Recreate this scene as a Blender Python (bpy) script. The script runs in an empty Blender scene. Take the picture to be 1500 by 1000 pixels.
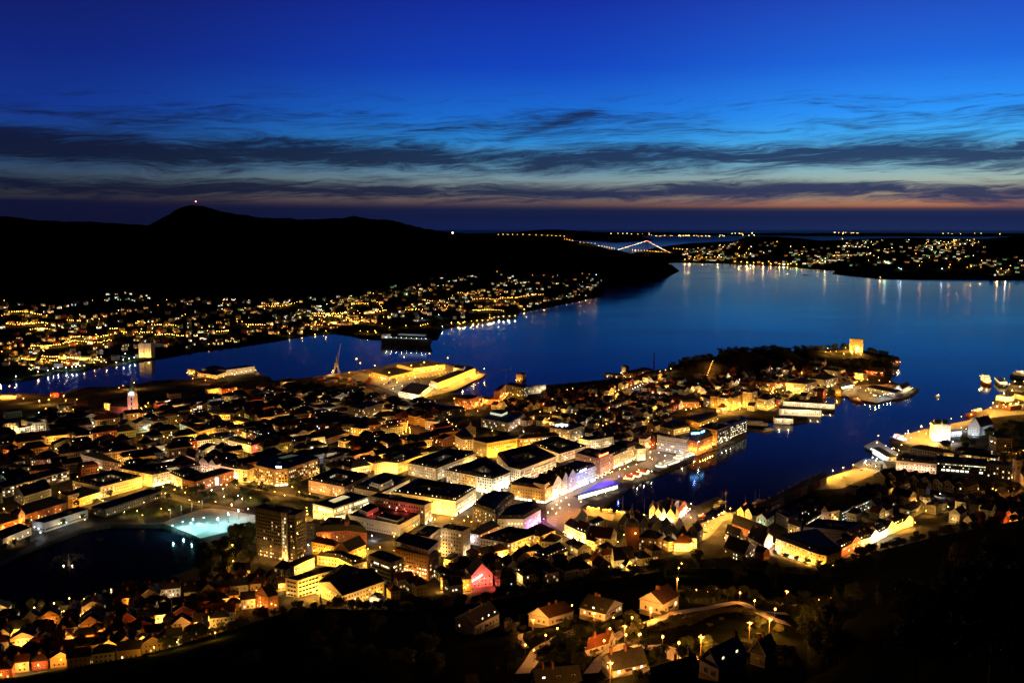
import bpy, math, random
import numpy as np
from mathutils import Vector, Matrix
R = math.radians
rnd = random.Random(7)
S = bpy.context.scene
COL = S.collection
# ---------------------------------------------------------------- camera
F, HCAM, HOR = 1400.0, 310.0, 330.0
PITCH = math.atan((500 - HOR) / F)
cd = bpy.data.cameras.new('camera'); cd.sensor_width = 36; cd.lens = 36 * F / 1500
cd.clip_start = 1; cd.clip_end = 120000
cam = bpy.data.objects.new('camera', cd); COL.objects.link(cam)
cam.location = (0, 0, HCAM); cam.rotation_euler = (math.pi / 2 - PITCH, 0, 0)
S.camera = cam
S.view_settings.view_transform = 'Standard'; S.view_settings.look = 'None'
S.view_settings.exposure = 0; S.view_settings.gamma = 1
S.render.engine = 'CYCLES'
cy = S.cycles
cy.use_denoising = True; cy.use_adaptive_sampling = True; cy.adaptive_threshold = .02; cy.adaptive_min_samples = 32; cy.max_bounces = 4; cy.diffuse_bounces = 2; cy.glossy_bounces = 2
cy.transmission_bounces = 2; cy.volume_bounces = 0
cy.sample_clamp_indirect = 4.0; cy.sample_clamp_direct = 0.0; cy.use_light_tree = True
cy.caustics_reflective = False; cy.caustics_refractive = False

# ---------------------------------------------------------------- dusk sky
class NT:
    def __init__(s, nt): s.nt = nt; nt.nodes.clear()
    def n(s, t, **k):
        o = s.nt.nodes.new(t)
        for a, b in k.items(): setattr(o, a, b)
        return o
    def put(s, sock, v):
        if isinstance(v, bpy.types.NodeSocket): s.nt.links.new(v, sock)
        else: sock.default_value = v
    def m(s, op, a, b=0.0, c=0.0, clamp=False):
        o = s.n('ShaderNodeMath', operation=op, use_clamp=clamp)
        s.put(o.inputs[0], a); s.put(o.inputs[1], b); s.put(o.inputs[2], c); return o.outputs[0]
    def ramp(s, fac, stops, interp='LINEAR'):
        o = s.n('ShaderNodeValToRGB'); r = o.color_ramp; r.interpolation = interp
        while len(r.elements) > 1: r.elements.remove(r.elements[-1])
        for i, (p, c) in enumerate(stops):
            e = r.elements[0] if i == 0 else r.elements.new(p)
            e.position = p; e.color = (*c, 1) if len(c) == 3 else c
        s.put(o.inputs[0], fac); return o.outputs[0]
    def mr(s, v, a, b, c=0.0, d=1.0, smooth=True):
        o = s.n('ShaderNodeMapRange', interpolation_type='SMOOTHSTEP' if smooth else 'LINEAR')
        for i, x in enumerate((v, a, b, c, d)): s.put(o.inputs[i], x)
        return o.outputs[0]
    def mix(s, f, a, b, t='MIX'):
        o = s.n('ShaderNodeMix', data_type='RGBA', blend_type=t)
        s.put(o.inputs[0], f)
        s.put(o.inputs[6], a if not isinstance(a, tuple) else (*a[:3], 1)); s.put(o.inputs[7], b if not isinstance(b, tuple) else (*b[:3], 1))
        return o.outputs[2]
    def xyz(s, x, y, z):
        o = s.n('ShaderNodeCombineXYZ'); s.put(o.inputs[0], x); s.put(o.inputs[1], y); s.put(o.inputs[2], z); return o.outputs[0]
    def noise(s, vec, scale, det=4, rough=.55, dist=0.0):
        o = s.n('ShaderNodeTexNoise'); s.put(o.inputs['Vector'], vec); o.inputs['Scale'].default_value = scale
        o.inputs['Detail'].default_value = det; o.inputs['Roughness'].default_value = rough; o.inputs['Distortion'].default_value = dist
        return o.outputs[0]
def lin(r, g, b):
    f = lambda c: (c / 255 / 12.92) if c / 255 <= .04045 else ((c / 255 + .055) / 1.055) ** 2.4
    return (f(r), f(g), f(b))
wd = bpy.data.worlds.new('World'); S.world = wd; wd.use_nodes = True
w = NT(wd.node_tree)
tc = w.n('ShaderNodeTexCoord'); sp = w.n('ShaderNodeSeparateXYZ'); w.put(sp.inputs[0], tc.outputs['Generated'])
X, Y, Z = sp.outputs
hl = w.m('SQRT', w.m('ADD', w.m('MULTIPLY', X, X), w.m('MULTIPLY', Y, Y)))
az = w.m('DIVIDE', X, hl)
zz = w.m('ADD', Z, w.m('MULTIPLY', az, .004))
q = w.m('SQRT', w.m('MAXIMUM', zz, 0.0))          # root spreads the low sky over the ramp
P_ = lambda s: math.sqrt(s)
def sky(stops): return w.ramp(q, [(P_(e), lin(*c)) for e, c in stops])
left = sky([(0, (15, 19, 46)), (.021, (17, 20, 50)), (.025, (44, 44, 56)), (.032, (54, 58, 66)), (.046, (52, 70, 90)), (.066, (38, 70, 112)), (.085, (26, 62, 132)), (.11, (20, 52, 140)), (.157, (17, 38, 125)), (.22, (18, 28, 100)), (.25, (11, 17, 62)), (.29, (6, 9, 36)), (.35, (3, 4, 18)), (.7, (1, 1, 6))])
mid = sky([(0, (20, 32, 76)), (.009, (19, 29, 68)), (.0155, (24, 31, 66)), (.0185, (44, 44, 68)), (.0225, (92, 72, 76)), (.026, (112, 96, 94)), (.034, (118, 118, 114)), (.046, (122, 146, 152)), (.066, (84, 150, 190)), (.085, (44, 136, 214)), (.11, (28, 110, 212)), (.157, (20, 68, 190)), (.22, (20, 46, 160)), (.25, (13, 26, 92)), (.29, (7, 12, 48)), (.35, (3, 5, 22)), (.7, (1, 1, 7))])
right = sky([(0, (28, 42, 86)), (.009, (26, 37, 78)), (.0145, (32, 40, 76)), (.0175, (70, 58, 74)), (.0208, (172, 108, 80)), (.026, (168, 130, 108)), (.034, (160, 148, 128)), (.046, (160, 180, 170)), (.066, (118, 190, 216)), (.085, (70, 176, 246)), (.11, (46, 150, 252)), (.157, (32, 104, 222)), (.22, (34, 72, 186)), (.25, (18, 38, 108)), (.29, (9, 17, 56)), (.35, (4, 7, 26)), (.7, (1, 1, 8))])
base = w.mix(w.mr(az, -.46, .05), left, mid)
base = w.mix(w.mr(az, .0, .42), base, right)
# wind-drawn cloud streaks, flattened towards the horizon
tilt = w.m('SUBTRACT', zz, w.m('MULTIPLY', w.noise(w.xyz(az, 0.0, 0.0), 5.0, 2), .02))
wob = w.noise(w.xyz(w.m('MULTIPLY', az, 7.0), w.m('MULTIPLY', zz, 30.0), 5.0), 1.0, 4)
cv = w.xyz(w.m('MULTIPLY', az, 4.2), w.m('ADD', w.m('MULTIPLY', tilt, 46.0), w.m('MULTIPLY', wob, 1.6)), 0.0)
cn = w.noise(cv, 1.5, 10, .64, .7)
cv2 = w.xyz(w.m('MULTIPLY', az, 13.0), w.m('ADD', w.m('MULTIPLY', w.m('SUBTRACT', zz, w.m('MULTIPLY', az, .07)), 210.0), w.m('MULTIPLY', wob, 5.0)), 3.0)
cn2 = w.noise(cv2, 1.5, 9, .66, .8)
def band(c, wd_): return w.m('SUBTRACT', 1.0, w.m('DIVIDE', w.m('ABSOLUTE', w.m('SUBTRACT', tilt, c)), wd_), clamp=True)
cover = w.m('MAXIMUM', w.m('MULTIPLY', band(.059, .026), 1.0), w.m('MULTIPLY', band(.024, .017), .95))
cover = w.m('MAXIMUM', cover, w.m('MULTIPLY', band(.09, .03), .42))
cover = w.m('ADD', cover, w.m('MULTIPLY', w.mr(az, -.1, -.45), w.m('MULTIPLY', band(.06, .02), .22)))
pl = w.m('SUBTRACT', 1.0, w.m('DIVIDE', w.m('ABSOLUTE', w.m('SUBTRACT', zz, w.m('ADD', .088, w.m('MULTIPLY', az, .33)))), .016), clamp=True)
cover = w.m('MAXIMUM', cover, w.m('MULTIPLY', w.m('MULTIPLY', pl, .60), w.m('MULTIPLY', w.mr(az, -.05, 0.0), w.mr(az, .16, .07))))
dens = w.m('ADD', w.m('MULTIPLY', cn, 1.15), w.m('MULTIPLY', cn2, .8))
cl = w.m('SUBTRACT', w.m('ADD', dens, w.m('MULTIPLY', cover, .62)), 1.22)
clf = w.mr(cl, -.20, .34, 0.0, .93)
veil = w.mr(w.m('ADD', zz, w.m('MULTIPLY', wob, .006)), .012, .026)
clf = w.m('MULTIPLY', clf, w.m('MULTIPLY', veil, w.mr(zz, .16, .11)))
ccol = w.mix(w.mr(az, -.4, .4), lin(17, 22, 48), lin(32, 46, 88))
skyc = w.mix(clf, base, ccol)
back = w.mr(Y, -.15, .55, .03, 1.0)
skyc = w.mix(w.mr(Z, -.02, 0.0), (0.002, 0.003, 0.008), skyc)
skyc = w.mix(1.0, skyc, w.xyz(back, back, back), 'MULTIPLY')
bg = w.n('ShaderNodeBackground'); w.put(bg.inputs[0], skyc); bg.inputs[1].default_value = 1.0
wo = w.n('ShaderNodeOutputWorld'); w.put(wo.inputs[0], bg.outputs[0])

# ---------------------------------------------------------------- pixels to places
cp, sp_ = math.cos(PITCH), math.sin(PITCH)
def ray(px, py):
    a, b = (px - 750) / F, (500 - py) / F
    return (a, cp + b * sp_, -sp_ + b * cp)
def at(px, py, z=0.0):
    r = ray(px, py); t = (z - HCAM) / r[2]
    return (r[0] * t, r[1] * t)
def to_px(x, y, z):
    d = z - HCAM
    f = y * cp - d * sp_; u = y * sp_ + d * cp
    return (750 + F * x / f, 500 - F * u / f)

# ---------------------------------------------------------------- terrain
CITY = [(-320, 590), (0, 577), (40, 575), (88, 580), (128, 566), (160, 567), (197, 563), (227, 557), (275, 555), (373, 543), (396, 552),
        (400, 557), (457, 552), (488, 547), (544, 540), (581, 532), (629, 528), (656, 532), (696, 539), (713, 549), (667, 571), (664, 575), (708, 581),
        (722, 581), (727, 572), (756, 566), (820, 562), (884, 556), (960, 546), (1080, 530), (1200, 520), (1290, 522), (1319, 528), (1318, 536),
        (1306, 548), (1306, 558), (1348, 570), (1336, 581), (1313, 585), (1284, 590), (1249, 583), (1231, 579), (1205, 583), (1201, 587), (1224, 597), (1222, 605),
        (1143, 602), (1140, 608), (1184, 610), (1186, 617), (1160, 621), (1098, 613), (1094, 640), (1054, 656), (1018, 665), (1015, 674), (987, 687), (930, 708), (917, 718),
        (904, 728), (879, 747), (912, 751), (948, 756), (952, 741), (965, 733), (993, 730), (1018, 740), (1052, 727), (1060, 731), (1023, 757), (1026, 766),
        (1060, 754), (1080, 753), (1094, 742), (1143, 722), (1182, 713), (1187, 706), (1249, 686), (1247, 681), (1266, 671), (1292, 676), (1295, 672),
        (1264, 654), (1284, 644), (1315, 664), (1320, 662), (1302, 649), (1304, 640), (1321, 637), (1367, 625), (1420, 615), (1433, 604), (1456, 592),
        (1458, 579), (1471, 576), (1474, 567), (1478, 561), (1500, 558), (1700, 545), (2600, 700), (2600, 3000), (-2600, 3000), (-2600, 700)]
LAKE = [(-120, 860), (0, 824), (53, 803), (120, 779), (160, 771), (235, 771), (251, 776), (291, 788), (303, 806), (287, 830), (240, 849), (186, 863), (139, 878), (102, 885), (0, 893), (-120, 915)]
LAKSE = [(-320, 575), (-100, 568), (0, 563), (53, 555), (69, 549), (120, 544), (160, 536), (203, 531), (240, 525), (293, 515), (347, 509), (400, 501), (453, 492), (488, 489), (517, 493), (530, 497), (600, 499),
         (641, 498), (648, 484), (667, 479), (715, 472), (757, 467), (761, 458), (797, 452), (860, 439), (880, 435), (886, 430), (883, 416), (933, 411), (980, 405), (996, 397), (985, 388), (930, 374), (860, 364), (700, 358), (0, 356), (-320, 356)]
ASKOY = [(950, 387), (1000, 385), (1067, 387), (1143, 390), (1187, 395), (1222, 397), (1217, 402), (1253, 406), (1300, 411), (1383, 415), (1500, 415), (1800, 416), (1800, 350), (1440, 350), (1330, 348), (1210, 352), (1080, 353), (1010, 356), (960, 362), (940, 368), (905, 375)]
ISLES = [[(600, 352), (740, 349), (870, 353), (900, 356), (960, 352), (940, 346), (960, 345), (1085, 345.5), (1180, 345), (1150, 342.5), (900, 342.2), (600, 343)],
         [(1090, 344.8), (1180, 345.8), (1440, 346.5), (1800, 346.5), (1800, 343), (1420, 343), (1180, 343), (1100, 343.3)],
         [(1165, 402.6), (1180, 402), (1196, 403), (1180, 404)]]
def wpoly(pts, z=0.0): return np.array([at(x, y, z) for x, y in pts])
def sdf(P, x, y):
    """signed distance to polygon P, positive inside"""
    d2 = np.full(x.shape, 1e18); ins = np.zeros(x.shape, bool)
    for i in range(len(P)):
        ax, ay = P[i]; bx, by = P[(i + 1) % len(P)]
        ex, ey = bx - ax, by - ay
        t = np.clip(((x - ax) * ex + (y - ay) * ey) / (ex * ex + ey * ey), 0, 1)
        d2 = np.minimum(d2, (x - ax - t * ex) ** 2 + (y - ay - t * ey) ** 2)
        if ay != by:
            c = ((ay > y) != (by > y)) & (x < ex * (y - ay) / ey + ax)
            ins ^= c
    return np.where(ins, 1, -1) * np.sqrt(d2)
WC, WL, WK, WA = wpoly(CITY, 1.5), wpoly(LAKE, 1.5), wpoly(LAKSE), wpoly(ASKOY)
WI = [wpoly(p) for p in ISLES]
def pcol(x, y): return 750 + F * x / np.maximum(y, 1.0) * cp     # column of a far point
TOE = np.array([(-400, 590), (0, 612), (200, 650), (330, 690), (430, 728), (600, 722), (650, 732), (700, 738), (800, 762), (900, 790), (1000, 815), (1100, 815), (1200, 800), (1300, 858), (1400, 905), (1500, 945), (1900, 1060)], float)
HILLS = [(990, 556, 16, 110), (1030, 548, 28, 100), (1080, 540, 36, 110), (1130, 537, 34, 110), (1190, 536, 32, 110), (1240, 534, 34, 100), (1285, 534, 22, 70), (1305, 538, 10, 60),
         (150, 610, 14, 220), (230, 590, 14, 160), (60, 640, 10, 150)]
HW = [(*at(px, py, 0), h, r) for px, py, h, r in HILLS]
# ridge lines seen across the water: (column, row of the skyline, distance of the ridge)
RID_A = np.array([(-400, 312, 6800), (0, 316, 6600), (60, 320, 6600), (120, 323, 6500), (225, 328, 6500), (255, 313, 6900), (270, 304, 7000), (287, 299, 7000), (305, 301, 7000), (330, 308, 7000), (352, 313, 7000), (390, 318.5, 7000), (440, 322, 7000), (470, 321, 7000), (500, 319.5, 7000), (522, 315, 7000), (545, 319.5, 7000), (560, 320.5, 6900), (585, 325, 6800),
                  (600, 329, 6700), (640, 337, 6500), (690, 342, 6200), (740, 345, 6000), (800, 350, 5900), (860, 358, 5800), (900, 366, 5700), (940, 377, 5700), (975, 388, 5750), (996, 397, 5800), (1010, 403, 5800)], float)
RID_B = np.array([(900, 381, 8800), (940, 375, 9000), (985, 369, 9600), (1030, 364, 10000), (1075, 352, 10500), (1090, 346.5, 10500), (1130, 345.5, 10500), (1170, 349, 10500), (1200, 352, 10500), (1240, 351, 10500), (1280, 349.5, 11000), (1330, 350, 11000), (1400, 350.5, 11000), (1440, 349.5, 10500), (1470, 346, 10500), (1500, 344, 10500), (1800, 340, 10500)], float)
def tanrow(r): return np.tan(PITCH + np.arctan((r - 500) / F))
SH_A = np.array([(-400, 575)] + [(c, r) for c, r in LAKSE[1:25]] + [(900, 413), (940, 410), (980, 405), (1000, 396), (1100, 390)], float)
SH_B = np.array([(900, 377)] + ASKOY[:12], float)
def fbm(x, y, s):
    return (np.sin(x / s + 1.3 * np.sin(y / s * .7)) + np.sin(y / s * 1.3 + 2 + np.sin(x / s * .8)) + .5 * np.sin(x / s * 2.7 + y / s * 2.1) + .5 * np.sin(y / s * 3.3 - x / s * 1.9 + 1)) / 3
def ground(x, y, want_sd=False):
    x = np.asarray(x, float); y = np.asarray(y, float)
    c = pcol(x, y); d = np.hypot(x, y)
    sdc = np.minimum(sdf(WC, x, y), -sdf(WL, x, y))
    z = np.clip(sdc * 1.6, -5, 2.6)
    zl = np.zeros_like(z)
    for hx, hy, h, r in HW: zl = np.maximum(zl, h * np.exp(-((x - hx) ** 2 + (y - hy) ** 2) / (r * r)))
    z = z + zl * np.clip(sdc / 40, 0, 1)
    toe = np.interp(c, TOE[:, 0], TOE[:, 1])
    up = np.maximum(toe - y, 0)
    fg = 9 + .292 * up + np.minimum(up, 40) * .06 + .7 * fbm(x, y, 37.) * np.clip(up / 60, 0, 1)
    kx, ky = 69.0, 428.0
    fg = fg + 7.5 * np.exp(-(((x - 108) / 27) ** 2 + ((y - 425) / 24) ** 2) ** 2)
    z = np.where(up > 0, np.maximum(z, fg), z)
    z = np.where((up <= 0) & (y > 300), np.maximum(z, np.where(sdc > 0, np.minimum(9 - (y - toe) * .1, 9), -9)), z)
    # Laksevag side
    far = y > 1450
    s = sdf(WK, x, y)
    rz = HCAM - np.interp(c, RID_A[:, 0], RID_A[:, 2]) * np.interp(c, RID_A[:, 0], tanrow(RID_A[:, 1]))
    ry = np.interp(c, RID_A[:, 0], RID_A[:, 2])
    y0 = HCAM / np.interp(c, SH_A[:, 0], tanrow(SH_A[:, 1]))
    t = np.clip((y - y0) / np.maximum(ry - y0, 50), 0, 1)
    zk = np.where(y < ry, rz * (.42 * t + .58 * t * t), rz - (y - ry) * .10)
    zk = zk + (7 * fbm(x, y, 160.) + 10 * fbm(x, y, 420.) + 6.5 * fbm(x, y, 47.)) * np.clip(t * 2.2, 0, 1)
    zk = np.maximum(zk, 2.5) * np.clip(s / 60, 0, 1)
    z = np.where(far & (s > -30), np.maximum(z, np.where(s > 0, np.maximum(zk, np.clip(s * 1.2, 0, 2.5)), np.clip(s * 1.2, -5, 0))), z)
    s2 = sdf(WA, x, y)
    rz = HCAM - np.interp(c, RID_B[:, 0], RID_B[:, 2]) * np.interp(c, RID_B[:, 0], tanrow(RID_B[:, 1]))
    ry = np.interp(c, RID_B[:, 0], RID_B[:, 2])
    y0 = HCAM / np.interp(c, SH_B[:, 0], tanrow(SH_B[:, 1]))
    t = np.clip((y - y0) / np.maximum(ry - y0, 50), 0, 1)
    za = np.where(y < ry, rz * t, rz - (y - ry) * .07) + (9 * fbm(x, y, 300.) + 5 * fbm(x, y, 130.)) * np.clip(t * 3, 0, 1) * .8
    za = np.maximum(za, 3) * np.clip(s2 / 90, 0, 1)
    z = np.where((y > 5500) & (s2 > 0), np.maximum(z, za), z)
    for k, P in enumerate(WI):
        s3 = sdf(P, x, y)
        hh = (60, 70, 5)[k]
        bump = hh * (.5 + .5 * fbm(x, y, 1500.)) + (130 * np.exp(-((c - 805) / 45) ** 2) if k == 0 else 0)
        z = np.where(s3 > 0, np.maximum(z, np.minimum(s3 * .08, bump + 6)), z)
    return (z, sdc) if want_sd else z
def G(x, y): return float(ground(np.array([x]), np.array([y]))[0])
GRID = {}
def grid_rows():
    rows = [60.0]
    while rows[-1] < 45000:
        y = rows[-1]
        step = max(1.6, y * y / HCAM * .00105 + y * .0006) if y < 5000 else y * .0125
        rows.append(y + min(step, y * .02))
    return np.array(rows)
def make_grid():
    ys = grid_rows(); ta = np.linspace(-.78, .78, 860); xx = ys[:, None] * ta[None, :]; yy = np.repeat(ys[:, None], 860, 1)
    z, sd = ground(xx.ravel(), yy.ravel(), True); z = z.reshape(xx.shape)
    GRID.update(ys=ys, ta=ta, xx=xx, yy=yy, z=z, sd=sd, zc=np.maximum(z, 0.0))
make_grid()
def atg(px, py, h=0.0):
    """first place on the ground (or h above it) that the line of sight through a pixel meets"""
    r = ray(px, py); a, s = r[0] / r[1], r[2] / r[1]; ta, ys, zc = GRID['ta'], GRID['ys'], GRID['zc']
    f = (a - ta[0]) / (ta[1] - ta[0]); i = int(min(max(f, 0), len(ta) - 2)); f = min(max(f - i, 0), 1)
    col = zc[:, i] * (1 - f) + zc[:, i + 1] * f + h
    d = HCAM + s * ys - col; k = int(np.argmax(d <= 0))
    if d[k] > 0: k = len(ys) - 1
    if k == 0: y = ys[0]
    else: y = ys[k - 1] + (ys[k] - ys[k - 1]) * d[k - 1] / max(d[k - 1] - d[k], 1e-6)
    return a * y, y, G(a * y, y)
# ---------------------------------------------------------------- materials
MATS = {}
def pmat(name, col, rough=.8, var=.25, scale=.35, metal=0.0, em=None, es=0.0, bump=0.0, spec=.3, tile=None):
    if name in MATS: return MATS[name]
    m = bpy.data.materials.new(name); m.use_nodes = True; t = NT(m.node_tree)
    b = t.n('ShaderNodeBsdfPrincipled'); o = t.n('ShaderNodeOutputMaterial'); t.put(o.inputs[0], b.outputs[0])
    g = t.n('ShaderNodeTexCoord')
    if var:
        n1 = t.noise(g.outputs['Object'], scale, 5, .65)
        lo = tuple(c * (1 - var) for c in col); hi = tuple(min(1, c * (1 + var)) for c in col)
        c = t.ramp(n1, [(.3, lo), (.7, hi)])
        if tile:
            wv = t.n('ShaderNodeTexBrick'); t.put(wv.inputs[0], g.outputs['Object']); wv.inputs['Scale'].default_value = tile
            wv.inputs['Color1'].default_value = (1, 1, 1, 1); wv.inputs['Color2'].default_value = (.75, .75, .75, 1); wv.inputs['Mortar'].default_value = (.5, .5, .5, 1)
            c = t.mix(1.0, c, wv.outputs[0], 'MULTIPLY')
        t.put(b.inputs['Base Color'], c)
        if bump:
            bp = t.n('ShaderNodeBump'); bp.inputs['Strength'].default_value = bump; bp.inputs['Distance'].default_value = .2
            t.put(bp.inputs['Height'], t.noise(g.outputs['Object'], scale * 6, 3)); t.put(b.inputs['Normal'], bp.outputs[0])
    else: b.inputs['Base Color'].default_value = (*col, 1)
    b.inputs['Roughness'].default_value = rough; b.inputs['Metallic'].default_value = metal
    b.inputs['Specular IOR Level'].default_value = spec
    if em:
        b.inputs['Emission Color'].default_value = (*em, 1); b.inputs['Emission Strength'].default_value = es
        m.cycles.emission_sampling = 'NONE'
    MATS[name] = m
    return m
def plaster(name, col): return pmat('plaster_' + name, col, .85, .16, .22)
WALL = {k: plaster(k, v) for k, v in dict(white=(.72, .70, .66), cream=(.62, .54, .40), yellow=(.60, .42, .16), grey=(.34, .34, .33), pale=(.48, .47, .44), blue=(.40, .48, .55), green=(.30, .40, .32), ochre=(.50, .32, .13), dark=(.07, .07, .07), concrete=(.24, .22, .19), dark_concrete=(.11, .095, .08), pink=(.50, .33, .28)).items()}  # includes one even dark concrete tone for the office tower
WALL['brick'] = pmat('brick_wall', (.30, .12, .07), .9, .25, .5, tile=2.0)
WALL['redwood'] = pmat('red_painted_boards', (.32, .06, .035), .8, .2, .5)
WALL['orange'] = pmat('orange_brick_wall', (.42, .20, .09), .9, .2, .5, tile=2.0)
WALL['glass'] = pmat('tinted_facade_glass', (.05, .06, .07), .12, 0, spec=.6)
WALL['stone'] = pmat('rubble_stone_wall', (.55, .55, .54), .9, .3, .6, bump=.5)
ROOF = {'slate': pmat('slate_roof', (.034, .034, .036), .75, .3, .5, bump=.3, spec=.15), 'tile': pmat('red_tile_roof', (.16, .05, .028), .8, .3, .5, bump=.3, spec=.15),
        'felt': pmat('roofing_felt', (.030, .029, .028), .9, .35, .15, spec=.1), 'brown': pmat('brown_tile_roof', (.07, .035, .025), .8, .3, .5, spec=.15),
        'lead': pmat('grey_sheet_roof', (.08, .085, .09), .6, .25, .2, spec=.3), 'copper': pmat('green_copper_roof', (.10, .20, .16), .7, .3, .4)}
FRAME = pmat('painted_window_frame', (.55, .53, .5), .6, 0)
DFRAME = pmat('dark_window_frame', (.04, .04, .04), .6, 0)
PANE = {'off': pmat('dark_window_pane', (.012, .014, .02), .08, 0, spec=.6)}
def glow(key, col, s, name): PANE[key] = pmat(name, (.1, .08, .05), .3, 0, em=col, es=s)
glow('warm', (1, .62, .22), 1.5, 'warm_lit_pane'); glow('yel', (1, .80, .40), 2.6, 'yellow_lit_pane'); glow('white', (1, .93, .74), 3.2, 'white_lit_pane')
glow('cool', (.62, .90, 1), 2.4, 'cool_lit_pane'); glow('green', (.75, 1, .55), 1.8, 'greenish_lit_pane'); glow('dim', (1, .6, .25), .35, 'dim_lit_pane'); glow('shop', (1, .86, .62), 5.0, 'shopfront_pane')
glow('orange', (1, .40, .10), 2.0, 'orange_lit_pane')
METAL = pmat('galvanised_pole', (.12, .12, .12), .5, 0, metal=.6)
DARK = pmat('black_painted_steel', (.02, .02, .02), .5, 0)
HEADC = {'y': (1, .47, .06), 'o': (1, .36, .05), 'w': (1, .74, .40), 'W': (.74, .87, 1), 'g': (.55, 1, .62), 'c': (.35, 1, .95), 'p': (.6, .2, 1), 'b': (.12, .2, 1), 'r': (1, .1, .07), 'm': (1, .46, .42), 'k': (1, .55, .34), 'a': (1, .56, .14)}
HEAD = {k: pmat('lamp_glow_' + n, (.8, .8, .8), .4, 0, em=HEADC[k], es=22) for k, n in dict(y='sodium', o='orange', w='warm_white', W='cold_white', g='green', c='cyan', p='violet', b='blue', r='red', k='rose', a='amber', m='pink').items()}

# ---------------------------------------------------------------- mesh builder
class MB:
    def __init__(s): s.v = []; s.f = []; s.mi = []; s.mats = []
    def mid(s, m):
        if m not in s.mats: s.mats.append(m)
        return s.mats.index(m)
    def face(s, pts, m):
        n = len(s.v); s.v.extend(pts); s.f.append(tuple(range(n, n + len(pts)))); s.mi.append(s.mid(m))
    def prism(s, poly, z0, z1, m, top=None, cap=True, bottom=False):
        n = len(poly)
        for i in range(n):
            a, b = poly[i], poly[(i + 1) % n]
            s.face([(a[0], a[1], z0), (b[0], b[1], z0), (b[0], b[1], z1), (a[0], a[1], z1)], m[i] if isinstance(m, list) else m)
        if cap: s.face([(p[0], p[1], z1) for p in poly], top or (m[0] if isinstance(m, list) else m))
        if bottom: s.face([(p[0], p[1], z0) for p in reversed(poly)], m[0] if isinstance(m, list) else m)
    def loft(s, A, za, B, zb, m):
        n = len(A)
        for i in range(n):
            j = (i + 1) % n
            s.face([(*A[i], za), (*A[j], za), (*B[j], zb), (*B[i], zb)], m)
    def box(s, c, d, m, rot=0.0, top=None):
        cs, sn = math.cos(rot), math.sin(rot); hx, hy = d[0] / 2, d[1] / 2
        P = [(c[0] + u * cs - v * sn, c[1] + u * sn + v * cs) for u, v in ((-hx, -hy), (hx, -hy), (hx, hy), (-hx, hy))]
        s.prism(P, c[2], c[2] + d[2], m, top, bottom=True)
    def tube(s, a, b, r0, r1, m, n=6):
        a, b = Vector(a), Vector(b); d = (b - a).normalized()
        u = d.orthogonal().normalized(); v = d.cross(u)
        ra = [a + (u * math.cos(t) + v * math.sin(t)) * r0 for t in [2 * math.pi * k / n for k in range(n)]]
        rb = [b + (u * math.cos(t) + v * math.sin(t)) * r1 for t in [2 * math.pi * k / n for k in range(n)]]
        for i in range(n):
            j = (i + 1) % n; s.face([tuple(ra[i]), tuple(ra[j]), tuple(rb[j]), tuple(rb[i])], m)
        s.face([tuple(p) for p in rb], m)
    def ball(s, c, r, m, n=6, k=4):
        for i in range(k):
            t0, t1 = math.pi * i / k, math.pi * (i + 1) / k
            for j in range(n):
                a0, a1 = 2 * math.pi * j / n, 2 * math.pi * (j + 1) / n
                f = lambda t, a: (c[0] + r * math.sin(t) * math.cos(a), c[1] + r * math.sin(t) * math.sin(a), c[2] + r * math.cos(t))
                q = [f(t0, a0), f(t1, a0), f(t1, a1), f(t0, a1)]
                if i == 0: q = q[1:] if False else [q[0], q[1], q[2]]
                elif i == k - 1: q = [q[0], q[1], q[3]]
                s.face(q, m)
    def mesh(s, name, org=(0, 0, 0)):
        me = bpy.data.meshes.new(name)
        me.from_pydata([(x - org[0], y - org[1], z - org[2]) for x, y, z in s.v], [], s.f)
        for m in s.mats: me.materials.append(m)
        me.polygons.foreach_set('material_index', s.mi); me.update()
        return me
    def build(s, name, parent=None, org=None, **props):
        """one mesh object; its origin at ORG, or at the parent's place"""
        if org is None: org = tuple(parent['_o']) if parent is not None else (0, 0, 0)
        ob = bpy.data.objects.new(name, s.mesh(name, org)); COL.objects.link(ob)
        if parent is not None: ob.parent = parent; ob.location = (0, 0, 0); ob['_o'] = org
        else: ob.location = org; ob['_o'] = org
        for k, v in props.items(): ob[k] = v
        return ob
def empty(name, loc, label, cat, group=None):
    o = bpy.data.objects.new(name, None); COL.objects.link(o); o.location = loc; o['_o'] = loc
    o['label'] = label; o['category'] = cat
    if group: o['group'] = group
    return o
def tag(o, label, cat, group=None):
    o['label'] = label; o['category'] = cat
    if group: o['group'] = group
    return o
def inst(me, name, loc, rz=0.0, sc=(1, 1, 1), parent=None):
    o = bpy.data.objects.new(name, me); COL.objects.link(o)
    if parent is not None:
        o.parent = parent; p = parent['_o']; loc = (loc[0] - p[0], loc[1] - p[1], loc[2] - p[2])
    o.location = loc; o.rotation_euler = (0, 0, rz); o.scale = sc
    return o

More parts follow.
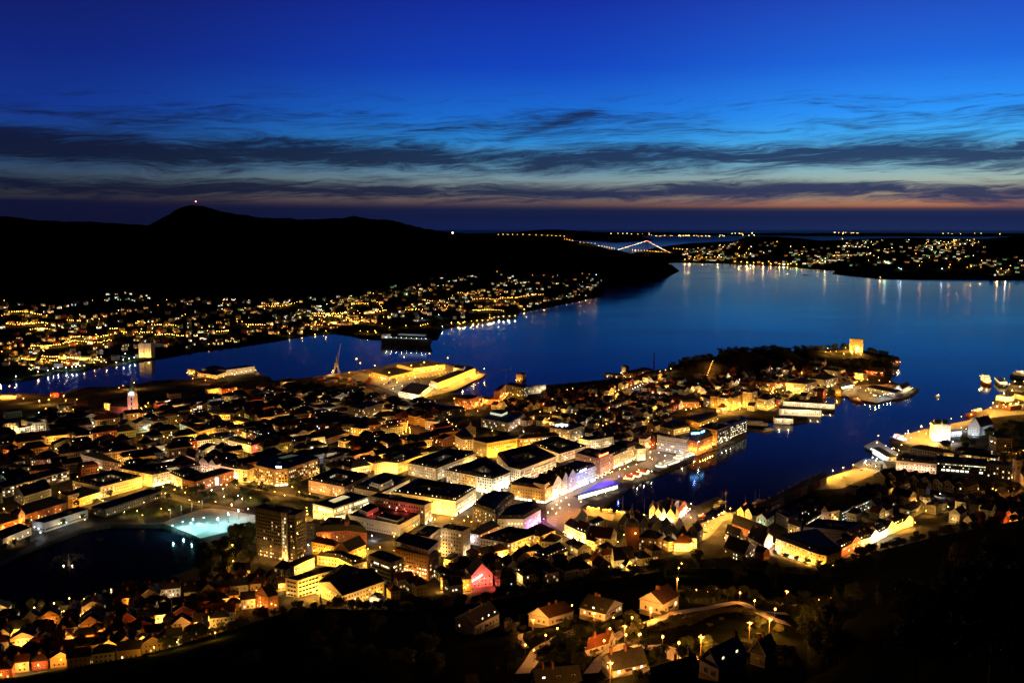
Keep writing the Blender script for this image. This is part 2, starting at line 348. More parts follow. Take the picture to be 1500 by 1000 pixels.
# ---------------------------------------------------------------- the land, as one sheet
def terrain():
    xx, yy, z, sd = GRID['xx'], GRID['yy'], GRID['z'], GRID['sd']
    n, m = xx.shape
    keep = z > -4.5
    k4 = keep[:-1, :-1] | keep[1:, :-1] | keep[1:, 1:] | keep[:-1, 1:]
    idx = np.arange(n * m).reshape(n, m)
    q = np.stack([idx[:-1, :-1], idx[:-1, 1:], idx[1:, 1:], idx[1:, :-1]], -1)[k4]
    used = np.unique(q); mp = np.full(n * m, -1); mp[used] = np.arange(len(used)); q = mp[q]
    co = np.stack([xx.ravel(), yy.ravel(), z.ravel()], -1)[used]
    me = bpy.data.meshes.new('ground')
    me.vertices.add(len(co)); me.vertices.foreach_set('co', co.ravel())
    me.loops.add(q.size); me.loops.foreach_set('vertex_index', q.ravel().astype(np.int32))
    me.polygons.add(len(q)); me.polygons.foreach_set('loop_start', np.arange(0, q.size, 4, dtype=np.int32)); me.polygons.foreach_set('loop_total', np.full(len(q), 4, np.int32))
    a = me.attributes.new('urban', 'FLOAT', 'POINT')
    c = pcol(xx.ravel(), yy.ravel()); toe = np.interp(c, TOE[:, 0], TOE[:, 1])
    urb = ((sd > 0) & (yy.ravel() > toe - 4) & (yy.ravel() < 2600)).astype(np.float32)[used]
    a.data.foreach_set('value', urb)
    me.polygons.foreach_set('use_smooth', np.ones(len(q), bool)); me.update(); me.validate()
    print('terrain', len(co))
    m_ = bpy.data.materials.new('land'); m_.use_nodes = True; t = NT(m_.node_tree)
    b = t.n('ShaderNodeBsdfPrincipled'); o = t.n('ShaderNodeOutputMaterial'); t.put(o.inputs[0], b.outputs[0])
    g = t.n('ShaderNodeTexCoord').outputs['Object']; at_ = t.n('ShaderNodeAttribute', attribute_name='urban')
    n1 = t.noise(g, .035, 5); n2 = t.noise(g, .5, 4)
    pave = t.mix(t.mr(n1, .42, .58), (.060, .058, .055), (.115, .105, .092))
    pave = t.mix(t.m('MULTIPLY', n2, .5), pave, (.04, .038, .036))
    wild = t.mix(t.mr(t.noise(g, .02, 6, .65), .35, .65), (.006, .008, .004), (.014, .016, .008))
    t.put(b.inputs['Base Color'], t.mix(at_.outputs['Fac'], wild, pave)); b.inputs['Roughness'].default_value = .9
    b.inputs['Specular IOR Level'].default_value = 0.0
    bp = t.n('ShaderNodeBump'); bp.inputs['Strength'].default_value = .5; bp.inputs['Distance'].default_value = .3
    t.put(bp.inputs['Height'], n2); t.put(b.inputs['Normal'], bp.outputs[0])
    me.materials.append(m_)
    ob = bpy.data.objects.new('ground', me); COL.objects.link(ob); ob['kind'] = 'structure'
    return ob
terrain()
# ---------------------------------------------------------------- the fjord
def water():
    mb = MB(); m = bpy.data.materials.new('sea_water'); m.use_nodes = True; t = NT(m.node_tree)
    b = t.n('ShaderNodeBsdfPrincipled'); o = t.n('ShaderNodeOutputMaterial'); t.put(o.inputs[0], b.outputs[0])
    b.inputs['Base Color'].default_value = (.0015, .004, .012, 1); b.inputs['IOR'].default_value = 1.33; b.inputs['Specular IOR Level'].default_value = .5
    g = t.n('ShaderNodeTexCoord').outputs['Object']
    mp = t.n('ShaderNodeMapping'); t.put(mp.inputs[0], g); mp.inputs['Scale'].default_value = (.0016, .0042, 1)
    n0 = t.noise(mp.outputs[0], 1.0, 5, .6, .4)
    yy = t.n('ShaderNodeSeparateXYZ'); t.put(yy.inputs[0], g)
    rg = t.m('ADD', t.mr(n0, .35, .7, .085, .13), t.mr(yy.outputs[1], 9000.0, 24000.0, 0.0, .35))
    t.put(b.inputs['Roughness'], rg)
    df = t.n('ShaderNodeBsdfDiffuse'); df.inputs[0].default_value = (.006, .010, .016, 1); mx = t.n('ShaderNodeMixShader'); t.put(mx.inputs[0], t.mr(yy.outputs[1], 1300.0, 5000.0, .50, .20))
    t.put(mx.inputs[1], b.outputs[0]); t.put(mx.inputs[2], df.outputs[0]); t.put(o.inputs[0], mx.outputs[0])
    ring = [(0, 100, 400)]
    N = 64
    rs = [300, 2000, 8000, 25000, 62000]
    for k in range(len(rs)):
        for i in range(N):
            a0, a1 = R(-50 + 100 * i / N), R(-50 + 100 * (i + 1) / N)
            r0 = rs[k - 1] if k else 0; r1 = rs[k]
            p = [(r0 * math.sin(a0), r0 * math.cos(a0), 0), (r1 * math.sin(a0), r1 * math.cos(a0), 0), (r1 * math.sin(a1), r1 * math.cos(a1), 0), (r0 * math.sin(a1), r0 * math.cos(a1), 0)]
            p = p[::-1] if k else [p[3], p[2], p[1]]
            mb.face(p, m)
    mb.build('water', kind='structure')
water()
# ---------------------------------------------------------------- buildings
OX0, OY0, OC = -1500.0, 480.0, 3.0
OCC = np.zeros((1000, 960), bool)                     # [y, x] cells of ground already built on
def mark(P, grow=2.0):
    P = np.array([(p[0], p[1]) for p in P]); lo = P.min(0) - grow - 3; hi = P.max(0) + grow + 3
    i0, i1 = max(0, int((lo[0] - OX0) / OC)), min(OCC.shape[1], int((hi[0] - OX0) / OC) + 1)
    j0, j1 = max(0, int((lo[1] - OY0) / OC)), min(OCC.shape[0], int((hi[1] - OY0) / OC) + 1)
    if i1 <= i0 or j1 <= j0: return
    gx, gy = np.meshgrid(OX0 + (np.arange(i0, i1) + .5) * OC, OY0 + (np.arange(j0, j1) + .5) * OC)
    OCC[j0:j1, i0:i1] |= sdf(P, gx, gy) > -grow
def free(P, grow=1.0):
    P = np.array([(p[0], p[1]) for p in P]); lo = P.min(0) - 1; hi = P.max(0) + 1
    i0, i1 = int((lo[0] - OX0) / OC), int((hi[0] - OX0) / OC) + 1
    j0, j1 = int((lo[1] - OY0) / OC), int((hi[1] - OY0) / OC) + 1
    if i0 < 0 or j0 < 0 or i1 > OCC.shape[1] or j1 > OCC.shape[0]: return False
    gx, gy = np.meshgrid(OX0 + (np.arange(i0, i1) + .5) * OC, OY0 + (np.arange(j0, j1) + .5) * OC)
    return not (OCC[j0:j1, i0:i1] & (sdf(P, gx, gy) > -grow)).any()
def area(P): return .5 * sum(P[i][0] * P[(i + 1) % len(P)][1] - P[(i + 1) % len(P)][0] * P[i][1] for i in range(len(P)))
def inset(P, d):
    n = len(P); out = []
    for i in range(n):
        p0, p1, p2 = Vector(P[i - 1]), Vector(P[i]), Vector(P[(i + 1) % n])
        a, b = (p1 - p0).normalized(), (p2 - p1).normalized()
        na, nb = Vector((-a.y, a.x)), Vector((-b.y, b.x))
        k = 1 + na.dot(nb)
        m = (na + nb) / max(k, .25)
        out.append(tuple(p1 + m * d))
    return out
def cen(P): return (sum(p[0] for p in P) / len(P), sum(p[1] for p in P) / len(P))
def lerp(a, b, t): return (a[0] + (b[0] - a[0]) * t, a[1] + (b[1] - a[1]) * t)
WM = {}
def win_mesh(kind, dark=False, mull=True):
    k = (kind, dark, mull)
    if k not in WM:
        mb = MB(); fm = DFRAME if dark else FRAME; d = .09
        x0, x1, z0, z1, f = -.5, .5, 0.0, 1.0, .09
        for a, b, c, e in ((x0, x1, z0, z0 + f), (x0, x1, z1 - f, z1), (x0, x0 + f, z0 + f, z1 - f), (x1 - f, x1, z0 + f, z1 - f)) + (((-.035, .035, z0 + f, z1 - f),) if mull else ()):
            mb.face([(a, -d, c), (b, -d, c), (b, -d, e), (a, -d, e)], fm)
        for a, b in (((x0, z0), (x1, z0)), ((x1, z0), (x1, z1)), ((x1, z1), (x0, z1)), ((x0, z1), (x0, z0))):
            mb.face([(a[0], 0, a[1]), (b[0], 0, b[1]), (b[0], -d, b[1]), (a[0], -d, a[1])], fm)
        mb.face([(x0 + .02, -.045, z0 + .02), (x1 - .02, -.045, z0 + .02), (x1 - .02, -.045, z1 - .02), (x0 + .02, -.045, z1 - .02)], PANE[kind])
        WM[k] = mb.mesh('window')
    return WM[k]
DM = {}
def dormer_mesh(kind, rm):
    k = (kind, rm)
    if k not in DM:
        mb = MB(); wm = WALL['pale']
        mb.face([(-.7, 0, 0), (.7, 0, 0), (.7, 0, 1.5), (-.7, 0, 1.5)], wm)
        mb.face([(-.5, -.04, .25), (.5, -.04, .25), (.5, -.04, 1.3), (-.5, -.04, 1.3)], PANE[kind])
        for s in (-1, 1): mb.face([(s * .7, 0, 0), (s * .7, 2, 0), (s * .7, 2, 1.5), (s * .7, 0, 1.5)], ROOF[rm])
        mb.face([(-.85, -.15, 1.5), (.85, -.15, 1.5), (.85, 2.3, 1.75), (-.85, 2.3, 1.75)], ROOF[rm])
        DM[k] = mb.mesh('dormer')
    return DM[k]
LAMPS = []          # x, y, z, colour, watts, height
LMS = []            # landmarks for telling the smaller houses apart
STAT = {}
def facing(a, b, z):
    m = ((a[0] + b[0]) / 2, (a[1] + b[1]) / 2); n = (b[1] - a[1], -(b[0] - a[0]))
    return n[0] * -m[0] + n[1] * -m[1] > 0
def wall_windows(a, b, z0, h, fl, dx, ww, wh, lit, cols, rr, shop=None, rowlit=None, base=.9):
    """(x, y, z, angle, w, h, pane kind) for one wall"""
    L = math.hypot(b[0] - a[0], b[1] - a[1]); n = int((L - 1.0) / dx)
    if n < 1: return []
    rows = max(1, int((h - .6) / fl)); out = []; ang = math.atan2(b[1] - a[1], b[0] - a[0]); off = (L - (n - 1) * dx) / 2
    for r in range(rows):
        p = lit if not rowlit or r not in rowlit else rowlit[r]
        if shop and r == 0: continue
        k = 0
        while k < n:
            t = (off + k * dx) / L; x, y = lerp(a, b, t)
            kind = 'off'
            if rr.random() < p:
                kind = rr.choice(cols); u = rr.random()
                if u < .22: kind = 'dim'
                elif u < .4: kind = 'warm'
            out.append((x, y, z0 + base + r * fl + (fl - wh) * .35, ang, ww, wh, kind)); k += 1
    if shop:
        m = max(1, int(L / 5.0))
        for k in range(m):
            x, y = lerp(a, b, (k + .5) / m)
            out.append((x, y, z0 + .35, ang, L / m * .82, 2.5, shop if rr.random() < .85 else 'off'))
    return out
def bld(label, pts, h, shape='hip', wall='cream', roof='slate', dep=None, walls=None, name='town_building', cat='building', fl=3.4, dx=3.2, ww=1.25, wh=1.75, lit=.14,
        cols=('warm', 'yel', 'yel', 'white'), shop=None, shopw=None, lamps=None, lm=None, rise=None, shrink=.42, cshift=(0, 0), z0=None, dorm=0, dlit=.2, chim=2, rowlit=None, dark=False,
        world=None, group=None, parts=None, over=.4, nowin=(), seed=None, mk=True, gx=None, pmax=96):
    rr = random.Random(seed if seed is not None else hash(label) % 9973 if False else sum(map(ord, label)))
    if world is not None: P = [tuple(p) for p in world]; zg = z0 if z0 is not None else G(*cen(P))
    else:
        zg = z0
        if zg is None:
            x, y = at(*pts[0], 3 + h); zg = G(x, y); x, y = at(*pts[0], zg + h); zg = G(x, y)
        P = [at(px, py, zg + h) for px, py in pts]
        if len(P) == 2:
            a, b = Vector(P[0]), Vector(P[1]); n = Vector((-(b - a).y, (b - a).x)).normalized() * dep
            P = [tuple(a), tuple(b), tuple(b + n), tuple(a + n)]
        elif len(P) == 3: P.append((P[0][0] + P[2][0] - P[1][0], P[0][1] + P[2][1] - P[1][1]))
    if area(P) < 0: P = P[::-1]
    if mk: mark(P)
    c = cen(P); org = (c[0], c[1], zg); slant = math.hypot(c[0], c[1])
    par = parts if parts is not None else slant < 1190
    zb = zg - 2.0; ze = zg + h
    wm = [WALL[(walls or {}).get(i, wall)] for i in range(len(P))]
    W = MB(); Rf = MB(); rm = ROOF[roof]
    W.prism(P, zb, ze, wm, cap=False)
    if slant < 1600 and wall not in ('glass', 'stone'):
        B2 = inset(P, -.18); W.loft(B2, ze - .5, B2, ze - .12, wm[0]); W.loft(B2, ze - .12, P, ze - .1, wm[0]); W.loft(P, ze - .55, B2, ze - .5, wm[0])
        if h > 9: B3 = inset(P, -.1); W.loft(B3, zg + 3.5, B3, zg + 3.75, wm[0]); W.loft(B3, zg + 3.75, P, zg + 3.76, wm[0])
    E = inset(P, -over)
    if par and shape in ('court', 'mansard') and not dorm: dorm = 7; dlit = .18
    if par and shape == 'court': chim += 3
    dims = [math.dist(P[i], P[(i + 1) % len(P)]) for i in range(len(P))]
    holes = None; chs = []; dspots = []
    if shape in ('hip', 'gable') and len(P) == 4:
        lng = 0 if dims[0] + dims[2] >= dims[1] + dims[3] else 1
        if shape == 'gable' and gx is not None: lng = gx
        Q = E[lng:] + E[:lng]; P2 = P[lng:] + P[:lng]                       # Q0-Q1 and Q2-Q3 long, ends Q1-Q2, Q3-Q0
        wid = (math.dist(Q[1], Q[2]) + math.dist(Q[3], Q[0])) / 2; L = math.dist(Q[0], Q[1])
        rs = rise if rise is not None else min(7.5, wid * (.42 if shape == 'hip' else .5))
        m1, m0 = lerp(Q[1], Q[2], .5), lerp(Q[3], Q[0], .5)
        k = 0.0 if shape == 'gable' else min(.46, wid * .45 / max(L, 1))
        r0, r1 = lerp(m0, m1, k), lerp(m0, m1, 1 - k); zr = ze + rs; e3 = [(*q, ze - .05) for q in Q]
        Rf.face([e3[0], e3[1], (*r1, zr), (*r0, zr)], rm); Rf.face([e3[2], e3[3], (*r0, zr), (*r1, zr)], rm)
        if shape == 'hip':
            Rf.face([e3[1], e3[2], (*r1, zr)], rm); Rf.face([e3[3], e3[0], (*r0, zr)], rm)
        else:
            th = .25
            for a, b, m in ((P2[1], P2[2], lerp(P2[1], P2[2], .5)), (P2[3], P2[0], lerp(P2[3], P2[0], .5))):
                W.face([(*a, ze), (*b, ze), (*m, zr - .3)], wm[0])
            for (a, b) in ((e3[0], (*r0, zr)), ((*r0, zr), e3[3]), (e3[1], (*r1, zr)), ((*r1, zr), e3[2])):
                Rf.face([a, b, (b[0], b[1], b[2] - th), (a[0], a[1], a[2] - th)], FRAME)
        Rf.face([(q[0], q[1], ze - .08) for q in reversed(Q)], rm)
        for _ in range(chim):
            x, y = lerp(r0, r1, rr.uniform(.08, .92)); chs.append((x, y, zr - 1.0))
        sl = [(Q[0], Q[1], rs / max(wid / 2, 1))] if True else []
        dspots = [(i, rs / max(wid / 2, 1)) for i in range(4)] if shape == 'hip' else [(lng, rs * 2 / wid), ((lng + 2) % 4, rs * 2 / wid)]
    elif shape == 'court':
        rs = rise if rise is not None else 3.6
        cc = (c[0] + cshift[0], c[1] + cshift[1]); I = [lerp(cc, p, shrink) for p in P]
        a1 = [lerp(E[i], I[i], .22) for i in range(len(P))]; a2 = [lerp(E[i], I[i], .5) for i in range(len(P))]; a3 = [lerp(E[i], I[i], .8) for i in range(len(P))]
        Rf.loft(E, ze - .05, a1, ze + rs * .72, rm); Rf.loft(a1, ze + rs * .72, a2, ze + rs, rm); Rf.loft(a2, ze + rs, a3, ze + rs * .7, rm); Rf.loft(a3, ze + rs * .7, I, ze, rm)
        W.prism(I[::-1], zg, ze, WALL[wall], cap=False); holes = I
        for _ in range(chim):
            i = rr.randrange(len(P)); x, y = lerp(a2[i], a2[(i + 1) % len(P)], rr.uniform(.05, .95)); chs.append((x, y, ze + rs - 1.0))
        dspots = [(i, 1.0) for i in range(len(P))]
    elif shape == 'flat':
        par_h = .8
        W.prism(P, ze, ze + par_h, wm, cap=False); I = inset(P, .5); W.loft(P, ze + par_h, I, ze + par_h, wm[0]); W.loft(I, ze + par_h, I, ze + .15, rm)
        Rf.face([(*q, ze + .15) for q in I], rm)
        if len(I) == 4:
            for _ in range(7):
                t, u = rr.uniform(.12, .88), rr.uniform(.15, .85); q = lerp(lerp(I[0], I[1], t), lerp(I[3], I[2], t), u); Rf.box((*q, ze + .15), (rr.uniform(.8, 3.2), rr.uniform(.8, 2), rr.uniform(.5, 1.5)), rr.choice((WALL['concrete'], ROOF['lead'], ROOF['felt'])), math.atan2(P[1][1] - P[0][1], P[1][0] - P[0][0]))
        for _ in range(chim):
            t = rr.uniform(-.25, .25); u = rr.uniform(-.25, .25); ax = (P[1][0] - P[0][0], P[1][1] - P[0][1]); bx = (P[3][0] - P[0][0], P[3][1] - P[0][1])
            chs.append((c[0] + ax[0] * t + bx[0] * u, c[1] + ax[1] * t + bx[1] * u, ze - .5))
    else:                                              # mansard
        rs = rise if rise is not None else 4.6
        w2 = min(dims) / 2
        a1 = inset(E, min(2.2, w2 * .4)); a2 = inset(E, min(6.5, w2 * .85))
        Rf.loft(E, ze - .05, a1, ze + rs * .72, rm); Rf.loft(a1, ze + rs * .72, a2, ze + rs, rm); Rf.face([(*q, ze + rs) for q in a2], rm)
        Rf.face([(q[0], q[1], ze - .08) for q in reversed(E)], rm)
        for _ in range(chim):
            i = rr.randrange(len(P)); x, y = lerp(a2[i], a2[(i + 1) % len(P)], rr.uniform(.05, .95)); chs.append((x, y, ze + rs - 1.2))
        dspots = [(i, 1.5) for i in range(len(P))]
    # windows
    wins = []
    for i in range(len(P)):
        a, b = P[i], P[(i + 1) % len(P)]
        if i in nowin or not facing(a, b, ze): continue
        wins += wall_windows(a, b, zg, h, fl, dx, ww, wh, lit, cols, rr, (shopw or {}).get(i, shop), rowlit)
    if holes is not None:
        I = holes[::-1]
        for i in range(len(I)):
            a, b = I[i], I[(i + 1) % len(I)]
            if facing(a, b, ze): wins += wall_windows(a, b, zg + h * .45, h * .55, fl, dx * 1.3, ww, wh, .25, cols, rr)
    dl = []
    if dorm:
        for i, sl in dspots:
            a, b = P[i], P[(i + 1) % len(P)]
            if not facing(a, b, ze) or math.dist(a, b) < 6: continue
            n = max(1, int(math.dist(a, b) / dorm)); ang = math.atan2(b[1] - a[1], b[0] - a[0])
            for k in range(n):
                x, y = lerp(a, b, (k + .5) / n); d = 1.1
                dl.append((x - math.sin(ang) * d, y + math.cos(ang) * d, ze + min(1.1 * sl, 1.6) - .1, ang, rr.choice(('yel', 'warm', 'white')) if rr.random() < dlit else 'off'))
    if par:
        root = empty(name, org, label, cat, group)
        W.build('wall', root); ro = Rf.build('roof', root)
        for x, y, z in chs:
            cb = MB(); big = shape == 'flat'
            cb.box((x, y, z), (rr.uniform(3, 7), rr.uniform(3, 5), rr.uniform(2.6, 3.6)) if big else (1.3, .8, rr.uniform(2.2, 3.2)), WALL['concrete'] if big else WALL['brick'], math.atan2(P[1][1] - P[0][1], P[1][0] - P[0][0]))
            o = cb.build('plant_room' if big else 'chimney', ro)
        if len(dl) <= 40:
            for x, y, z, ang, kd in dl: inst(dormer_mesh(kd, roof), 'dormer', (x, y, z), ang, parent=ro)
        wins.sort(key=lambda q: q[6] == 'off')
        for q in wins[:pmax]: inst(win_mesh(q[6], dark), 'window', q[:3], q[3], (q[4], 1, q[5]), root)
        rest = wins[pmax:]
        if rest:
            mb = MB()
            for x, y, z, ang, wi, hi, kd in rest:
                cs, sn = math.cos(ang), math.sin(ang); o = .05; fr = DFRAME if dark else FRAME
                mb.face([(x + u * cs * wi / 2 + o * sn, y + u * sn * wi / 2 - o * cs, z + v * hi) for u, v in ((-1, 0), (1, 0), (1, 1), (-1, 1))], PANE[kd])
                for v in (-.06, 1.0): mb.face([(x + u * cs * wi / 2 + .08 * sn, y + u * sn * wi / 2 - .08 * cs, z + v * hi + q2) for u, q2 in ((-1, 0), (1, 0), (1, .1), (-1, .1))], fr)
            o = mb.build('window', root); o['kind'] = 'stuff'
        ob = root
    else:
        for q in Rf.f: pass
        off = len(W.v)
        for f, mi in zip(Rf.f, Rf.mi): W.f.append(tuple(i + off for i in f)); W.mi.append(W.mid(Rf.mats[mi]))
        W.v += Rf.v
        for x, y, z in chs: W.box((x, y, z), (1.2, .8, 2.6), WALL['brick'])
        for x, y, z, ang, wi, hi, kd in wins:
            cs, sn = math.cos(ang), math.sin(ang); o = .06
            W.face([(x + u * cs * wi / 2 + o * sn, y + u * sn * wi / 2 - o * cs, z + v * hi) for u, v in ((-1, 0), (1, 0), (1, 1), (-1, 1))], PANE[kd])
        for x, y, z, ang, kd in dl:
            cs, sn = math.cos(ang), math.sin(ang)
            W.box((x - 1 * -sn * 0 - sn * .8, y + cs * .8, z), (1.4, 1.8, 1.6), rm, ang)
            W.face([(x + u * cs * .5 + .12 * sn, y + u * sn * .5 - .12 * cs, z + .3 + v) for u, v in ((-1, 0), (1, 0), (1, 1), (-1, 1))], PANE[kd])
        ob = W.build(name, None, org); tag(ob, label, cat, group)
    for i, spec in (lamps or {}).items():
        col, pw = spec[0], spec[1]; sp = spec[2] if len(spec) > 2 else 22.0; off = spec[3] if len(spec) > 3 else 4.4
        a, b = P[i], P[(i + 1) % len(P)]; L = math.dist(a, b); n = max(1, round(L / sp)); nn = ((b[1] - a[1]) / L, -(b[0] - a[0]) / L)
        for k in range(n):
            x, y = lerp(a, b, (k + .5) / n); LAMPS.append((x + nn[0] * off, y + nn[1] * off, zg, col, pw * rr.uniform(.6, 1.3), 5.4))
    if lm:
        x, y = to_px(c[0], c[1], ze); LMS.append((lm, x, y))
    ob['_P'] = [v for p in P for v in p]; ob['_h'] = h; ob['_z'] = zg
    return ob
def T(ox, oy, s=7.5): return lambda *p: [(ox + a / s, oy + b / s) for a, b in p]
def wing(root, pts, h, wall='cream', roof='felt', z0=None, dep=None, lit=.2, cols=('yel', 'white'), dx=3.2, fl=3.4, ww=1.3, wh=1.7, win=True, name='wing', zb=None):
    """a lower or taller block of the same house"""
    zg = root['_z']; P = [at(px, py, zg + h) for px, py in pts]
    if len(P) == 2:
        a, b = Vector(P[0]), Vector(P[1]); n = Vector((-(b - a).y, (b - a).x)).normalized() * dep
        P = [tuple(a), tuple(b), tuple(b + n), tuple(a + n)]
    elif len(P) == 3: P.append((P[0][0] + P[2][0] - P[1][0], P[0][1] + P[2][1] - P[1][1]))
    mark(P)
    rr = random.Random(len(label_of(root)))
    mb = MB(); mb.prism(P, zg - 1 if zb is None else zg + zb, zg + h + .6, WALL[wall], cap=False); I = inset(P, .4); mb.loft(P, zg + h + .6, I, zg + h + .6, WALL[wall]); mb.loft(I, zg + h + .6, I, zg + h, ROOF[roof]); mb.face([(*q, zg + h) for q in I], ROOF[roof])
    o = mb.build(name, root)
    if win:
        for i in range(len(P)):
            a, b = P[i], P[(i + 1) % len(P)]
            if facing(a, b, 0):
                z = zg if zb is None else zg + zb
                for q in wall_windows(a, b, z, h - (zb or 0), fl, dx, ww, wh, lit, cols, rr)[:30]:
                    inst(win_mesh(q[6]), 'window', q[:3], q[3], (q[4], 1, q[5]), root)
    return P
def label_of(o): return o['label']
def street(pts, col, pw, sp=26.0, h=7.5, z=None, jit=.3, wide=9, off=0.0):
    """lamps along a street traced on the ground"""
    W_ = [atg(px, py) for px, py in pts]; acc = 0.0; first = True
    for a, b in zip(W_[:-1], W_[1:]):
        L = math.dist(a[:2], b[:2]); n = ((b[1] - a[1]) / max(L, .1), -(b[0] - a[0]) / max(L, .1)); d = -acc if not first else 0.0
        if not first: d = sp - acc
        while d <= L:
            t = d / max(L, .1); x, y = lerp(a, b, t)
            LAMPS.append((x + n[0] * off, y + n[1] * off, a[2] + (b[2] - a[2]) * t, col, pw * rnd.uniform(1 - jit, 1 + jit), h)); d += sp
        acc = L - (d - sp); first = False
        q = Vector(n) * wide / 2
        mark([(a[0] + q.x, a[1] + q.y), (b[0] + q.x, b[1] + q.y), (b[0] - q.x, b[1] - q.y), (a[0] - q.x, a[1] - q.y)] if area([(a[0] + q.x, a[1] + q.y), (b[0] + q.x, b[1] + q.y), (b[0] - q.x, b[1] - q.y), (a[0] - q.x, a[1] - q.y)]) > 0 else [(a[0] - q.x, a[1] - q.y), (b[0] - q.x, b[1] - q.y), (b[0] + q.x, b[1] + q.y), (a[0] + q.x, a[1] + q.y)], 0)
def spot(pts, col, pw, h=7.5):
    for px, py in pts:
        x, y, z = atg(px, py); LAMPS.append((x, y, z, col, pw, h))
# ---------------------------------------------------------------- the town, block by block
A = T(340, 720); B = T(440, 640); C = T(540, 740); D = T(600, 620); E5 = T(760, 600); F6 = T(700, 700); H7 = T(860, 700); G8 = T(930, 580)
K = T(0, 640); L = T(160, 640); M = T(300, 640); N = T(200, 560); O = T(400, 560); Q6 = T(600, 540); I6 = T(1060, 680, 6.535); J6 = T(1260, 600, 6.25)
U = T(980, 480); V = T(1140, 480, 6.805); Z0 = T(0, 500, 6.805); s1 = T(0, 400, 3.75); s2 = T(400, 400, 3.75); s4 = T(1100, 480, 3.75)
Wm = ('white', 'yel', 'yel', 'white')
tower = bld('tall slab office tower with a few lit windows beside the park', A((252, 178), (695, 262), (803, 212)), 46, 'flat', 'dark_concrete', fl=3.3, dx=2.55, ww=1.3, wh=1.7, lit=.07, name='office_tower', cat='tower', chim=2, lamps={0: ('y', 1100, 24, 7)}, lm='the tall office tower', rowlit={0: .75, 1: .3}, pmax=100)
wing(tower, A((535, 232), (600, 245)), 46.6, 'pale', dep=1.2, name='stair_strip', lit=.5, dx=2.4, fl=3.3)
lib = bld('flat-roofed pale hall with glowing top storey and skylit court', B((135, 738), (360, 792), (760, 655)), 15.5, 'flat', 'pale', fl=4.9, dx=2.3, ww=1.7, wh=3.3, lit=.2, cols=Wm, rowlit={2: 1.0, 0: .55}, chim=0, lm='the hall with the glowing top storey', lamps={1: ('w', 1100, 18), 0: ('y', 1700, 18)})
sk = MB(); q = [at(px, py, 3 + 16.6) for px, py in B((310, 694), (372, 716), (545, 652), (470, 632))]; sk.prism(q, 18.2, 19.3, WALL['pale'], top=pmat('lit_skylight_glass', (.5, .45, .3), .3, .3, .25, em=(1, .78, .36), es=.75)); sk.build('skylight', lib)
ds = bld('brown department store with red-lit terrace on its roof', B((765, 655), (1365, 757), (1442, 712)), 20, 'flat', 'concrete', fl=3.6, lit=.12, rowlit={3: .5}, cols=Wm, shopw={1: 'shop'}, lm='the store with the red-lit roof', lamps={1: ('w', 2400, 16)}, chim=2)
wing(ds, B((527, 858), (1090, 968), (1312, 845)), 11.5, 'pale', lit=.1, fl=3.7)
wing(ds, B((640, 790), (735, 830), (860, 765)), 15.5, 'concrete', lit=.0)
wing(ds, B((840, 868), (1060, 925), (1140, 880)), 14.0, 'concrete', lit=.0)
for px, py in B((900, 835), (1050, 805), (1160, 815), (790, 850)):
    x, y = at(px, py, 16); LAMPS.append((x, y, 14.3, 'r', 900, 2.2))
bld('pink brick block with mansard and inner court by the yellow avenue', B((90, 470), (482, 545), (745, 418)), 14, 'court', 'pink', 'felt', lit=.3, cols=('yel', 'white', 'warm'), lamps={0: ('a', 900, 18)}, lm='the pink brick court block', rise=4, shrink=.5)
st = bld('cream block with white stepped tower storeys on its corner', B((590, 553), (890, 610), (1200, 462)), 14, 'mansard', 'cream', lit=.18, lamps={1: ('w', 1800, 18)}, lm='the block with the stepped tower', dorm=5)
wing(st, B((755, 518), (888, 553), (1028, 490)), 19.5, 'pale', zb=12, lit=.3, cols=('white', 'green'))
wing(st, B((775, 500), (880, 527), (1010, 468)), 22.5, 'white', zb=19, lit=.2)
bld('large pale corner block with long lit light-well in its roof', [(576, 720), (666.7, 733.5), (697, 714.5)], 17, 'court', 'pale', lit=.2, lamps={0: ('y', 2500, 14), 1: ('w', 1700, 11)}, shopw={1: 'shop'}, rise=4, shrink=.42, dorm=5, dlit=.45, cshift=(-8, 6), lm='the block with the long lit light-well', parts=True)
for px, py in D((140, 700), (260, 720), (370, 735)):
    x, y = at(px, py, 8); LAMPS.append((x, y, 8, 'a', 700, 4))
bld('long white block with pale blue end and roof court', [(598, 678), (638.5, 686), (696.5, 663.5)], 15, 'court', 'white', walls={0: 'white'}, lit=.16, lamps={0: ('w', 420, 20), 1: ('w', 900, 18)}, rise=4, shrink=.36, dorm=6, lm='the white block with the blue end', parts=True, rowlit={0: .4})
bld('white and yellow corner block half wrapped in dark glass', [(653.3, 688), (676, 692.7), (698, 697.3), (721.3, 701), (736.7, 695.7), (747.3, 690.5), (712, 668.5)], 18, 'court', 'white', walls={1: 'yellow', 2: 'blue', 3: 'blue'}, lit=.2, cols=('warm', 'yel', 'white'), shopw={2: 'shop', 3: 'shop', 4: 'shop'}, lamps={0: ('w', 350, 22), 1: ('a', 500, 20), 2: ('w', 900, 14), 4: ('w', 1500, 10)}, rise=4, shrink=.38, lm='the corner block wrapped in glass', dorm=6, parts=True, rowlit={1: .55, 2: .45})
bld('big square block with one wall glowing bright yellow', [(693.3, 643.5), (713.3, 648.8), (757.5, 641)], 20.5, 'hip', 'yellow', walls={0: 'cream', 3: 'cream'}, lit=.1, dx=3.4, lamps={1: ('y', 5200, 13, 7), 0: ('a', 260, 20)}, lm='the block with the bright yellow wall', rise=4, parts=True)  # yellow plaster on the lamplit face puts lamplight into the wall colour
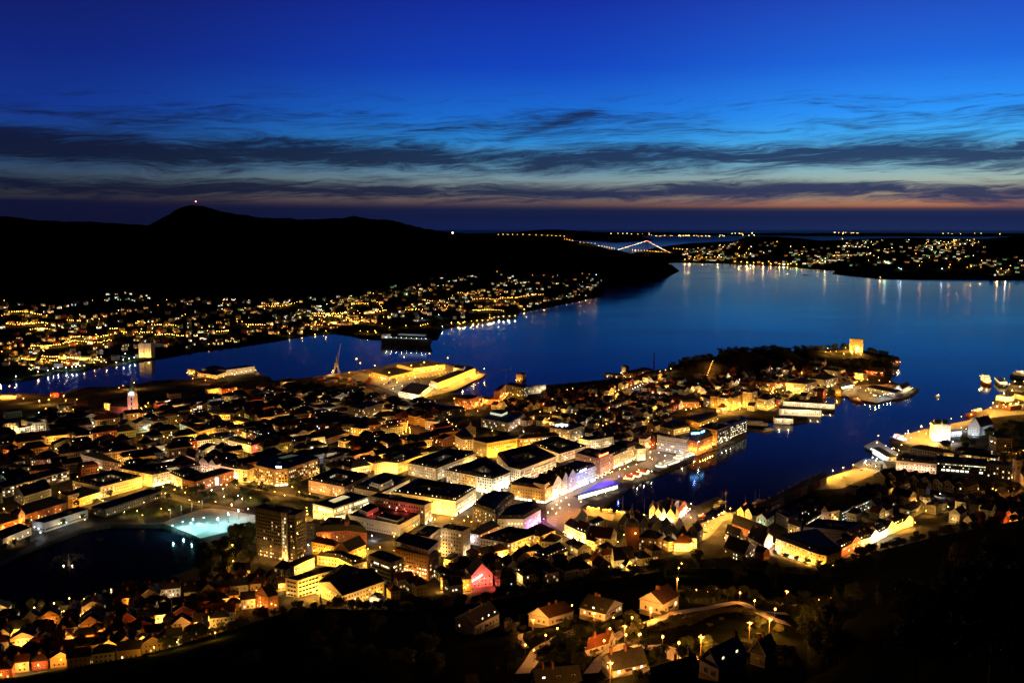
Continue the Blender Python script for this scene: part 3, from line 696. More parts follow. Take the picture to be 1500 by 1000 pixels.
bld('yellow block with long eaves next to the bright yellow wall', [(757.8, 641.8), (766, 642.5), (819, 636.5)], 16, 'hip', 'yellow', lit=.25, cols=('cool', 'white', 'yel'), lamps={1: ('y', 1900, 16)}, rise=4.5, rowlit={3: .8})
bld('rounded cream block end behind the bright yellow wall', [(666.5, 637.6), (677, 643), (692, 643.5), (693, 640), (682, 628)], 15, 'mansard', 'cream', lit=.12, lamps={0: ('a', 700, 16), 1: ('a', 700, 16)})
bld('ornate white block with lit courtyard and crested rounded corner', [(728, 664), (745.5, 683.3), (762, 687.4), (814.7, 667.5), (782, 651)], 17.5, 'court', 'white', roof='brown', lit=.12, lamps={1: ('w', 800, 15), 2: ('k', 1700, 15), 0: ('w', 300, 20)}, shrink=.42, rise=4.5, dorm=4, dlit=.3, lm='the ornate white block with the lit court', parts=True)
cx, cy_ = at(770, 664, 14)
for dx_, dy_ in ((-10, 0), (8, 6), (0, -8)): LAMPS.append((cx + dx_, cy_ + dy_, 10, 'w', 350, 3))
tg = bld('yellow corner house with square windows facing the market square', F6((362, 66), (735, 118), (850, 62)), 17, 'mansard', 'yellow', lit=.08, shopw={1: 'shop', 0: 'shop'}, lamps={0: ('a', 600, 18), 1: ('w', 1300, 9)}, lm='the yellow market corner house', parts=True)
wing(tg, F6((610, 52), (733, 78), (783, 48)), 21.5, 'yellow', lit=.05, zb=15)
# the quay row
bld('white gabled house in the quay row, brightest lit at street level', E5((372, 832), (478, 775)), 17, 'gable', 'white', dep=22, lit=.25, shop='shop', lamps={0: ('w', 1500, 8)}, gx=1, rise=9, lm='the white gabled quay house')
bld('grey stepped gable house in the quay row', E5((480, 772), (545, 738)), 18, 'gable', 'pale', dep=22, lit=.2, shop='shop', lamps={0: ('k', 900, 10)}, gx=1, rise=8)
bld('narrow dark gabled house in the quay row', E5((547, 736), (628, 695)), 19, 'gable', 'grey', dep=24, lit=.12, shop='shop', lamps={0: ('k', 600, 12)}, gx=1, rise=7)
bs = bld('quay house washed in blue by the bright sign on its roof', E5((632, 692), (842, 612)), 19, 'mansard', 'blue', dep=28, lit=.08, shop='shop', lamps={0: ('W', 800, 10)}, lm='the blue-lit quay house')
sg = MB(); a, b = [at(px, py, 26) for px, py in E5((668, 668), (740, 636))]; ang = math.atan2(b[1] - a[1], b[0] - a[0]); L_ = math.dist(a, b); mx = lerp(a, b, .5)
for k in range(7): sg.box((*lerp(a, b, (k + .5) / 7), 23.4), (L_ / 7 * .7, .4, 2.3), pmat('blue_white_sign', (.6, .6, 1), .4, 0, em=(.28, .34, 1), es=9), ang)
sg.box((mx[0], mx[1] + .4, 22.8), (L_, .3, 3.4), DARK, ang)
sg.build('roof_sign', bs)
LAMPS.append((mx[0] + 3, mx[1] - 8, 18, 'b', 6000, 6))  # blue light added before the sign to carry its glow
gs = MB(); x, y = at(*E5((768, 690))[0], 14)
for k in range(6): gs.box((x, y - 1.2, 6 + k * 2.1), (1.2, .6, 1.4), pmat('green_sign_glow', (.3, .8, .7), .4, 0, em=(.12, .9, .75), es=4))
gs.build('hanging_sign', bs)
ho = bld('tall brick hotel with red glowing sign on its roof edge', E5((622, 478), (893, 543), (1035, 480)), 22.5, 'flat', 'pink', lit=.22, cols=('warm', 'yel'), name='hotel_building', cat='hotel', shopw={1: 'warm', 0: 'warm'}, lamps={1: ('k', 700, 12), 0: ('k', 350, 16)}, lm='the hotel with the red sign', chim=3, parts=True)
sg = MB(); a, b = [at(px, py, 28) for px, py in E5((882, 512), (985, 470))]; ang = math.atan2(b[1] - a[1], b[0] - a[0]); L_ = math.dist(a, b)
for k in range(6): sg.box((*lerp(a, b, (k + .5) / 6), 26.6 + .25 * (k % 2)), (L_ / 6 * .72, .4, 2.2 if k else 3.0), pmat('red_sign', (1, .2, .1), .4, 0, em=(1, .12, .03), es=10), ang)
sg.box((*lerp(a, b, .5), 25.9), (L_, .25, .3), DARK, ang); sg.build('roof_sign', ho)
sg = MB(); a, b = [at(px, py, 24.2) for px, py in E5((928, 532), (1012, 497))]
sg.box((*lerp(a, b, .5), 23.6), (math.dist(a, b), .35, 1.6), pmat('white_sign', (.8, .8, 1), .4, 0, em=(.8, .86, 1), es=6), ang); sg.build('fascia_sign', ho)
LAMPS.append((*at(*E5((930, 520))[0], 27), 24, 'r', 500, 5))
r0 = [(1045, 505), (1135, 478), (1195, 435), (1300, 385), (1392, 425)]
for k, (a, b, hh, lab, wl) in enumerate((((1042, 503), (1120, 470), 17, 'cream house right of the red-signed hotel', 'cream'), ((1122, 468), (1195, 437), 18, 'grey bay-windowed house, second right of the red-signed hotel', 'pale'), ((1197, 418), (1300, 374), 20, 'tallest cream house in the quay row', 'cream'), ((1302, 430), (1394, 420), 16, 'last cream house at the end of the quay row', 'cream'))):
    bld(lab, E5(a, b), hh, 'mansard', wl, dep=24, lit=.3, shop='shop', lamps={0: ('a', 750, 9)}, dorm=5, parts=True, dx=2.8)
bld('twin-turreted cream corner house closing the square', E5((1322, 318), (1392, 322), (1452, 285)), 17, 'hip', 'cream', lit=.25, lamps={0: ('a', 700, 12), 1: ('a', 1000, 12)}, lm='the turreted cream house', rise=6)
bld('orange-lit gable squeezed beside the turreted cream house', E5((1462, 330), (1498, 312)), 12, 'gable', 'redwood', dep=14, lit=.1, gx=1, lamps={0: ('o', 1300, 8)})
wr = bld('cream tiered office block with a white glowing roof lantern', E5((340, 205), (565, 228), (697, 185)), 18, 'flat', 'cream', lit=.2, lamps={1: ('w', 900, 16), 0: ('a', 900, 16)}, lm='the block with the white roof lantern', cols=Wm, parts=True)
wl_ = MB(); q = [at(px, py, 22) for px, py in E5((400, 172), (470, 186), (540, 172), (470, 160))]; wl_.prism(q, 21, 23.5, pmat('lit_roof_lantern', (.8, .85, .85), .5, 0, em=(.85, .97, 1), es=2.6)); wl_.build('roof_lantern', wr)
bld('low white block with flat roof in front of the roof lantern', E5((640, 315), (776, 342), (1042, 300)), 12.5, 'flat', 'white', lit=.15, lamps={1: ('w', 800, 18), 0: ('w', 500, 18)}, parts=True)
bld('dark flat-roofed block with cream rim behind the ornate white block', E5((122, 368), (447, 482), (742, 395)), 12, 'court', 'cream', roof='felt', lit=.15, lamps={1: ('k', 900, 18), 0: ('a', 800, 18)}, rise=2.5, parts=True)
# white-lit cinema front, hotel with white sign, avenue
bld('cream corner building lit yellow at its foot, next to the white block', B((812, 292), (925, 268), (1068, 282), (1350, 190), (1180, 120)), 14, 'court', 'cream', lit=.2, lamps={0: ('w', 500, 16), 1: ('y', 3200, 12), 2: ('y', 2300, 14)}, rise=3.6, shrink=.4, dorm=5, dlit=.3, lm='the cream corner building lit from below', parts=True)
bld('low cream annex with tall chimney left of the cream corner building', B((716, 262), (806, 285)), 10, 'hip', 'cream', dep=20, lit=.1, lamps={0: ('y', 1200, 14)})
cn_ = bld('dark building whose front is a blazing white display', B((245, 240), (330, 250), (500, 190)), 13, 'flat', 'blue', lit=.05, lm='the white display front')
sg = MB(); a, b = [at(px, py, 8) for px, py in B((340, 262), (420, 240))]; ang = math.atan2(b[1] - a[1], b[0] - a[0]); sg.box((*lerp(a, b, .5), 5), (math.dist(a, b), .8, 6), pmat('display_glow', (.8, .85, 1), .4, 0, em=(.72, .82, 1), es=8), ang); sg.build('display_screen', cn_)
x, y = at(*B((380, 275))[0], 6); LAMPS.append((x, y - 6, 3, 'W', 3500, 5))
ht = bld('dark balconied hotel with white sign above its corner', M((548, 312), (765, 362), (912, 352), (1262, 232), (1080, 165), (640, 215)), 20, 'flat', 'ochre', lit=.42, cols=('warm', 'yel', 'yel'), dx=3.4, ww=1.9, wh=1.8, name='hotel_building', cat='hotel', shopw={0: 'warm', 1: 'shop'}, lamps={1: ('y', 1200, 14), 0: ('y', 500, 20)}, lm='the hotel with the white sign', parts=True, dark=True)
sg = MB(); a, b = [at(px, py, 26) for px, py in M((780, 318), (842, 322))]
for k in range(4): sg.box((*lerp(a, b, (k + .5) / 4), 24.2), (math.dist(a, b) / 4 * .8, .4, 2.0), pmat('hotel_sign', (.7, .8, 1), .4, 0, em=(.45, .6, 1), es=9), 0)
sg.build('roof_sign', ht)
gr = MB(); q = [at(px, py, 24.5) for px, py in M((800, 222), (860, 232), (1030, 196), (950, 185))]; gr.prism(q, 23.4, 24.2, WALL['dark'], top=pmat('green_roof_glass', (.1, .14, .05), .3, .3, .3, em=(.5, .65, .2), es=.10)); gr.build('skylight', ht)
bld('ornate yellow-lit corner house with bowed front on the avenue', M((362, 345), (400, 352), (478, 358), (545, 330)), 16, 'mansard', 'cream', lit=.25, cols=('yel', 'warm'), lamps={0: ('y', 1800, 12), 1: ('y', 2600, 9), 2: ('y', 900, 12)}, parts=True, dorm=5)
bld('office block with one long row of glowing windows behind the hotel', M((520, 190), (605, 250), (850, 170)), 10, 'flat', 'dark', lit=.3, rowlit={1: 1.0, 0: .5}, cols=('yel', 'yel', 'white'), dx=2.2, ww=1.8, dark=True)
bld('dark brick museum with a white lit banner between its wings', L((800, 458), (950, 487), (1368, 362)), 13, 'hip', 'brick', roof='felt', lit=.08, lamps={1: ('k', 280, 30), 0: ('y', 400, 20)}, name='museum_building', cat='museum', lm='the dark brick museum', rise=3)
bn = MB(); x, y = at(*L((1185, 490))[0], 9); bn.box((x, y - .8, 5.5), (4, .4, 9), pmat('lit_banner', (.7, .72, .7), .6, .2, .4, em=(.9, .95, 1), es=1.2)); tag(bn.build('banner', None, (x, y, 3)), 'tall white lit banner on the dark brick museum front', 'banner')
LAMPS.append((x - 6, y - 7, 3, 'k', 900, 4)); LAMPS.append((x + 7, y - 7, 3, 'k', 900, 4))
bld('orange-lit corner block with a blue sign on its front', L((112, 338), (470, 412), (662, 372)), 15, 'court', 'cream', lit=.22, cols=('warm', 'yel'), lamps={0: ('y', 1500, 16), 1: ('w', 900, 14)}, shopw={1: 'shop'}, lm='the orange-lit corner block', rise=3.5, parts=True)
sg = MB(); a, b = [at(px, py, 11) for px, py in L((450, 462), (528, 455))]; sg.box((*lerp(a, b, .5), 8.6), (math.dist(a, b), .5, 1.8), pmat('blue_sign', (.3, .4, 1), .4, 0, em=(.2, .35, 1), es=7)); o = sg.build('sign_board', None, (*lerp(a, b, .5), 9)); tag(o, 'glowing blue sign on the orange-lit corner block', 'sign')
bld('cream shop house right of the orange-lit corner block', L((664, 392), (800, 452)), 13, 'mansard', 'cream', dep=26, lit=.3, shop='yel', lamps={0: ('y', 1000, 16)}, dorm=5, dlit=.4)
bld('white shell-gabled house in the lit row behind the museum', L((985, 262), (1085, 282)), 13, 'gable', 'white', dep=16, lit=.1, gx=1, rise=6, lamps={0: ('k', 700, 10)})
bld('white arch-gabled house, right one of the pair behind the museum', L((1090, 285), (1172, 305)), 14, 'gable', 'white', dep=16, lit=.1, gx=1, rise=6, lamps={0: ('k', 900, 10)})
bld('rose-lit arcade row running from the arch-gabled house to the avenue', L((1174, 300), (1420, 352)), 12, 'mansard', 'pale', dep=18, lit=.15, shop='shop', lamps={0: ('k', 1500, 9)}, parts=True, dorm=6)
bld('bright white pavilion house glowing behind the orange-lit block', L((570, 268), (725, 240)), 9, 'flat', 'white', dep=12, lit=.3, lamps={0: ('w', 2400, 9)}, chim=0)
# along the lake, left
bld('long cream office range lit from below beside the lake park', [(147.5, 712.8), (207.5, 697.2)], 13.5, 'court', 'cream', dep=52, lit=.12, dx=2.7, lamps={0: ('y', 1700, 14, 6)}, lm='the long cream range by the park', rise=2.5, parts=True, shrink=.5)
bld('low orange-lit range with tiled strip left of the long cream range', K((870, 668), (1105, 598)), 10, 'hip', 'yellow', dep=26, lit=.3, lamps={0: ('y', 1900, 12)}, parts=True, cols=('white', 'yel'))
bld('square yellow tower house at the end of the orange-lit range', K((745, 640), (868, 608)), 15, 'hip', 'yellow', dep=16, lit=.15, lamps={0: ('y', 1300, 12)}, parts=True, rise=2)
bld('long plain terracotta range with scattered bright windows', K((272, 850), (745, 708)), 10, 'hip', 'orange', dep=24, lit=.25, dx=4.2, lamps={0: ('o', 420, 22)}, cols=('white', 'yel', 'warm'), parts=True, lm='the terracotta range')
bld('small gabled tower house at the corner of the terracotta range', K((205, 850), (272, 835)), 12, 'gable', 'cream', dep=12, lit=.1, gx=1, rise=5, lamps={0: ('o', 1400, 8)})
bld('low orange-lit houses running to the left edge beside the terracotta range', K((-60, 975), (205, 895)), 8, 'hip', 'orange', dep=18, lit=.2, lamps={0: ('o', 1500, 11)}, parts=True)
mu = bld('modern flat museum with one long glowing clerestory by the lake', K((350, 925), (490, 950), (962, 800)), 9, 'flat', 'pale', fl=4.4, lit=.05, rowlit={1: 1.0}, cols=('yel', 'white', 'white'), dx=2.4, ww=2.35, wh=1.9, lamps={1: ('w', 300, 26), 0: ('W', 350, 20)}, lm='the museum with the glowing clerestory', chim=1)
bld('long dark flat hall running behind the lakeside trees', K((1005, 770), (1150, 800), (1640, 640), (1790, 590), (1640, 570)), 8, 'flat', 'dark', lit=.08, cols=('warm',), chim=0, lm='the long dark lakeside hall')
bld('low lakeside pavilion with white eaves at the left edge', [(-14, 783), (4, 790), (46, 773)], 7, 'flat', 'pale', lit=.2, rowlit={1: .9}, cols=Wm, lamps={1: ('a', 350, 16)}, chim=0)
bld('modern office with two long rows of lit windows', K((-70, 520), (55, 560), (760, 372)), 11, 'flat', 'grey', lit=.5, rowlit={1: .75, 2: .45}, cols=('yel', 'white', 'warm'), dx=2.6, ww=2.0, parts=True, lm='the office with two lit rows')
bld('plain grey box building with lit stairway left of the two-row office', K((78, 318), (250, 345), (372, 322)), 11, 'flat', 'concrete', lit=.15, parts=True)
bld('gabled grey house with lit side windows below the two-row office', K((150, 580), (262, 650), (560, 560)), 12, 'gable', 'grey', lit=.25, gx=1, cols=('white', 'yel'), parts=True)
bld('dark red block with long dark roof behind the grey box', K((330, 245), (480, 250), (655, 190)), 12, 'hip', 'brick', lit=.15, parts=True)
bld('orange-lit tower house at the left edge behind the dark red block', K((30, 130), (120, 140), (215, 105)), 12, 'hip', 'orange', lit=.2, lamps={0: ('o', 1500, 12), 1: ('o', 600, 12)}, rise=5)
bld('pink brick terrace lit at its right foot, left of the orange-lit block', K((880, 185), (1120, 250), (1340, 290)), 12, 'hip', 'pink', lit=.2, shopw={0: 'yel'}, lamps={0: ('w', 700, 18)}, parts=True)
bld('long low house with glowing dormer strip on the church hill', K((995, 62), (1070, 90), (1290, 10)), 8, 'hip', 'white', lit=.5, cols=('yel',), rowlit={1: .9})
uni = bld('white theatre-like hall with columned front at the left edge', Z0((40, 822), (185, 808)), 15, 'flat', 'white', dep=26, lit=.1, dx=4, lamps={0: ('a', 1100, 12)}, lm='the white columned hall', chim=0)
bld('white hall wing with square windows right of the columned hall', Z0((208, 785), (345, 812), (458, 800)), 13, 'flat', 'white', lit=.08, lamps={1: ('w', 900, 12), 0: ('a', 500, 16)}, chim=0)
bld('low white link between the two white halls', Z0((188, 865), (345, 840)), 8, 'flat', 'white', dep=12, lit=.1, lamps={0: ('w', 800, 14)}, chim=0)
bld('wide dark villa with lit bay windows left of the church hill', Z0((585, 890), (700, 905), (880, 880)), 9, 'hip', 'cream', lit=.5, cols=('yel', 'warm'))
bld('row of small white gables glowing below the pink-lit church', Z0((1015, 865), (1118, 885)), 8, 'gable', 'white', dep=8, lit=.3, gx=1, rise=5, lamps={0: ('k', 1300, 8)})
bld('yellow-lit manor with tall windows left of the pink-lit church', Z0((1035, 612), (1165, 625)), 11, 'hip', 'cream', dep=16, lit=.35, cols=('yel',), lamps={0: ('y', 1600, 12)})
# middle left
bld('long white terraced row with many gables and black roofs', N((300, 262), (500, 240), (720, 205), (930, 170), (900, 135), (640, 165), (330, 230)), 12, 'mansard', 'white', lit=.14, dx=3, lamps={0: ('a', 260, 30), 1: ('w', 380, 24), 2: ('W', 1100, 16)}, lm='the long white gabled row', dorm=9)
bld('pair of tall white houses at the end of the long gabled row', N((935, 148), (1055, 150)), 16, 'mansard', 'cream', dep=20, lit=.25, lamps={0: ('a', 700, 14)})
bld('corner block with greenish white end and yellow shopfronts', N((472, 450), (545, 475), (690, 540), (870, 492)), 14, 'court', 'yellow', walls={0: 'white'}, lit=.3, cols=('yel', 'warm'), shopw={1: 'yel', 2: 'shop'}, lamps={0: ('g', 500, 12), 1: ('y', 900, 12), 2: ('y', 1800, 10)}, lm='the corner block with yellow shopfronts', dorm=6)
bld('cream block with cut corner across from the yellow shopfronts', N((782, 588), (915, 622), (1005, 602), (1085, 560)), 11, 'mansard', 'pale', lit=.2, lamps={0: ('a', 450, 18), 1: ('a', 300, 18)}, dorm=6)
bld('long cream terrace ending in a red-lit corner', N((1005, 628), (1260, 692), (1350, 668)), 10, 'mansard', 'cream', lit=.2, lamps={0: ('w', 480, 20), 1: ('r', 1500, 14)}, lm='the terrace with the red-lit corner', dorm=5, dlit=.3)
bld('orange-lit chamfered block in the dark roofs', N((1012, 455), (1090, 415), (1180, 435), (1292, 470), (1290, 440), (1130, 390)), 9, 'mansard', 'yellow', lit=.3, lamps={0: ('y', 900, 14), 1: ('y', 1200, 12)})
bld('pale corner house with flat roof behind the arch-gabled pair', N((130, 695), (240, 672), (332, 682)), 10, 'flat', 'white', dep=None, lit=.12, lamps={0: ('w', 350, 16)}, chim=1)
bld('tall narrow house with a column of lit windows', N((85, 570), (180, 588)), 14, 'hip', 'grey', dep=16, lit=.6, cols=('yel', 'warm'))
bld('bow-fronted house with lit bays left of the pale corner house', N((0, 660), (110, 672)), 10, 'hip', 'ochre', dep=16, lit=.5, cols=('yel', 'warm'))
bld('orange-lit low terrace curving below the long white row', N((760, 322), (900, 350), (1030, 350)), 7, 'mansard', 'cream', lit=.15, lamps={0: ('y', 700, 16), 1: ('y', 900, 12)})
bld('rose-lit curved gable terrace above the shell-gabled house', N((545, 800), (640, 830), (680, 775)), 9, 'gable', 'pink', lit=.1, lamps={0: ('k', 500, 12)}, gx=0)
bld('white block with wall of lit windows above the dark roofs', O((390, 260), (525, 288), (745, 258)), 13, 'flat', 'white', lit=.35, cols=('yel', 'white', 'warm'), lamps={1: ('w', 500, 20), 0: ('a', 700, 20)}, lm='the white block with lit windows')
bld('tall bare office slab with glowing stair strip on its corner', O((822, 268), (980, 298), (1192, 232)), 22, 'flat', 'concrete', lit=.1, rowlit={2: .35}, cols=('yel', 'white'), lamps={1: ('y', 450, 22), 0: ('a', 300, 22)}, lm='the bare slab with the glowing stair strip')
sg = MB(); x, y = at(*O((1035, 345))[0], 14)
for k in range(11): sg.box((x - 1, y - 1.6, 5 + k * 1.9), (1.8, .5, 1.2), PANE['yel'])
sg.build('stair_window', [o for o in bpy.data.objects if o.get('label', '').startswith('tall bare office slab')][0])
bld('low flat pale shed right of the bare office slab', O((1192, 300), (1365, 305), (1420, 290)), 10, 'flat', 'cream', lit=.1, lamps={0: ('a', 900, 14)})
bld('white banded office block near the lit container quay', O((1366, 258), (1455, 268), (1530, 240)), 16, 'flat', 'white', lit=.35, rowlit={2: .6}, lamps={0: ('a', 400, 16)})
bld('brick-red office slab left of the lit quay', O((1040, 195), (1210, 130), (1245, 125)), 18, 'flat', 'brick', lit=.12, lamps={1: ('o', 600, 12)})
bld('steep black-roofed hall with yellow-lit gable wall', O((190, 540), (275, 562), (470, 518)), 8, 'hip', 'cream', lit=.05, lamps={0: ('y', 500, 16), 1: ('y', 700, 16)}, rise=9)
bld('dark hall roof with yellow-lit end right of the steep hall', O((420, 580), (590, 618), (830, 545)), 8, 'hip', 'cream', lit=.05, lamps={0: ('y', 1000, 14)}, rise=9)
bld('yellow-lit three-storey school below the bare office slab', O((760, 490), (850, 490), (1010, 512), (1060, 490)), 11, 'mansard', 'cream', lit=.25, cols=('yel',), lamps={0: ('y', 500, 16), 1: ('y', 800, 14)})
bld('house with four big lit windows left of the white display', O((330, 690), (490, 690), (600, 680)), 9, 'hip', 'cream', lit=.3, rowlit={0: .95}, cols=('yel', 'white'), dx=4, ww=2.6, wh=2.0)
bld('dark house with bright strip windows behind the white display', O((615, 745), (705, 760), (812, 725)), 9, 'flat', 'dark', lit=.8, cols=('white', 'yel'), dx=2.2, dark=True)
bld('brick house with orange-lit yard right of the white display', O((795, 800), (895, 800), (1110, 740)), 10, 'hip', 'pink', lit=.25, cols=('warm', 'orange'), lamps={1: ('o', 900, 14)})
# middle
bld('blank white cube with lit penthouse among dark trees', Q6((172, 575), (295, 590), (330, 570)), 12, 'flat', 'white', lit=.02, lamps={0: ('w', 350, 16)})
tr = bld('terraced office with stacked lit floors and white glowing attic', Q6((785, 545), (1085, 600), (1262, 498)), 13, 'flat', 'pale', lit=.35, cols=('yel', 'white'), lamps={1: ('k', 700, 16)}, lm='the terraced office with the white attic')
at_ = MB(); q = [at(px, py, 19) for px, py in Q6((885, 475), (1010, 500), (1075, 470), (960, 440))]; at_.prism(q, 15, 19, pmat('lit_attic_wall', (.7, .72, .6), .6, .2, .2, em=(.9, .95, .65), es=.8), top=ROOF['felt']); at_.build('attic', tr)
bld('rose-lit gabled house in the dark trees', Q6((575, 612), (650, 640), (682, 605)), 9, 'gable', 'pink', gx=0, lit=.1, lamps={0: ('o', 700, 10)})
sc = bld('building under red-lit scaffolding by the bay', Q6((928, 250), (1000, 185), (1058, 175)), 22, 'flat', 'orange', lit=.2, cols=('orange', 'warm'), lamps={0: ('o', 1600, 12), 1: ('o', 1500, 10)}, lm='the scaffolded building', world=None)
bld('dark modern block right of the scaffolded building', Q6((1060, 180), (1250, 215), (1300, 185)), 19, 'flat', 'dark', lit=.2, cols=('yel', 'white'), lamps={0: ('y', 700, 18)}, dark=True)
bld('white glazed office with green-lit ribs above the bay', Q6((1255, 205), (1370, 190), (1500, 175)), 14, 'flat', 'white', dep=None, lit=.5, cols=('green', 'white', 'yel'), lamps={0: ('w', 700, 14)})
bld('small cube tower house on the bay with orange-lit side', Q6((1170, 60), (1240, 70), (1282, 50)), 16, 'flat', 'ochre', lit=.25, lamps={0: ('o', 800, 10)})
bld('half-built apartment frame behind the lit bay shore', Q6((495, 320), (650, 340), (800, 300)), 17, 'flat', 'orange', lit=.4, cols=('warm', 'yel', 'orange'), lamps={0: ('o', 1400, 14), 1: ('o', 700, 14)}, lm='the half-built apartments')
bld('low orange-lit round hall by the bay', Q6((800, 330), (880, 345), (1000, 335)), 8, 'flat', 'orange', lit=.1, lamps={0: ('o', 2200, 12), 1: ('o', 1800, 12)})
bld('long dark glass hall with sloping rows of lamps', Q6((20, 395), (330, 460), (610, 420)), 14, 'hip', 'dark', lit=.12, cols=('yel', 'dim', 'warm'), dark=True, rise=3)
# foot of the hill, centre
bld('office cube with horizontal bands of lit windows', C((-10, 548), (240, 642), (388, 585)), 20, 'flat', 'concrete', lit=.12, rowlit={4: .6, 3: .35}, cols=('white', 'yel'), dx=2.4, ww=2.0, dark=True, lm='the banded office cube', chim=0)
br = bld('orange brick office block with white top storey and dark window bands', C((280, 480), (655, 560), (765, 505)), 22, 'flat', 'orange', fl=3.5, lit=.1, rowlit={0: .9, 1: .75, 2: .55}, cols=('yel', 'yel', 'white'), dx=2.8, ww=1.7, lamps={0: ('y', 1100, 12)}, lm='the orange brick office', chim=1)
wing(br, C((270, 395), (655, 500), (775, 395)), 26, 'white', zb=22.4, lit=.1)
bld('pale L-shaped office with bright white foot and lit floors', C((790, 250), (1035, 292), (1118, 245)), 27, 'flat', 'cream', fl=3.5, lit=.08, dx=2.9, rowlit={2: .3, 3: .3}, cols=('yel', 'white'), lamps={1: ('w', 2600, 10)}, lm='the pale office with the white foot', chim=2)
bld('long low dark wing joining the two office slabs', C((500, 330), (660, 355), (800, 250)), 22, 'flat', 'cream', lit=.05, chim=2)
x, y = at(*C((800, 320))[0], 24); LAMPS.append((x, y - 5, 21, 'w', 700, 3))
bld('small flat pavilion at the white foot of the pale office', C((825, 590), (905, 610), (1000, 545)), 7, 'flat', 'cream', lit=.2, lamps={0: ('y', 1300, 8)}, chim=1)
pk = bld('wide gabled house with its front glowing red under a white tube light', C((1130, 772), (1362, 748)), 11, 'gable', 'pale', dep=18, gx=1, lit=.06, lm='the red-lit gable', rise=10, parts=True, chim=1, cols=('warm',))
P = [tuple(pk['_P'][i:i + 2]) for i in range(0, 8, 2)]; zz0 = pk['_z']; a, b = lerp(P[0], P[1], .02), lerp(P[0], P[1], .5); nn = Vector((P[1][1] - P[0][1], P[0][0] - P[1][0])).normalized()
tb = MB(); tb.tube((a[0] + nn.x, a[1] + nn.y, zz0 + 6.5), (b[0] + nn.x, b[1] + nn.y, zz0 + 11.5), .35, .35, pmat('neon_tube', (1, .5, .5), .4, 0, em=(1, .35, .32), es=16)); tb.build('light_tube', pk)
for t, hh in ((.05, 6), (.28, 8), (.52, 10), (.85, 7)):
    q = lerp(P[0], P[1], t); LAMPS.append((q[0] + nn.x * 6, q[1] + nn.y * 6, zz0 + hh - 3, 'r', 1500, 3))
mark([(P[0][0], P[0][1] - 16), (P[1][0], P[1][1] - 16), P[1], P[0]])
bld('ornate yellow-lit terrace with bay windows left of the red-lit gable', C((812, 808), (975, 790), (1130, 800)), 11, 'mansard', 'yellow', lit=.4, cols=('yel', 'warm'), lamps={0: ('y', 2100, 9), 1: ('y', 800, 12)}, parts=True, dorm=4)
bld('old house with tiled roof and yellow walls behind the courtyard', A((872, 545), (1130, 595), (1185, 560)), 12, 'hip', 'yellow', roof='tile', lit=.05, lamps={0: ('y', 900, 14)}, dx=3, lm='the yellow house with the tiled roof')
bld('yellow gabled school building with tall front gable', A((1135, 640), (1285, 655), (1470, 575)), 12, 'gable', 'yellow', lit=.05, gx=1, lamps={1: ('y', 2400, 10), 0: ('y', 500, 14)}, rise=8, lm='the yellow gabled school')
bld('dark church-like hall with slate roof and ridge turret', A((930, 440), (1260, 420), (1480, 450), (1400, 380), (1050, 330)), 12, 'mansard', 'brick', lit=.02, rise=8)
sp = MB(); x, y = at(*A((1265, 350))[0], 20); sp.box((x, y, 10), (4.5, 4.5, 13), WALL['brick']); e = [(x - 2.8, y - 2.8), (x + 2.8, y - 2.8), (x + 2.8, y + 2.8), (x - 2.8, y + 2.8)]
for i in range(4): sp.face([(*e[i], 23), (*e[(i + 1) % 4], 23), (x, y, 31)], ROOF['slate'])
sp.build('turret', [o for o in bpy.data.objects if o.get('label', '').startswith('dark church-like hall')][0])
bld('glass-ended link block right of the tall tower', A((805, 345), (905, 350), (1050, 320)), 13, 'flat', 'dark', lit=.3, cols=('warm', 'cool', 'dim'), dark=True)
ct = bld('dark long-roofed hall around a yellow-lit courtyard', A((590, 800), (680, 815), (905, 715)), 10, 'hip', 'pale', lit=.03, lamps={1: ('y', 2600, 12)}, rise=3, lm='the hall with the yellow-lit yard')
bld('long parking-deck-like block with open lit bands', A((585, 955), (720, 985), (1165, 850)), 15, 'flat', 'cream', fl=3.6, lit=.15, dx=3.2, ww=2.6, wh=1.6, lamps={1: ('y', 900, 12), 0: ('a', 350, 14)}, lm='the long banded block', chim=1, dark=True)
bld('low roof behind the lit courtyard with a row of dormers', A((930, 695), (1170, 725), (1320, 800), (1480, 760), (1200, 680)), 9, 'mansard', 'cream', lit=.05, dorm=6, dlit=.5, lamps={1: ('y', 1900, 12)})
T2 = T(320, 780, 4.261)
bld('long gabled school range with three small gables on its end', T2((625, 310), (775, 392), (1035, 300)), 12, 'gable', 'cream', gx=1, lit=.12, lamps={1: ('y', 700, 14), 0: ('y', 500, 14)}, rise=6, lm='the gabled school range', dx=3)
bld('second dark school wing behind the gabled range', T2((630, 300), (800, 340), (920, 235)), 13, 'hip', 'pale', lit=.15, cols=('green', 'white'))
bld('small white house with lit gable at the tower foot', T2((345, 215), (425, 230), (470, 200)), 8, 'hip', 'white', lit=.3, lamps={1: ('W', 700, 10)})
bld('orange-lit gabled house at the forest edge', T2((228, 375), (310, 400), (372, 385)), 12, 'gable', 'orange', gx=1, lit=.35, cols=('warm', 'yel'), lamps={0: ('o', 900, 10), 1: ('o', 500, 10)}, lm='the orange-lit gable by the forest')
bld('small house with bright white roof light by the forest edge', T2((940, 400), (1010, 415), (1040, 400)), 6, 'flat', 'white', lit=.2, lamps={0: ('w', 900, 8)})
bld('townhouses with tall lit bays at the forest edge, left of the red wall', T2((1385, 275), (1500, 300), (1560, 270)), 11, 'mansard', 'cream', lit=.3, lamps={0: ('y', 1500, 9)}, dorm=5)
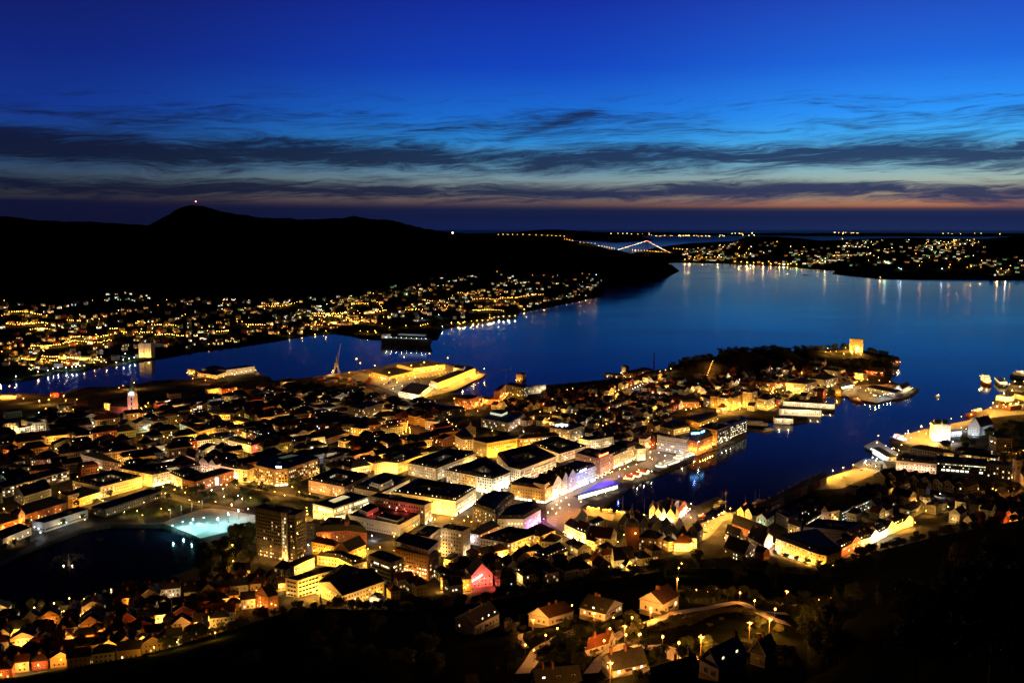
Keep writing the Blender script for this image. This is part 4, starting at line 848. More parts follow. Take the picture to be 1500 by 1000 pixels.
# market square, south side
bld('block with violet-lit columns and a bowed dark roof', F6((215, 445), (505, 448), (690, 342), (640, 270), (330, 330)), 14, 'mansard', 'cream', lit=.15, rowlit={2: .9}, cols=('yel', 'white'), lamps={0: ('w', 350, 20)}, lm='the violet-lit block', dorm=7)
for px, py in F6((580, 540), (622, 515), (664, 490), (700, 468)):
    x, y = at(px, py, 3); LAMPS.append((x + 2, y - 4, 3, 'p', 2400, 3))
bld('dark block with a few lit attic windows left of the violet-lit block', F6((-60, 300), (195, 395), (260, 300), (400, 190), (180, 160), (60, 200)), 16, 'mansard', 'dark', lit=.3, cols=('warm', 'dim', 'cool'), rowlit={3: .5}, dark=True)
bld('brick terrace with turrets below the dark block', F6((-90, 600), (20, 620), (240, 520)), 11, 'hip', 'pink', lit=.25, cols=('white', 'warm', 'cool'), lamps={1: ('o', 800, 20)}, rise=6)
bld('wide cream block with roof court and one wall lit yellow', F6((22, 655), (360, 712), (672, 592)), 12, 'court', 'cream', lit=.16, rowlit={1: .35}, cols=('yel', 'white'), lamps={1: ('y', 1900, 14)}, lm='the cream block with the yellow-lit wall', rise=3, shrink=.36, dx=2.9)
bld('yellow-lit end house beyond the cream roof-court block', F6((680, 640), (850, 568)), 11, 'hip', 'yellow', dep=22, lit=.1, lamps={0: ('y', 1500, 11)})
bld('round-cornered house with ring of lit dormers', F6((610, 842), (770, 885), (988, 795), (900, 720)), 8, 'mansard', 'cream', lit=.4, cols=('yel', 'warm'), dorm=4, dlit=.5, lamps={1: ('y', 600, 14)}, lm='the round-cornered house')
bld('dark hipped roof house between the cream block and the street', F6((690, 690), (850, 700), (925, 650)), 9, 'hip', 'pale', lit=.05)
bld('pale corner house with slate roof at the market street', F6((952, 500), (1075, 562), (1130, 520)), 12, 'hip', 'white', lit=.3, shopw={0: 'shop'}, lamps={0: ('a', 1300, 9)}, lm='the pale market street corner')
bld('tile-roofed house with three lit dormers on the market street', F6((1075, 565), (1185, 605), (1262, 545)), 12, 'gable', 'cream', roof='brown', lit=.35, cols=('yel', 'warm'), gx=0, shopw={0: 'shop'}, lamps={0: ('a', 1500, 9)}, dorm=4, dlit=.9)
bld('small pale house at the end of the market street row', F6((1185, 668), (1282, 695), (1310, 670)), 9, 'hip', 'white', lit=.3, lamps={0: ('y', 1500, 9)})
bld('dark angular house at the quay corner of the square', F6((1075, 440), (1190, 430), (1205, 410)), 10, 'gable', 'grey', lit=.1, gx=1, rise=7)
bld('dark low house right of the angular house by the quay', F6((1210, 480), (1260, 500), (1390, 455)), 8, 'hip', 'grey', lit=.25, cols=('white', 'cool'), lamps={0: ('w', 200, 10)})
bld('long brown-roofed house left of the brick church tower', H7((0, 640), (255, 668), (325, 600)), 11, 'gable', 'pale', roof='brown', lit=.15, gx=0, lamps={1: ('y', 450, 14)}, rise=8)
for k, (p, l, hh) in enumerate((((340, 480), (470, 500), 9), ((570, 520), (700, 505), 10), ((690, 560), (865, 560), 10), ((820, 600), (1000, 600), 11), ((1010, 600), (1100, 600), 9))):
    bld(('dark warehouse with broad roof behind the brick church tower', 'dark hipped warehouse right of the brick church tower', 'black gabled warehouse facing the gabled wharf', 'tall black warehouse with steep twin roof', 'small black shed at the road bend')[k], H7(p, l), hh, 'gable', 'dark', dep=22, lit=.06, gx=1, rise=9)
bld('white gable fronted house, smaller of two below the black warehouses', H7((805, 655), (875, 668)), 6, 'gable', 'white', dep=12, gx=1, lit=0, rise=7, lamps={0: ('w', 160, 10)})
bld('white triangular gable below the black warehouses', H7((880, 650), (985, 660)), 6, 'gable', 'white', dep=14, gx=1, lit=.1, rise=6, lamps={0: ('w', 160, 10)})
bld('lit schoolhouse with tall windows right of the brick church tower', H7((562, 645), (770, 665), (830, 620)), 13, 'hip', 'ochre', lit=.35, cols=('yel', 'warm'), dx=2.4, lamps={1: ('o', 300, 14)})
bld('orange hip-roofed house glowing at the road bend', H7((955, 715), (1122, 718), (1160, 690)), 8, 'hip', 'white', roof='tile', lit=.1, lamps={0: ('y', 2600, 8), 1: ('y', 3000, 8)}, rise=7, lm='the glowing orange-roofed house')
bld('white house behind the glowing orange roof', H7((1095, 655), (1205, 660)), 10, 'hip', 'white', dep=14, lit=.1, lamps={0: ('y', 1800, 8)})
bld('tall grey gable house at the end of the yellow quay road', H7((1105, 570), (1215, 590)), 12, 'gable', 'grey', dep=14, gx=1, lit=.05, rise=6, lm='the grey gable at the quay road')
# ---------------------------------------------------------------- old wharf side and fortress
bld('big cream corner house with lit cafe fronts below the hill', I6((500, 702), (888, 852), (985, 872), (1125, 822), (900, 640)), 14.5, 'mansard', 'yellow', walls={0: 'cream'}, lit=.2, shopw={0: 'shop', 2: 'shop'}, lamps={0: ('y', 2000, 11), 1: ('y', 2600, 9), 2: ('y', 3200, 9)}, cols=('yel', 'white'), lm='the big cream corner house', dorm=6, parts=True)
bld('long red brick range with black roof beside the quay road', I6((78, 560), (400, 690), (440, 640)), 8, 'gable', 'brick', lit=.05, gx=0, lamps={0: ('o', 900, 12)}, lm='the long red brick range')
bld('white house with ornate lit front gable in front of the red brick range', I6((15, 660), (145, 715), (190, 670)), 8, 'gable', 'white', gx=0, lit=.3, dorm=4, dlit=.2, lamps={0: ('k', 300, 12)})
bld('black-roofed house with white timber gable at the cafe street', I6((230, 690), (375, 770), (470, 690)), 9, 'gable', 'white', gx=0, lit=.2, dorm=5, lamps={1: ('k', 2200, 8)})
bld('dark house with a few lit windows at the forest edge by the cafe street', I6((0, 790), (200, 860), (300, 780)), 9, 'gable', 'dark', gx=0, lit=.25, cols=('white', 'yel'))
bld('dark red cottage left of the big cream corner house', I6((300, 830), (385, 850), (440, 830)), 7, 'gable', 'redwood', gx=0, lit=.05)
bld('dark modern school with terraced roof behind the cream corner house', I6((760, 600), (1180, 640), (1310, 560)), 13, 'flat', 'concrete', lit=.06, cols=('yel', 'green'), chim=3, lm='the dark modern school')
bld('tall white gable with long lit side behind the modern school', I6((935, 440), (1000, 452), (1110, 432)), 13, 'gable', 'cream', gx=1, lit=.35, lamps={0: ('k', 450, 10), 1: ('a', 500, 12)}, rise=6)
bld('long hall with two rows of cool lit windows', I6((1112, 440), (1130, 445), (1420, 318)), 12, 'hip', 'dark', lit=.8, cols=('cool', 'white', 'cool'), dx=2.3, ww=1.7, wh=1.2, lm='the hall with cool lit rows', dark=True)
bld('cream curved gable house in the dark wharf roofs', I6((620, 560), (735, 600), (750, 560)), 11, 'gable', 'cream', gx=0, lit=.05, rise=4, lamps={0: ('a', 220, 12)})
bld('flat old warehouse with small lit windows left of the cream curved gable', I6((500, 455), (620, 520), (720, 470)), 11, 'flat', 'grey', lit=.2, cols=('warm', 'yel'), chim=1)
bld('dark flat block with lit attic edge behind the cream curved gable', I6((610, 405), (740, 445), (830, 410)), 12, 'flat', 'dark', lit=.2, rowlit={2: .5}, dark=True, chim=1)
bld('lit row of blue-white windows in the dark wharf roofs', I6((770, 540), (790, 545), (940, 455)), 9, 'hip', 'dark', lit=.8, cols=('cool', 'white', 'yel'), dx=2.2, dark=True)
bld('yellow-lit gable at the start of the wharf row', I6((130, 440), (195, 455)), 9, 'gable', 'ochre', dep=20, gx=1, lit=.3, lamps={0: ('y', 1500, 8)}, rise=5)
bld('plain gabled wharf house, second in the wharf row', I6((200, 450), (275, 490)), 9, 'gable', 'grey', dep=22, gx=1, lit=.0, rise=6)
bld('white wharf house with a green-lit ground floor', I6((310, 505), (415, 525)), 8, 'gable', 'white', dep=20, gx=1, lit=.3, cols=('green', 'white'), rise=5, lamps={0: ('g', 200, 10)})
for k in range(9):
    a = I6((270 + 62 * k, 432 - 32 * k))[0]
    bld('%s wooden wharf house with long black roof, %s' % (('tarred', 'rust red', 'ochre')[k % 3], ('near the yellow-lit gable', 'beside the lone lit window', 'third along the dark wharf row', 'midway along the dark wharf row', 'fifth along the dark wharf row', 'below the short lit quay', 'seventh along the dark wharf row', 'behind the lit quay corner', 'last before the lit quay')[k]), [(a[0], a[1]), (a[0] + 7.5, a[1] + 1.5)], 9, 'gable', ('dark', 'redwood', 'ochre')[k % 3], dep=46, gx=1, lit=.03, rise=5, name='wooden_house', cat='house', group='old wooden wharf houses', parts=False)
for k in range(8):
    a = J6((120 + 105 * k, 590 + 14 * k))[0]
    bld('long dark wooden house in the unlit old quarter, %s' % ('below the quay piers', 'with two small spire gables', 'above three lit windows', 'left of the column-lit hotel foot', 'under the column-lit hotel', 'above a single lit window', 'left of the white-lit yard', 'nearest the churchyard trees')[k], [(a[0], a[1]), (a[0] + 17, a[1] + 4)], 8, 'gable', 'dark', dep=30, gx=1, lit=.05, rise=6, cols=('yel',), name='wooden_house', cat='house', group='dark wooden houses of the old quarter', parts=False)
bld('hotel with pilasters lit from below along its long front', J6((330, 462), (700, 494)), 13, 'mansard', 'pale', dep=24, lit=.1, dorm=5, dlit=.3, lamps={0: ('k', 620, 6.5, 2.0)}, lm='the hotel with the lit pilasters', parts=True, name='hotel_building', cat='hotel')
bld('long modern hotel wing with rows of lit windows and bright ground floor', J6((702, 462), (1178, 500)), 13, 'flat', 'dark', dep=26, lit=.25, rowlit={2: .7, 0: .3}, cols=('white', 'yel', 'green'), shop='white', dx=2.2, ww=1.7, wh=1.2, parts=True, dark=True, lm='the long modern hotel wing')
bld('tower end with columns of lit windows beyond the modern hotel wing', J6((1165, 490), (1385, 520)), 17, 'flat', 'dark', dep=20, lit=.22, cols=('yel', 'warm'), dark=True)
bld('long upper hotel range with cream lit bands', J6((908, 402), (1255, 445)), 11, 'hip', 'cream', dep=18, lit=.35, cols=('yel', 'white'), lamps={0: ('a', 260, 22)}, rise=3)
bld('small cream head house left of the upper hotel range', J6((765, 392), (860, 400)), 10, 'hip', 'cream', dep=14, lit=.2, lamps={0: ('a', 380, 14)}, rise=3)
bld('black-roofed barrack behind the column-lit hotel', J6((450, 345), (760, 395)), 9, 'hip', 'dark', dep=22, lit=.03, rise=4)
bld('tall dark residential block above the fortress trees', J6((1250, 262), (1395, 262)), 26, 'flat', 'dark', dep=20, lit=.06, cols=('yel',), lm='the tall dark block by the fortress', dark=True)
bld('long low white roofed barrack in the fortress trees', J6((870, 362), (1170, 392)), 7, 'hip', 'grey', dep=12, lit=.1, rise=3)
# fortress tower and hall
ft = bld('square white floodlit stone fortress tower with black roof', J6((672, 140), (832, 146)), 23, 'flat', 'stone', dep=20, lit=.04, ww=1.0, wh=1.4, dx=5, fl=5.5, name='fortress_tower', cat='tower', lm='the white fortress tower', chim=0, parts=True)
mb = MB(); P = [tuple(ft['_P'][i:i + 2]) for i in range(0, 8, 2)]; I = inset(P, 3); c = cen(P); zt = ft['_z'] + 23
mb.prism(I, zt, zt + 2, WALL['stone'], cap=False); lo, hi = lerp(I[0], I[3], .5), lerp(I[1], I[2], .5)
mb.face([(*I[0], zt + 2), (*I[1], zt + 2), (*hi, zt + 7), (*lo, zt + 7)], ROOF['slate']); mb.face([(*I[2], zt + 2), (*I[3], zt + 2), (*lo, zt + 7), (*hi, zt + 7)], ROOF['slate'])
mb.face([(*I[1], zt + 2), (*I[2], zt + 2), (*hi, zt + 7)], WALL['stone']); mb.face([(*I[3], zt + 2), (*I[0], zt + 2), (*lo, zt + 7)], WALL['stone']); mb.build('inner_roof', ft)
tm = lerp(P[0], P[1], .5); mb = MB(); mb.prism([(tm[0] + 1.6 * math.cos(k * math.pi / 4), tm[1] + 2 + 1.6 * math.sin(k * math.pi / 4)) for k in range(8)], zt, zt + 3.4, WALL['stone'], top=ROOF['copper'])
mb.tube((tm[0], tm[1] + 2, zt + 3.4), (tm[0], tm[1] + 2, zt + 9), 1.7, .05, ROOF['copper'], 8); mb.build('corner_turret', ft)
for t in (.12, .5, .88):
    x, y = lerp(P[0], P[1], t); LAMPS.append((x, y - 14, ft['_z'], 'W', 5200, 3))
hk = bld('stepped-gable medieval stone hall with floodlit white wall', J6((990, 150), (1095, 160), (1218, 130)), 13, 'gable', 'stone', roof='brown', lit=.0, gx=1, rise=13, name='medieval_hall', cat='hall', lm='the stepped-gable stone hall', parts=True)
P = [tuple(hk['_P'][i:i + 2]) for i in range(0, 8, 2)]
for i in (0, 1):
    x, y = lerp(P[i], P[(i + 1) % 4], .5); n = (P[(i + 1) % 4][1] - P[i][1], -(P[(i + 1) % 4][0] - P[i][0])); l = math.hypot(*n); LAMPS.append((x + n[0] / l * 10, y + n[1] / l * 10, hk['_z'], 'W', 2600 if i == 0 else 2200, 2.5))
mb = MB(); a, b = P[0], P[1]
for k in range(9):
    for sgn in (0, 1):
        t = k / 18 if not sgn else 1 - k / 18; x, y = lerp(a, b, t); mb.box((x, y, hk['_z'] + 13 + k * 1.45 - .6), (1.3, 1.1, 2.1), WALL['stone'], math.atan2(b[1] - a[1], b[0] - a[0]))
mb.build('stepped_gable', hk)
bld('white floodlit gatehouse wall between the fortress tower and the hall', J6((835, 205), (930, 198)), 7, 'flat', 'stone', dep=8, lit=0, lamps={0: ('W', 1100, 12)}, chim=0, name='gatehouse', cat='gatehouse')
# twin-towered church at the right edge
ch = empty('church', (*at(*J6((1432, 600))[0], 10), 8), 'pale stone church with twin pyramid-capped towers at the right edge', 'church'); LMS.append(('the twin-towered church', 1488, 690))
for k, (px, py) in enumerate(J6((1428, 610), (1475, 600))):
    x, y = at(px, py, 10); mb = MB(); mb.box((x, y, 4), (7, 7, 27), WALL['pale'])
    for zz_ in (20, 26): mb.box((x, y - 3.52, zz_), (1.2, .1, 2.4), PANE['off'])
    t_ = mb.build('tower', ch); mb = MB(); e = [(x - 3.9, y - 3.9), (x + 3.9, y - 3.9), (x + 3.9, y + 3.9), (x - 3.9, y + 3.9)]
    for i in range(4): mb.face([(*e[i], 31), (*e[(i + 1) % 4], 31), (x, y, 41)], ROOF['slate'])
    mb.build('spire', t_)
x, y = at(*J6((1500, 650))[0], 8); mb = MB(); q = [(x - 8, y - 14), (x + 10, y - 18), (x + 22, y + 20), (x + 4, y + 24)]; mb.prism(q, 4, 16, WALL['white'], cap=False)
m0, m1 = lerp(q[0], q[1], .5), lerp(q[3], q[2], .5); mb.face([(*q[0], 16), (*q[1], 16), (*m0, 25)], WALL['white']); mb.face([(*q[1], 16), (*q[2], 16), (*m1, 25), (*m0, 25)], ROOF['slate']); mb.face([(*q[3], 16), (*q[0], 16), (*m0, 25), (*m1, 25)], ROOF['slate']); mb.build('nave', ch); mark(q)
LAMPS.append((x - 4, y - 22, 8, 'o', 2500, 6)); LAMPS.append((x - 18, y - 6, 8, 'o', 1200, 6))
# lit street under the hill, right
rowS = [(1233, 803), (1247, 796), (1261, 790.5), (1275, 786), (1288, 780), (1300, 773), (1312, 768), (1325, 763), (1338, 759.5)]
for k in range(8):
    a, b = rowS[k], rowS[k + 1]
    bld('%s house in the lit hillside street, %s' % (('red gabled', 'brick gabled', 'rose gabled', 'white timber-gabled', 'white two-storey', 'cream dormered', 'cream gabled', 'white gabled')[k], ('next to the big cream corner house', 'second along', 'third along', 'at the bright bend', 'just past the bright bend', 'sixth along', 'next to last', 'last before the dark trees')[k]), [a, b], 7.5, 'gable', ('redwood', 'brick', 'pink', 'white', 'white', 'cream', 'cream', 'white')[k], dep=13, gx=k % 2, lit=.25, rise=5.5, lamps={0: (('o', 'o', 'a', 'w', 'w', 'y', 'y', 'y')[k], 2200, 8, 4.5)}, dorm=4, parts=True, name='townhouse', cat='house', group='houses of the lit street under the hill')
# waterfront south of the peninsula
bld('grey ribbed office block facing the square by the water', G8((245, 432), (345, 452), (566, 482), (592, 455)), 20.5, 'flat', 'pale', dep=None, lit=.1, rowlit={2: .5}, cols=('yel', 'white'), dx=2.6, ww=2.3, wh=1.1, lamps={1: ('W', 420, 16), 0: ('W', 300, 14)}, lm='the grey ribbed office block', parts=True)
wh = bld('orange floodlit brick warehouse hotel on the water', G8((572, 470), (690, 498), (852, 432)), 17.5, 'mansard', 'orange', lit=.25, dx=3.6, cols=('warm', 'yel'), lamps={0: ('o', 1900, 7, 2.5), 1: ('o', 1900, 8, 2.5)}, dorm=5, dlit=.2, rise=9, name='hotel_building', cat='hotel', lm='the orange floodlit warehouse hotel', parts=True)
sg = MB(); bl = pmat('sky_blue_sign', (.4, .7, 1), .4, 0, em=(.10, .42, 1), es=10)
for (p, r) in (((620, 408), (710, 404)), ((728, 394), (765, 380))):
    a, b = [at(px, py, 31) for px, py in G8(p, r)]; sg.box((*lerp(a, b, .5), 29.6), (math.dist(a, b), .6, 2.2), bl, math.atan2(b[1] - a[1], b[0] - a[0]))
sg.build('roof_sign', wh)
x, y = at(*G8((690, 550))[0], 12); sg = MB(); sg.box((x, y - 2.2, 6), (2.6, .8, 15), pmat('vertical_sign', (.7, .75, 1), .4, 0, em=(.62, .70, 1), es=6)); sg.build('vertical_sign', wh)
LAMPS.append((x, y - 7, 16, 'W', 900, 4)); x, y = at(*G8((670, 440))[0], 31); LAMPS.append((x, y + 2, 27, 'b', 1500, 6))
yb = bld('yellow box office with glass hall on the water', G8((690, 345), (905, 378), (1047, 322)), 22, 'flat', 'yellow', walls={1: 'glass'}, lit=.3, cols=('yel', 'white'), rowlit={5: .0}, lamps={0: ('y', 1300, 14), 1: ('w', 700, 14)}, lm='the yellow box office', parts=True, dx=3)
bld('glass office block with greenish lit floors along the water', G8((985, 290), (1050, 320), (1232, 252)), 20, 'flat', 'glass', lit=.55, cols=('yel', 'green', 'white'), rowlit={0: .85}, dx=2.6, ww=2.1, wh=1.9, parts=True, lm='the glass waterfront offices', dark=True)
bld('dark long-roofed halls behind the waterfront offices', G8((560, 250), (700, 295), (905, 215), (780, 185)), 9, 'mansard', 'yellow', lit=.05, lamps={1: ('a', 300, 18)})
bld('slate-roofed terrace left of the long-roofed halls', G8((270, 330), (430, 365), (600, 330), (420, 270)), 9, 'mansard', 'cream', lit=.08, lamps={1: ('a', 700, 14)})
# peninsula, near shore
for k, (p, hh, wl, lab) in enumerate(((((455, 755), (530, 760)), 19, 'ochre', 'ochre tower block at the head of the orange street'), (((535, 770), (655, 780), (690, 745)), 18, 'cream', 'cream apartment block with many small windows at the orange street'), (((660, 760), (700, 770), (808, 725)), 22, 'yellow', 'tall yellow apartment slab with stepped roof'), (((812, 710), (910, 715), (970, 700)), 26, 'cream', 'tallest cream apartment block with plain front'), (((970, 780), (1080, 800), (1160, 770)), 17, 'pale', 'square pale office with glowing top windows by the piers'))):
    bld(lab, U(*p), hh, 'flat' if k != 2 else 'hip', wl, dep=18 if len(p) == 2 else None, lit=.12, rowlit={4: .8} if k == 4 else None, lamps={0: ('y', 1300, 12), 1: ('y', 900, 12)}, dx=2.6, cols=('yel', 'white'), parts=False)
bld('rose-red lit terrace left of the ochre tower block', U((-10, 790), (110, 800), (140, 815), (330, 815)), 10, 'mansard', 'pink', lit=.2, cols=('orange', 'warm'), lamps={0: ('r', 900, 14), 1: ('o', 700, 12), 2: ('o', 500, 14)})
bld('dark apartment row with lit kitchens above the orange street', U((380, 770), (455, 790), (530, 760)), 14, 'flat', 'concrete', lit=.5, cols=('yel', 'warm', 'white'))
bld('brick block with red-lit windows above the piers', U((950, 580), (1150, 605), (1185, 590)), 14, 'hip', 'brick', lit=.4, cols=('warm', 'yel', 'orange'), lamps={1: ('y', 1500, 10)})
bld('plain brown gable wall standing above the dark hall', U((790, 590), (885, 600), (945, 570)), 14, 'hip', 'orange', lit=.0, lamps={0: ('o', 160, 14)})
bld('curved grey apartment house with dense windows above the piers', V((85, 545), (270, 560), (385, 535)), 19, 'mansard', 'pale', lit=.15, rowlit={2: .6}, dx=2.4, lamps={0: ('y', 1600, 10), 1: ('a', 300, 14)}, lm='the curved grey apartment house', cols=('white', 'yel'))
bld('large grey custom house with slate roof and lit base', V((300, 500), (455, 520), (600, 490)), 16, 'hip', 'pale', lit=.12, lamps={1: ('a', 300, 14)}, shopw={1: 'yel'}, lm='the grey custom house')
bld('long cream terrace behind the grey custom house', V((455, 415), (600, 435), (670, 415)), 12, 'mansard', 'cream', lit=.2, lamps={0: ('a', 250, 14), 1: ('y', 700, 10)})
bld('white gabled toll house with floodlit front by the quay', V((612, 595), (745, 565)), 6, 'gable', 'white', dep=16, lit=.1, gx=0, rise=7, lamps={0: ('w', 2200, 8)}, lm='the white toll house')
bld('tall yellow-lit house by the quay trees', V((750, 440), (845, 455)), 13, 'hip', 'cream', dep=14, lit=.25, lamps={0: ('y', 1500, 9)})
bld('orange-lit wooden house by the outer quay', V((860, 425), (1050, 440)), 8, 'gable', 'redwood', dep=14, lit=.2, gx=0, lamps={0: ('o', 1200, 10)})
bld('dark long harbour shed on the outer quay', V((880, 590), (1165, 650), (1225, 620)), 7, 'hip', 'grey', lit=.1, lamps={0: ('a', 260, 18)}, rise=3)
bld('white harbour station with blue-white lights at the outer quay tip', V((1170, 585), (1240, 610), (1320, 575)), 9, 'gable', 'white', lit=.3, gx=1, cols=('cool', 'white'), lamps={0: ('W', 1800, 8), 1: ('w', 600, 10)}, rise=5, lm='the white harbour station')
bld('tall floodlit slab block standing on the point above the trees', V((712, 112), (850, 118)), 33, 'flat', 'cream', dep=14, lit=.1, dx=2.8, lamps={0: ('y', 4200, 10, 9)}, name='apartment_tower', cat='tower', lm='the slab block on the point', z0=28)
bld('red brick terrace on the slope left of the slab block', V((285, 255), (470, 235)), 8, 'hip', 'orange', dep=14, lit=.3, cols=('warm', 'orange'), lamps={0: ('o', 900, 12)})
bld('pale villa with lit windows right below the slab block', V((930, 320), (1052, 325)), 9, 'hip', 'ochre', dep=14, lit=.4, cols=('yel', 'warm'))
bld('boathouse with bright green-white lamp at the tip of the point', V((1120, 330), (1215, 320)), 9, 'gable', 'redwood', dep=14, lit=.1, gx=0, lamps={0: ('w', 700, 10)})
# ferry piers
for k, (p, r, hh, lab) in enumerate((((45, 735), (560, 768), 7, 'long white lit pier shed, upper of the two ferry piers'), ((10, 810), (430, 828), 8, 'white fish-hall shed with lit windows on the lower ferry pier'), ((-40, 905), (150, 912), 6, 'dark roofed shed on the short lower pier'))):
    bld(lab, V(p, r), hh, 'flat', 'white', dep=16, lit=.25, rowlit={1: .9}, cols=('white', 'green'), lamps={0: ('w', 1000, 12, 4)}, chim=0, name='pier_shed', cat='shed', parts=True)
bld('chapel tower house on the ridge street', U((820, 530), (870, 540)), 15, 'gable', 'grey', dep=20, gx=1, lit=.02, rise=7)
bld('terrace of lit apartments stepped up the ridge', U((520, 440), (740, 440)), 8, 'flat', 'pale', dep=14, lit=.5, cols=('yel', 'white', 'warm'), lamps={0: ('w', 300, 16)})
bld('factory range with square tower on the far shore edge', T(700, 480, 3.75)((790, 245), (860, 250), (960, 225)), 12, 'hip', 'brick', lit=.15, lamps={0: ('a', 500, 14)}, rise=4)
bld('stout white factory tower on the far shore edge', T(700, 480, 3.75)((790, 210), (815, 215)), 19, 'hip', 'white', dep=8, lit=.1, lamps={0: ('a', 900, 10)}, rise=3)
bld('long dark hall on the shore left of the factory tower', T(700, 480, 3.75)((690, 255), (790, 262)), 8, 'flat', 'concrete', dep=20, lit=.15, lamps={0: ('a', 300, 20)})
sh = at(*T(700, 480, 3.75)((967, 212))[0], 3)
mb = MB(); mb.tube((*sh, 0), (*sh, 34), 1.7, 1.2, WALL['brick'], 10); tag(mb.build('factory_chimney', None, (*sh, 3)), 'tall thin brick chimney on the far shore edge', 'chimney')
# ---------------------------------------------------------------- container quay
t1 = bld('long two-storey terminal with glowing quay side', s2((865, 590), (905, 605), (1112, 522)), 12, 'flat', 'yellow', fl=4.5, dx=4, lit=.3, ww=2.4, cols=('yel', 'white'), lamps={1: ('y', 6000, 18, 9), 0: ('w', 1600, 12)}, chim=0, name='port_terminal', cat='terminal', lm='the long port terminal', parts=True)
bld('wide low port warehouse with flat roof and lit wall', s2((540, 545), (640, 570), (770, 540)), 9, 'flat', 'yellow', fl=6, lit=.2, dx=6, ww=4, wh=3, cols=('yel', 'white'), lamps={1: ('y', 3800, 20, 9), 0: ('y', 3000, 20, 9)}, chim=0, name='port_warehouse', cat='warehouse', parts=True)
bld('second port warehouse behind with yellow lit front', s2((680, 502), (770, 525), (945, 502)), 11, 'flat', 'cream', fl=6, lit=.2, dx=6, ww=4, wh=3, cols=('yel',), lamps={1: ('y', 4200, 20, 9), 0: ('y', 1500, 20, 9)}, chim=2, name='port_warehouse', cat='warehouse', parts=True)
bld('white lattice parking deck at the land end of the quay', s2((690, 650), (800, 672), (865, 620)), 9, 'flat', 'white', fl=2.8, dx=2.5, ww=1.9, wh=1.3, lit=.35, cols=('white', 'yel'), lamps={0: ('w', 2600, 12), 1: ('y', 1800, 12)}, chim=0, parts=True)
bld('white ship-like office at the far side of the terminal', s2((990, 520), (1045, 528), (1055, 510)), 15, 'flat', 'white', lit=.4, cols=('yel', 'white'), lamps={0: ('y', 2500, 10)})
# pier building across the channel mouth
bld('cream grain warehouse pier with tall head house', s1((1110, 525), (1175, 540), (1240, 520)), 15, 'flat', 'cream', lit=.03, lamps={0: ('a', 420, 16)}, chim=1, name='pier_warehouse', cat='warehouse')
bld('long low pier shed with floodlit yard', s1((1085, 548), (1190, 562), (1240, 545)), 9, 'flat', 'pale', lit=.05, lamps={0: ('o', 700, 16), 1: ('o', 500, 16)}, chim=0, name='pier_warehouse', cat='warehouse')
bld('far half of the cream grain warehouse pier', s1((1242, 535), (1400, 512)), 11, 'flat', 'cream', dep=26, lit=.03, lamps={0: ('w', 1100, 13, 10)}, chim=0, name='pier_warehouse', cat='warehouse')
bld('small white cabin stack at the pier root', s1((1030, 530), (1072, 535)), 11, 'flat', 'yellow', dep=10, lit=.2, lamps={0: ('y', 1300, 8)}, name='pier_cabin', cat='cabin')
bld('white flat cabin on the orange-lit lot at the left edge', Z0((0, 540), (160, 545)), 6, 'flat', 'white', dep=14, lit=.05, lamps={0: ('o', 4200, 12, 10)}, chim=0, name='pier_cabin', cat='cabin')
bld('orange container-like stack by the channel', Z0((500, 512), (585, 515)), 9, 'flat', 'redwood', dep=10, lit=0, lamps={0: ('o', 1300, 10)}, chim=0, name='pier_cabin', cat='cabin')
bld('long dark-roofed shed with white-lit loading side on the upper yellow pier', [(1278, 655.5), (1300, 669)], 6, 'hip', 'white', dep=13, lit=.5, cols=('white',), lamps={0: ('W', 1500, 11, 4)}, chim=0, rise=3, name='pier_shed', cat='shed', parts=True)
bld('low dark shed with two bright white lamps on the lower yellow pier', [(1264, 680), (1290, 683.5)], 4.5, 'flat', 'dark', dep=12, lit=.1, lamps={0: ('W', 1100, 14, 4)}, chim=0, name='pier_shed', cat='shed')
R8 = T(1380, 520, 8.33)
bld('bright cream terminal shed on the right quay behind the flood lamp', R8((842, 592), (985, 606)), 8, 'flat', 'cream', dep=20, lit=.3, lamps={0: ('a', 2600, 12)}, chim=1, name='terminal_shed', cat='shed')
bld('long pale terminal shed nearest the ships on the right quay', R8((660, 500), (830, 520)), 7, 'flat', 'white', dep=22, lit=.3, lamps={0: ('y', 3200, 12)}, chim=1, name='terminal_shed', cat='shed')
bld('dark roofed shed right behind the flood lamp on the right quay', R8((690, 590), (835, 622)), 8, 'hip', 'brick', dep=24, lit=.1, rise=4, name='terminal_shed', cat='shed')
bld('black-roofed shed at the right picture edge by the quay', R8((880, 465), (1010, 500)), 8, 'hip', 'ochre', dep=22, lit=.1, rise=4, lamps={0: ('y', 2200, 12)}, name='terminal_shed', cat='shed')
# silos on the far bank
for k, (px, lab) in enumerate(((1385, 'left of the two pale floodlit silos on the far bank'), (1448, 'right of the two pale floodlit silos, brighter and yellower'))):
    a, b = [at(x, y, 30) for x, y in Z0((px - 4, 45), (px + 54, 42))]
    bld(lab, None, 32, 'flat', 'cream', world=[a, b, (b[0], b[1] + 24), (a[0], a[1] + 24)], z0=2.5, lit=0, lamps={0: ('a' if k == 0 else 'y', 5200 + 6000 * k, 14, 9)}, chim=1, name='grain_silo', cat='silo', lm='the floodlit silos', over=0)
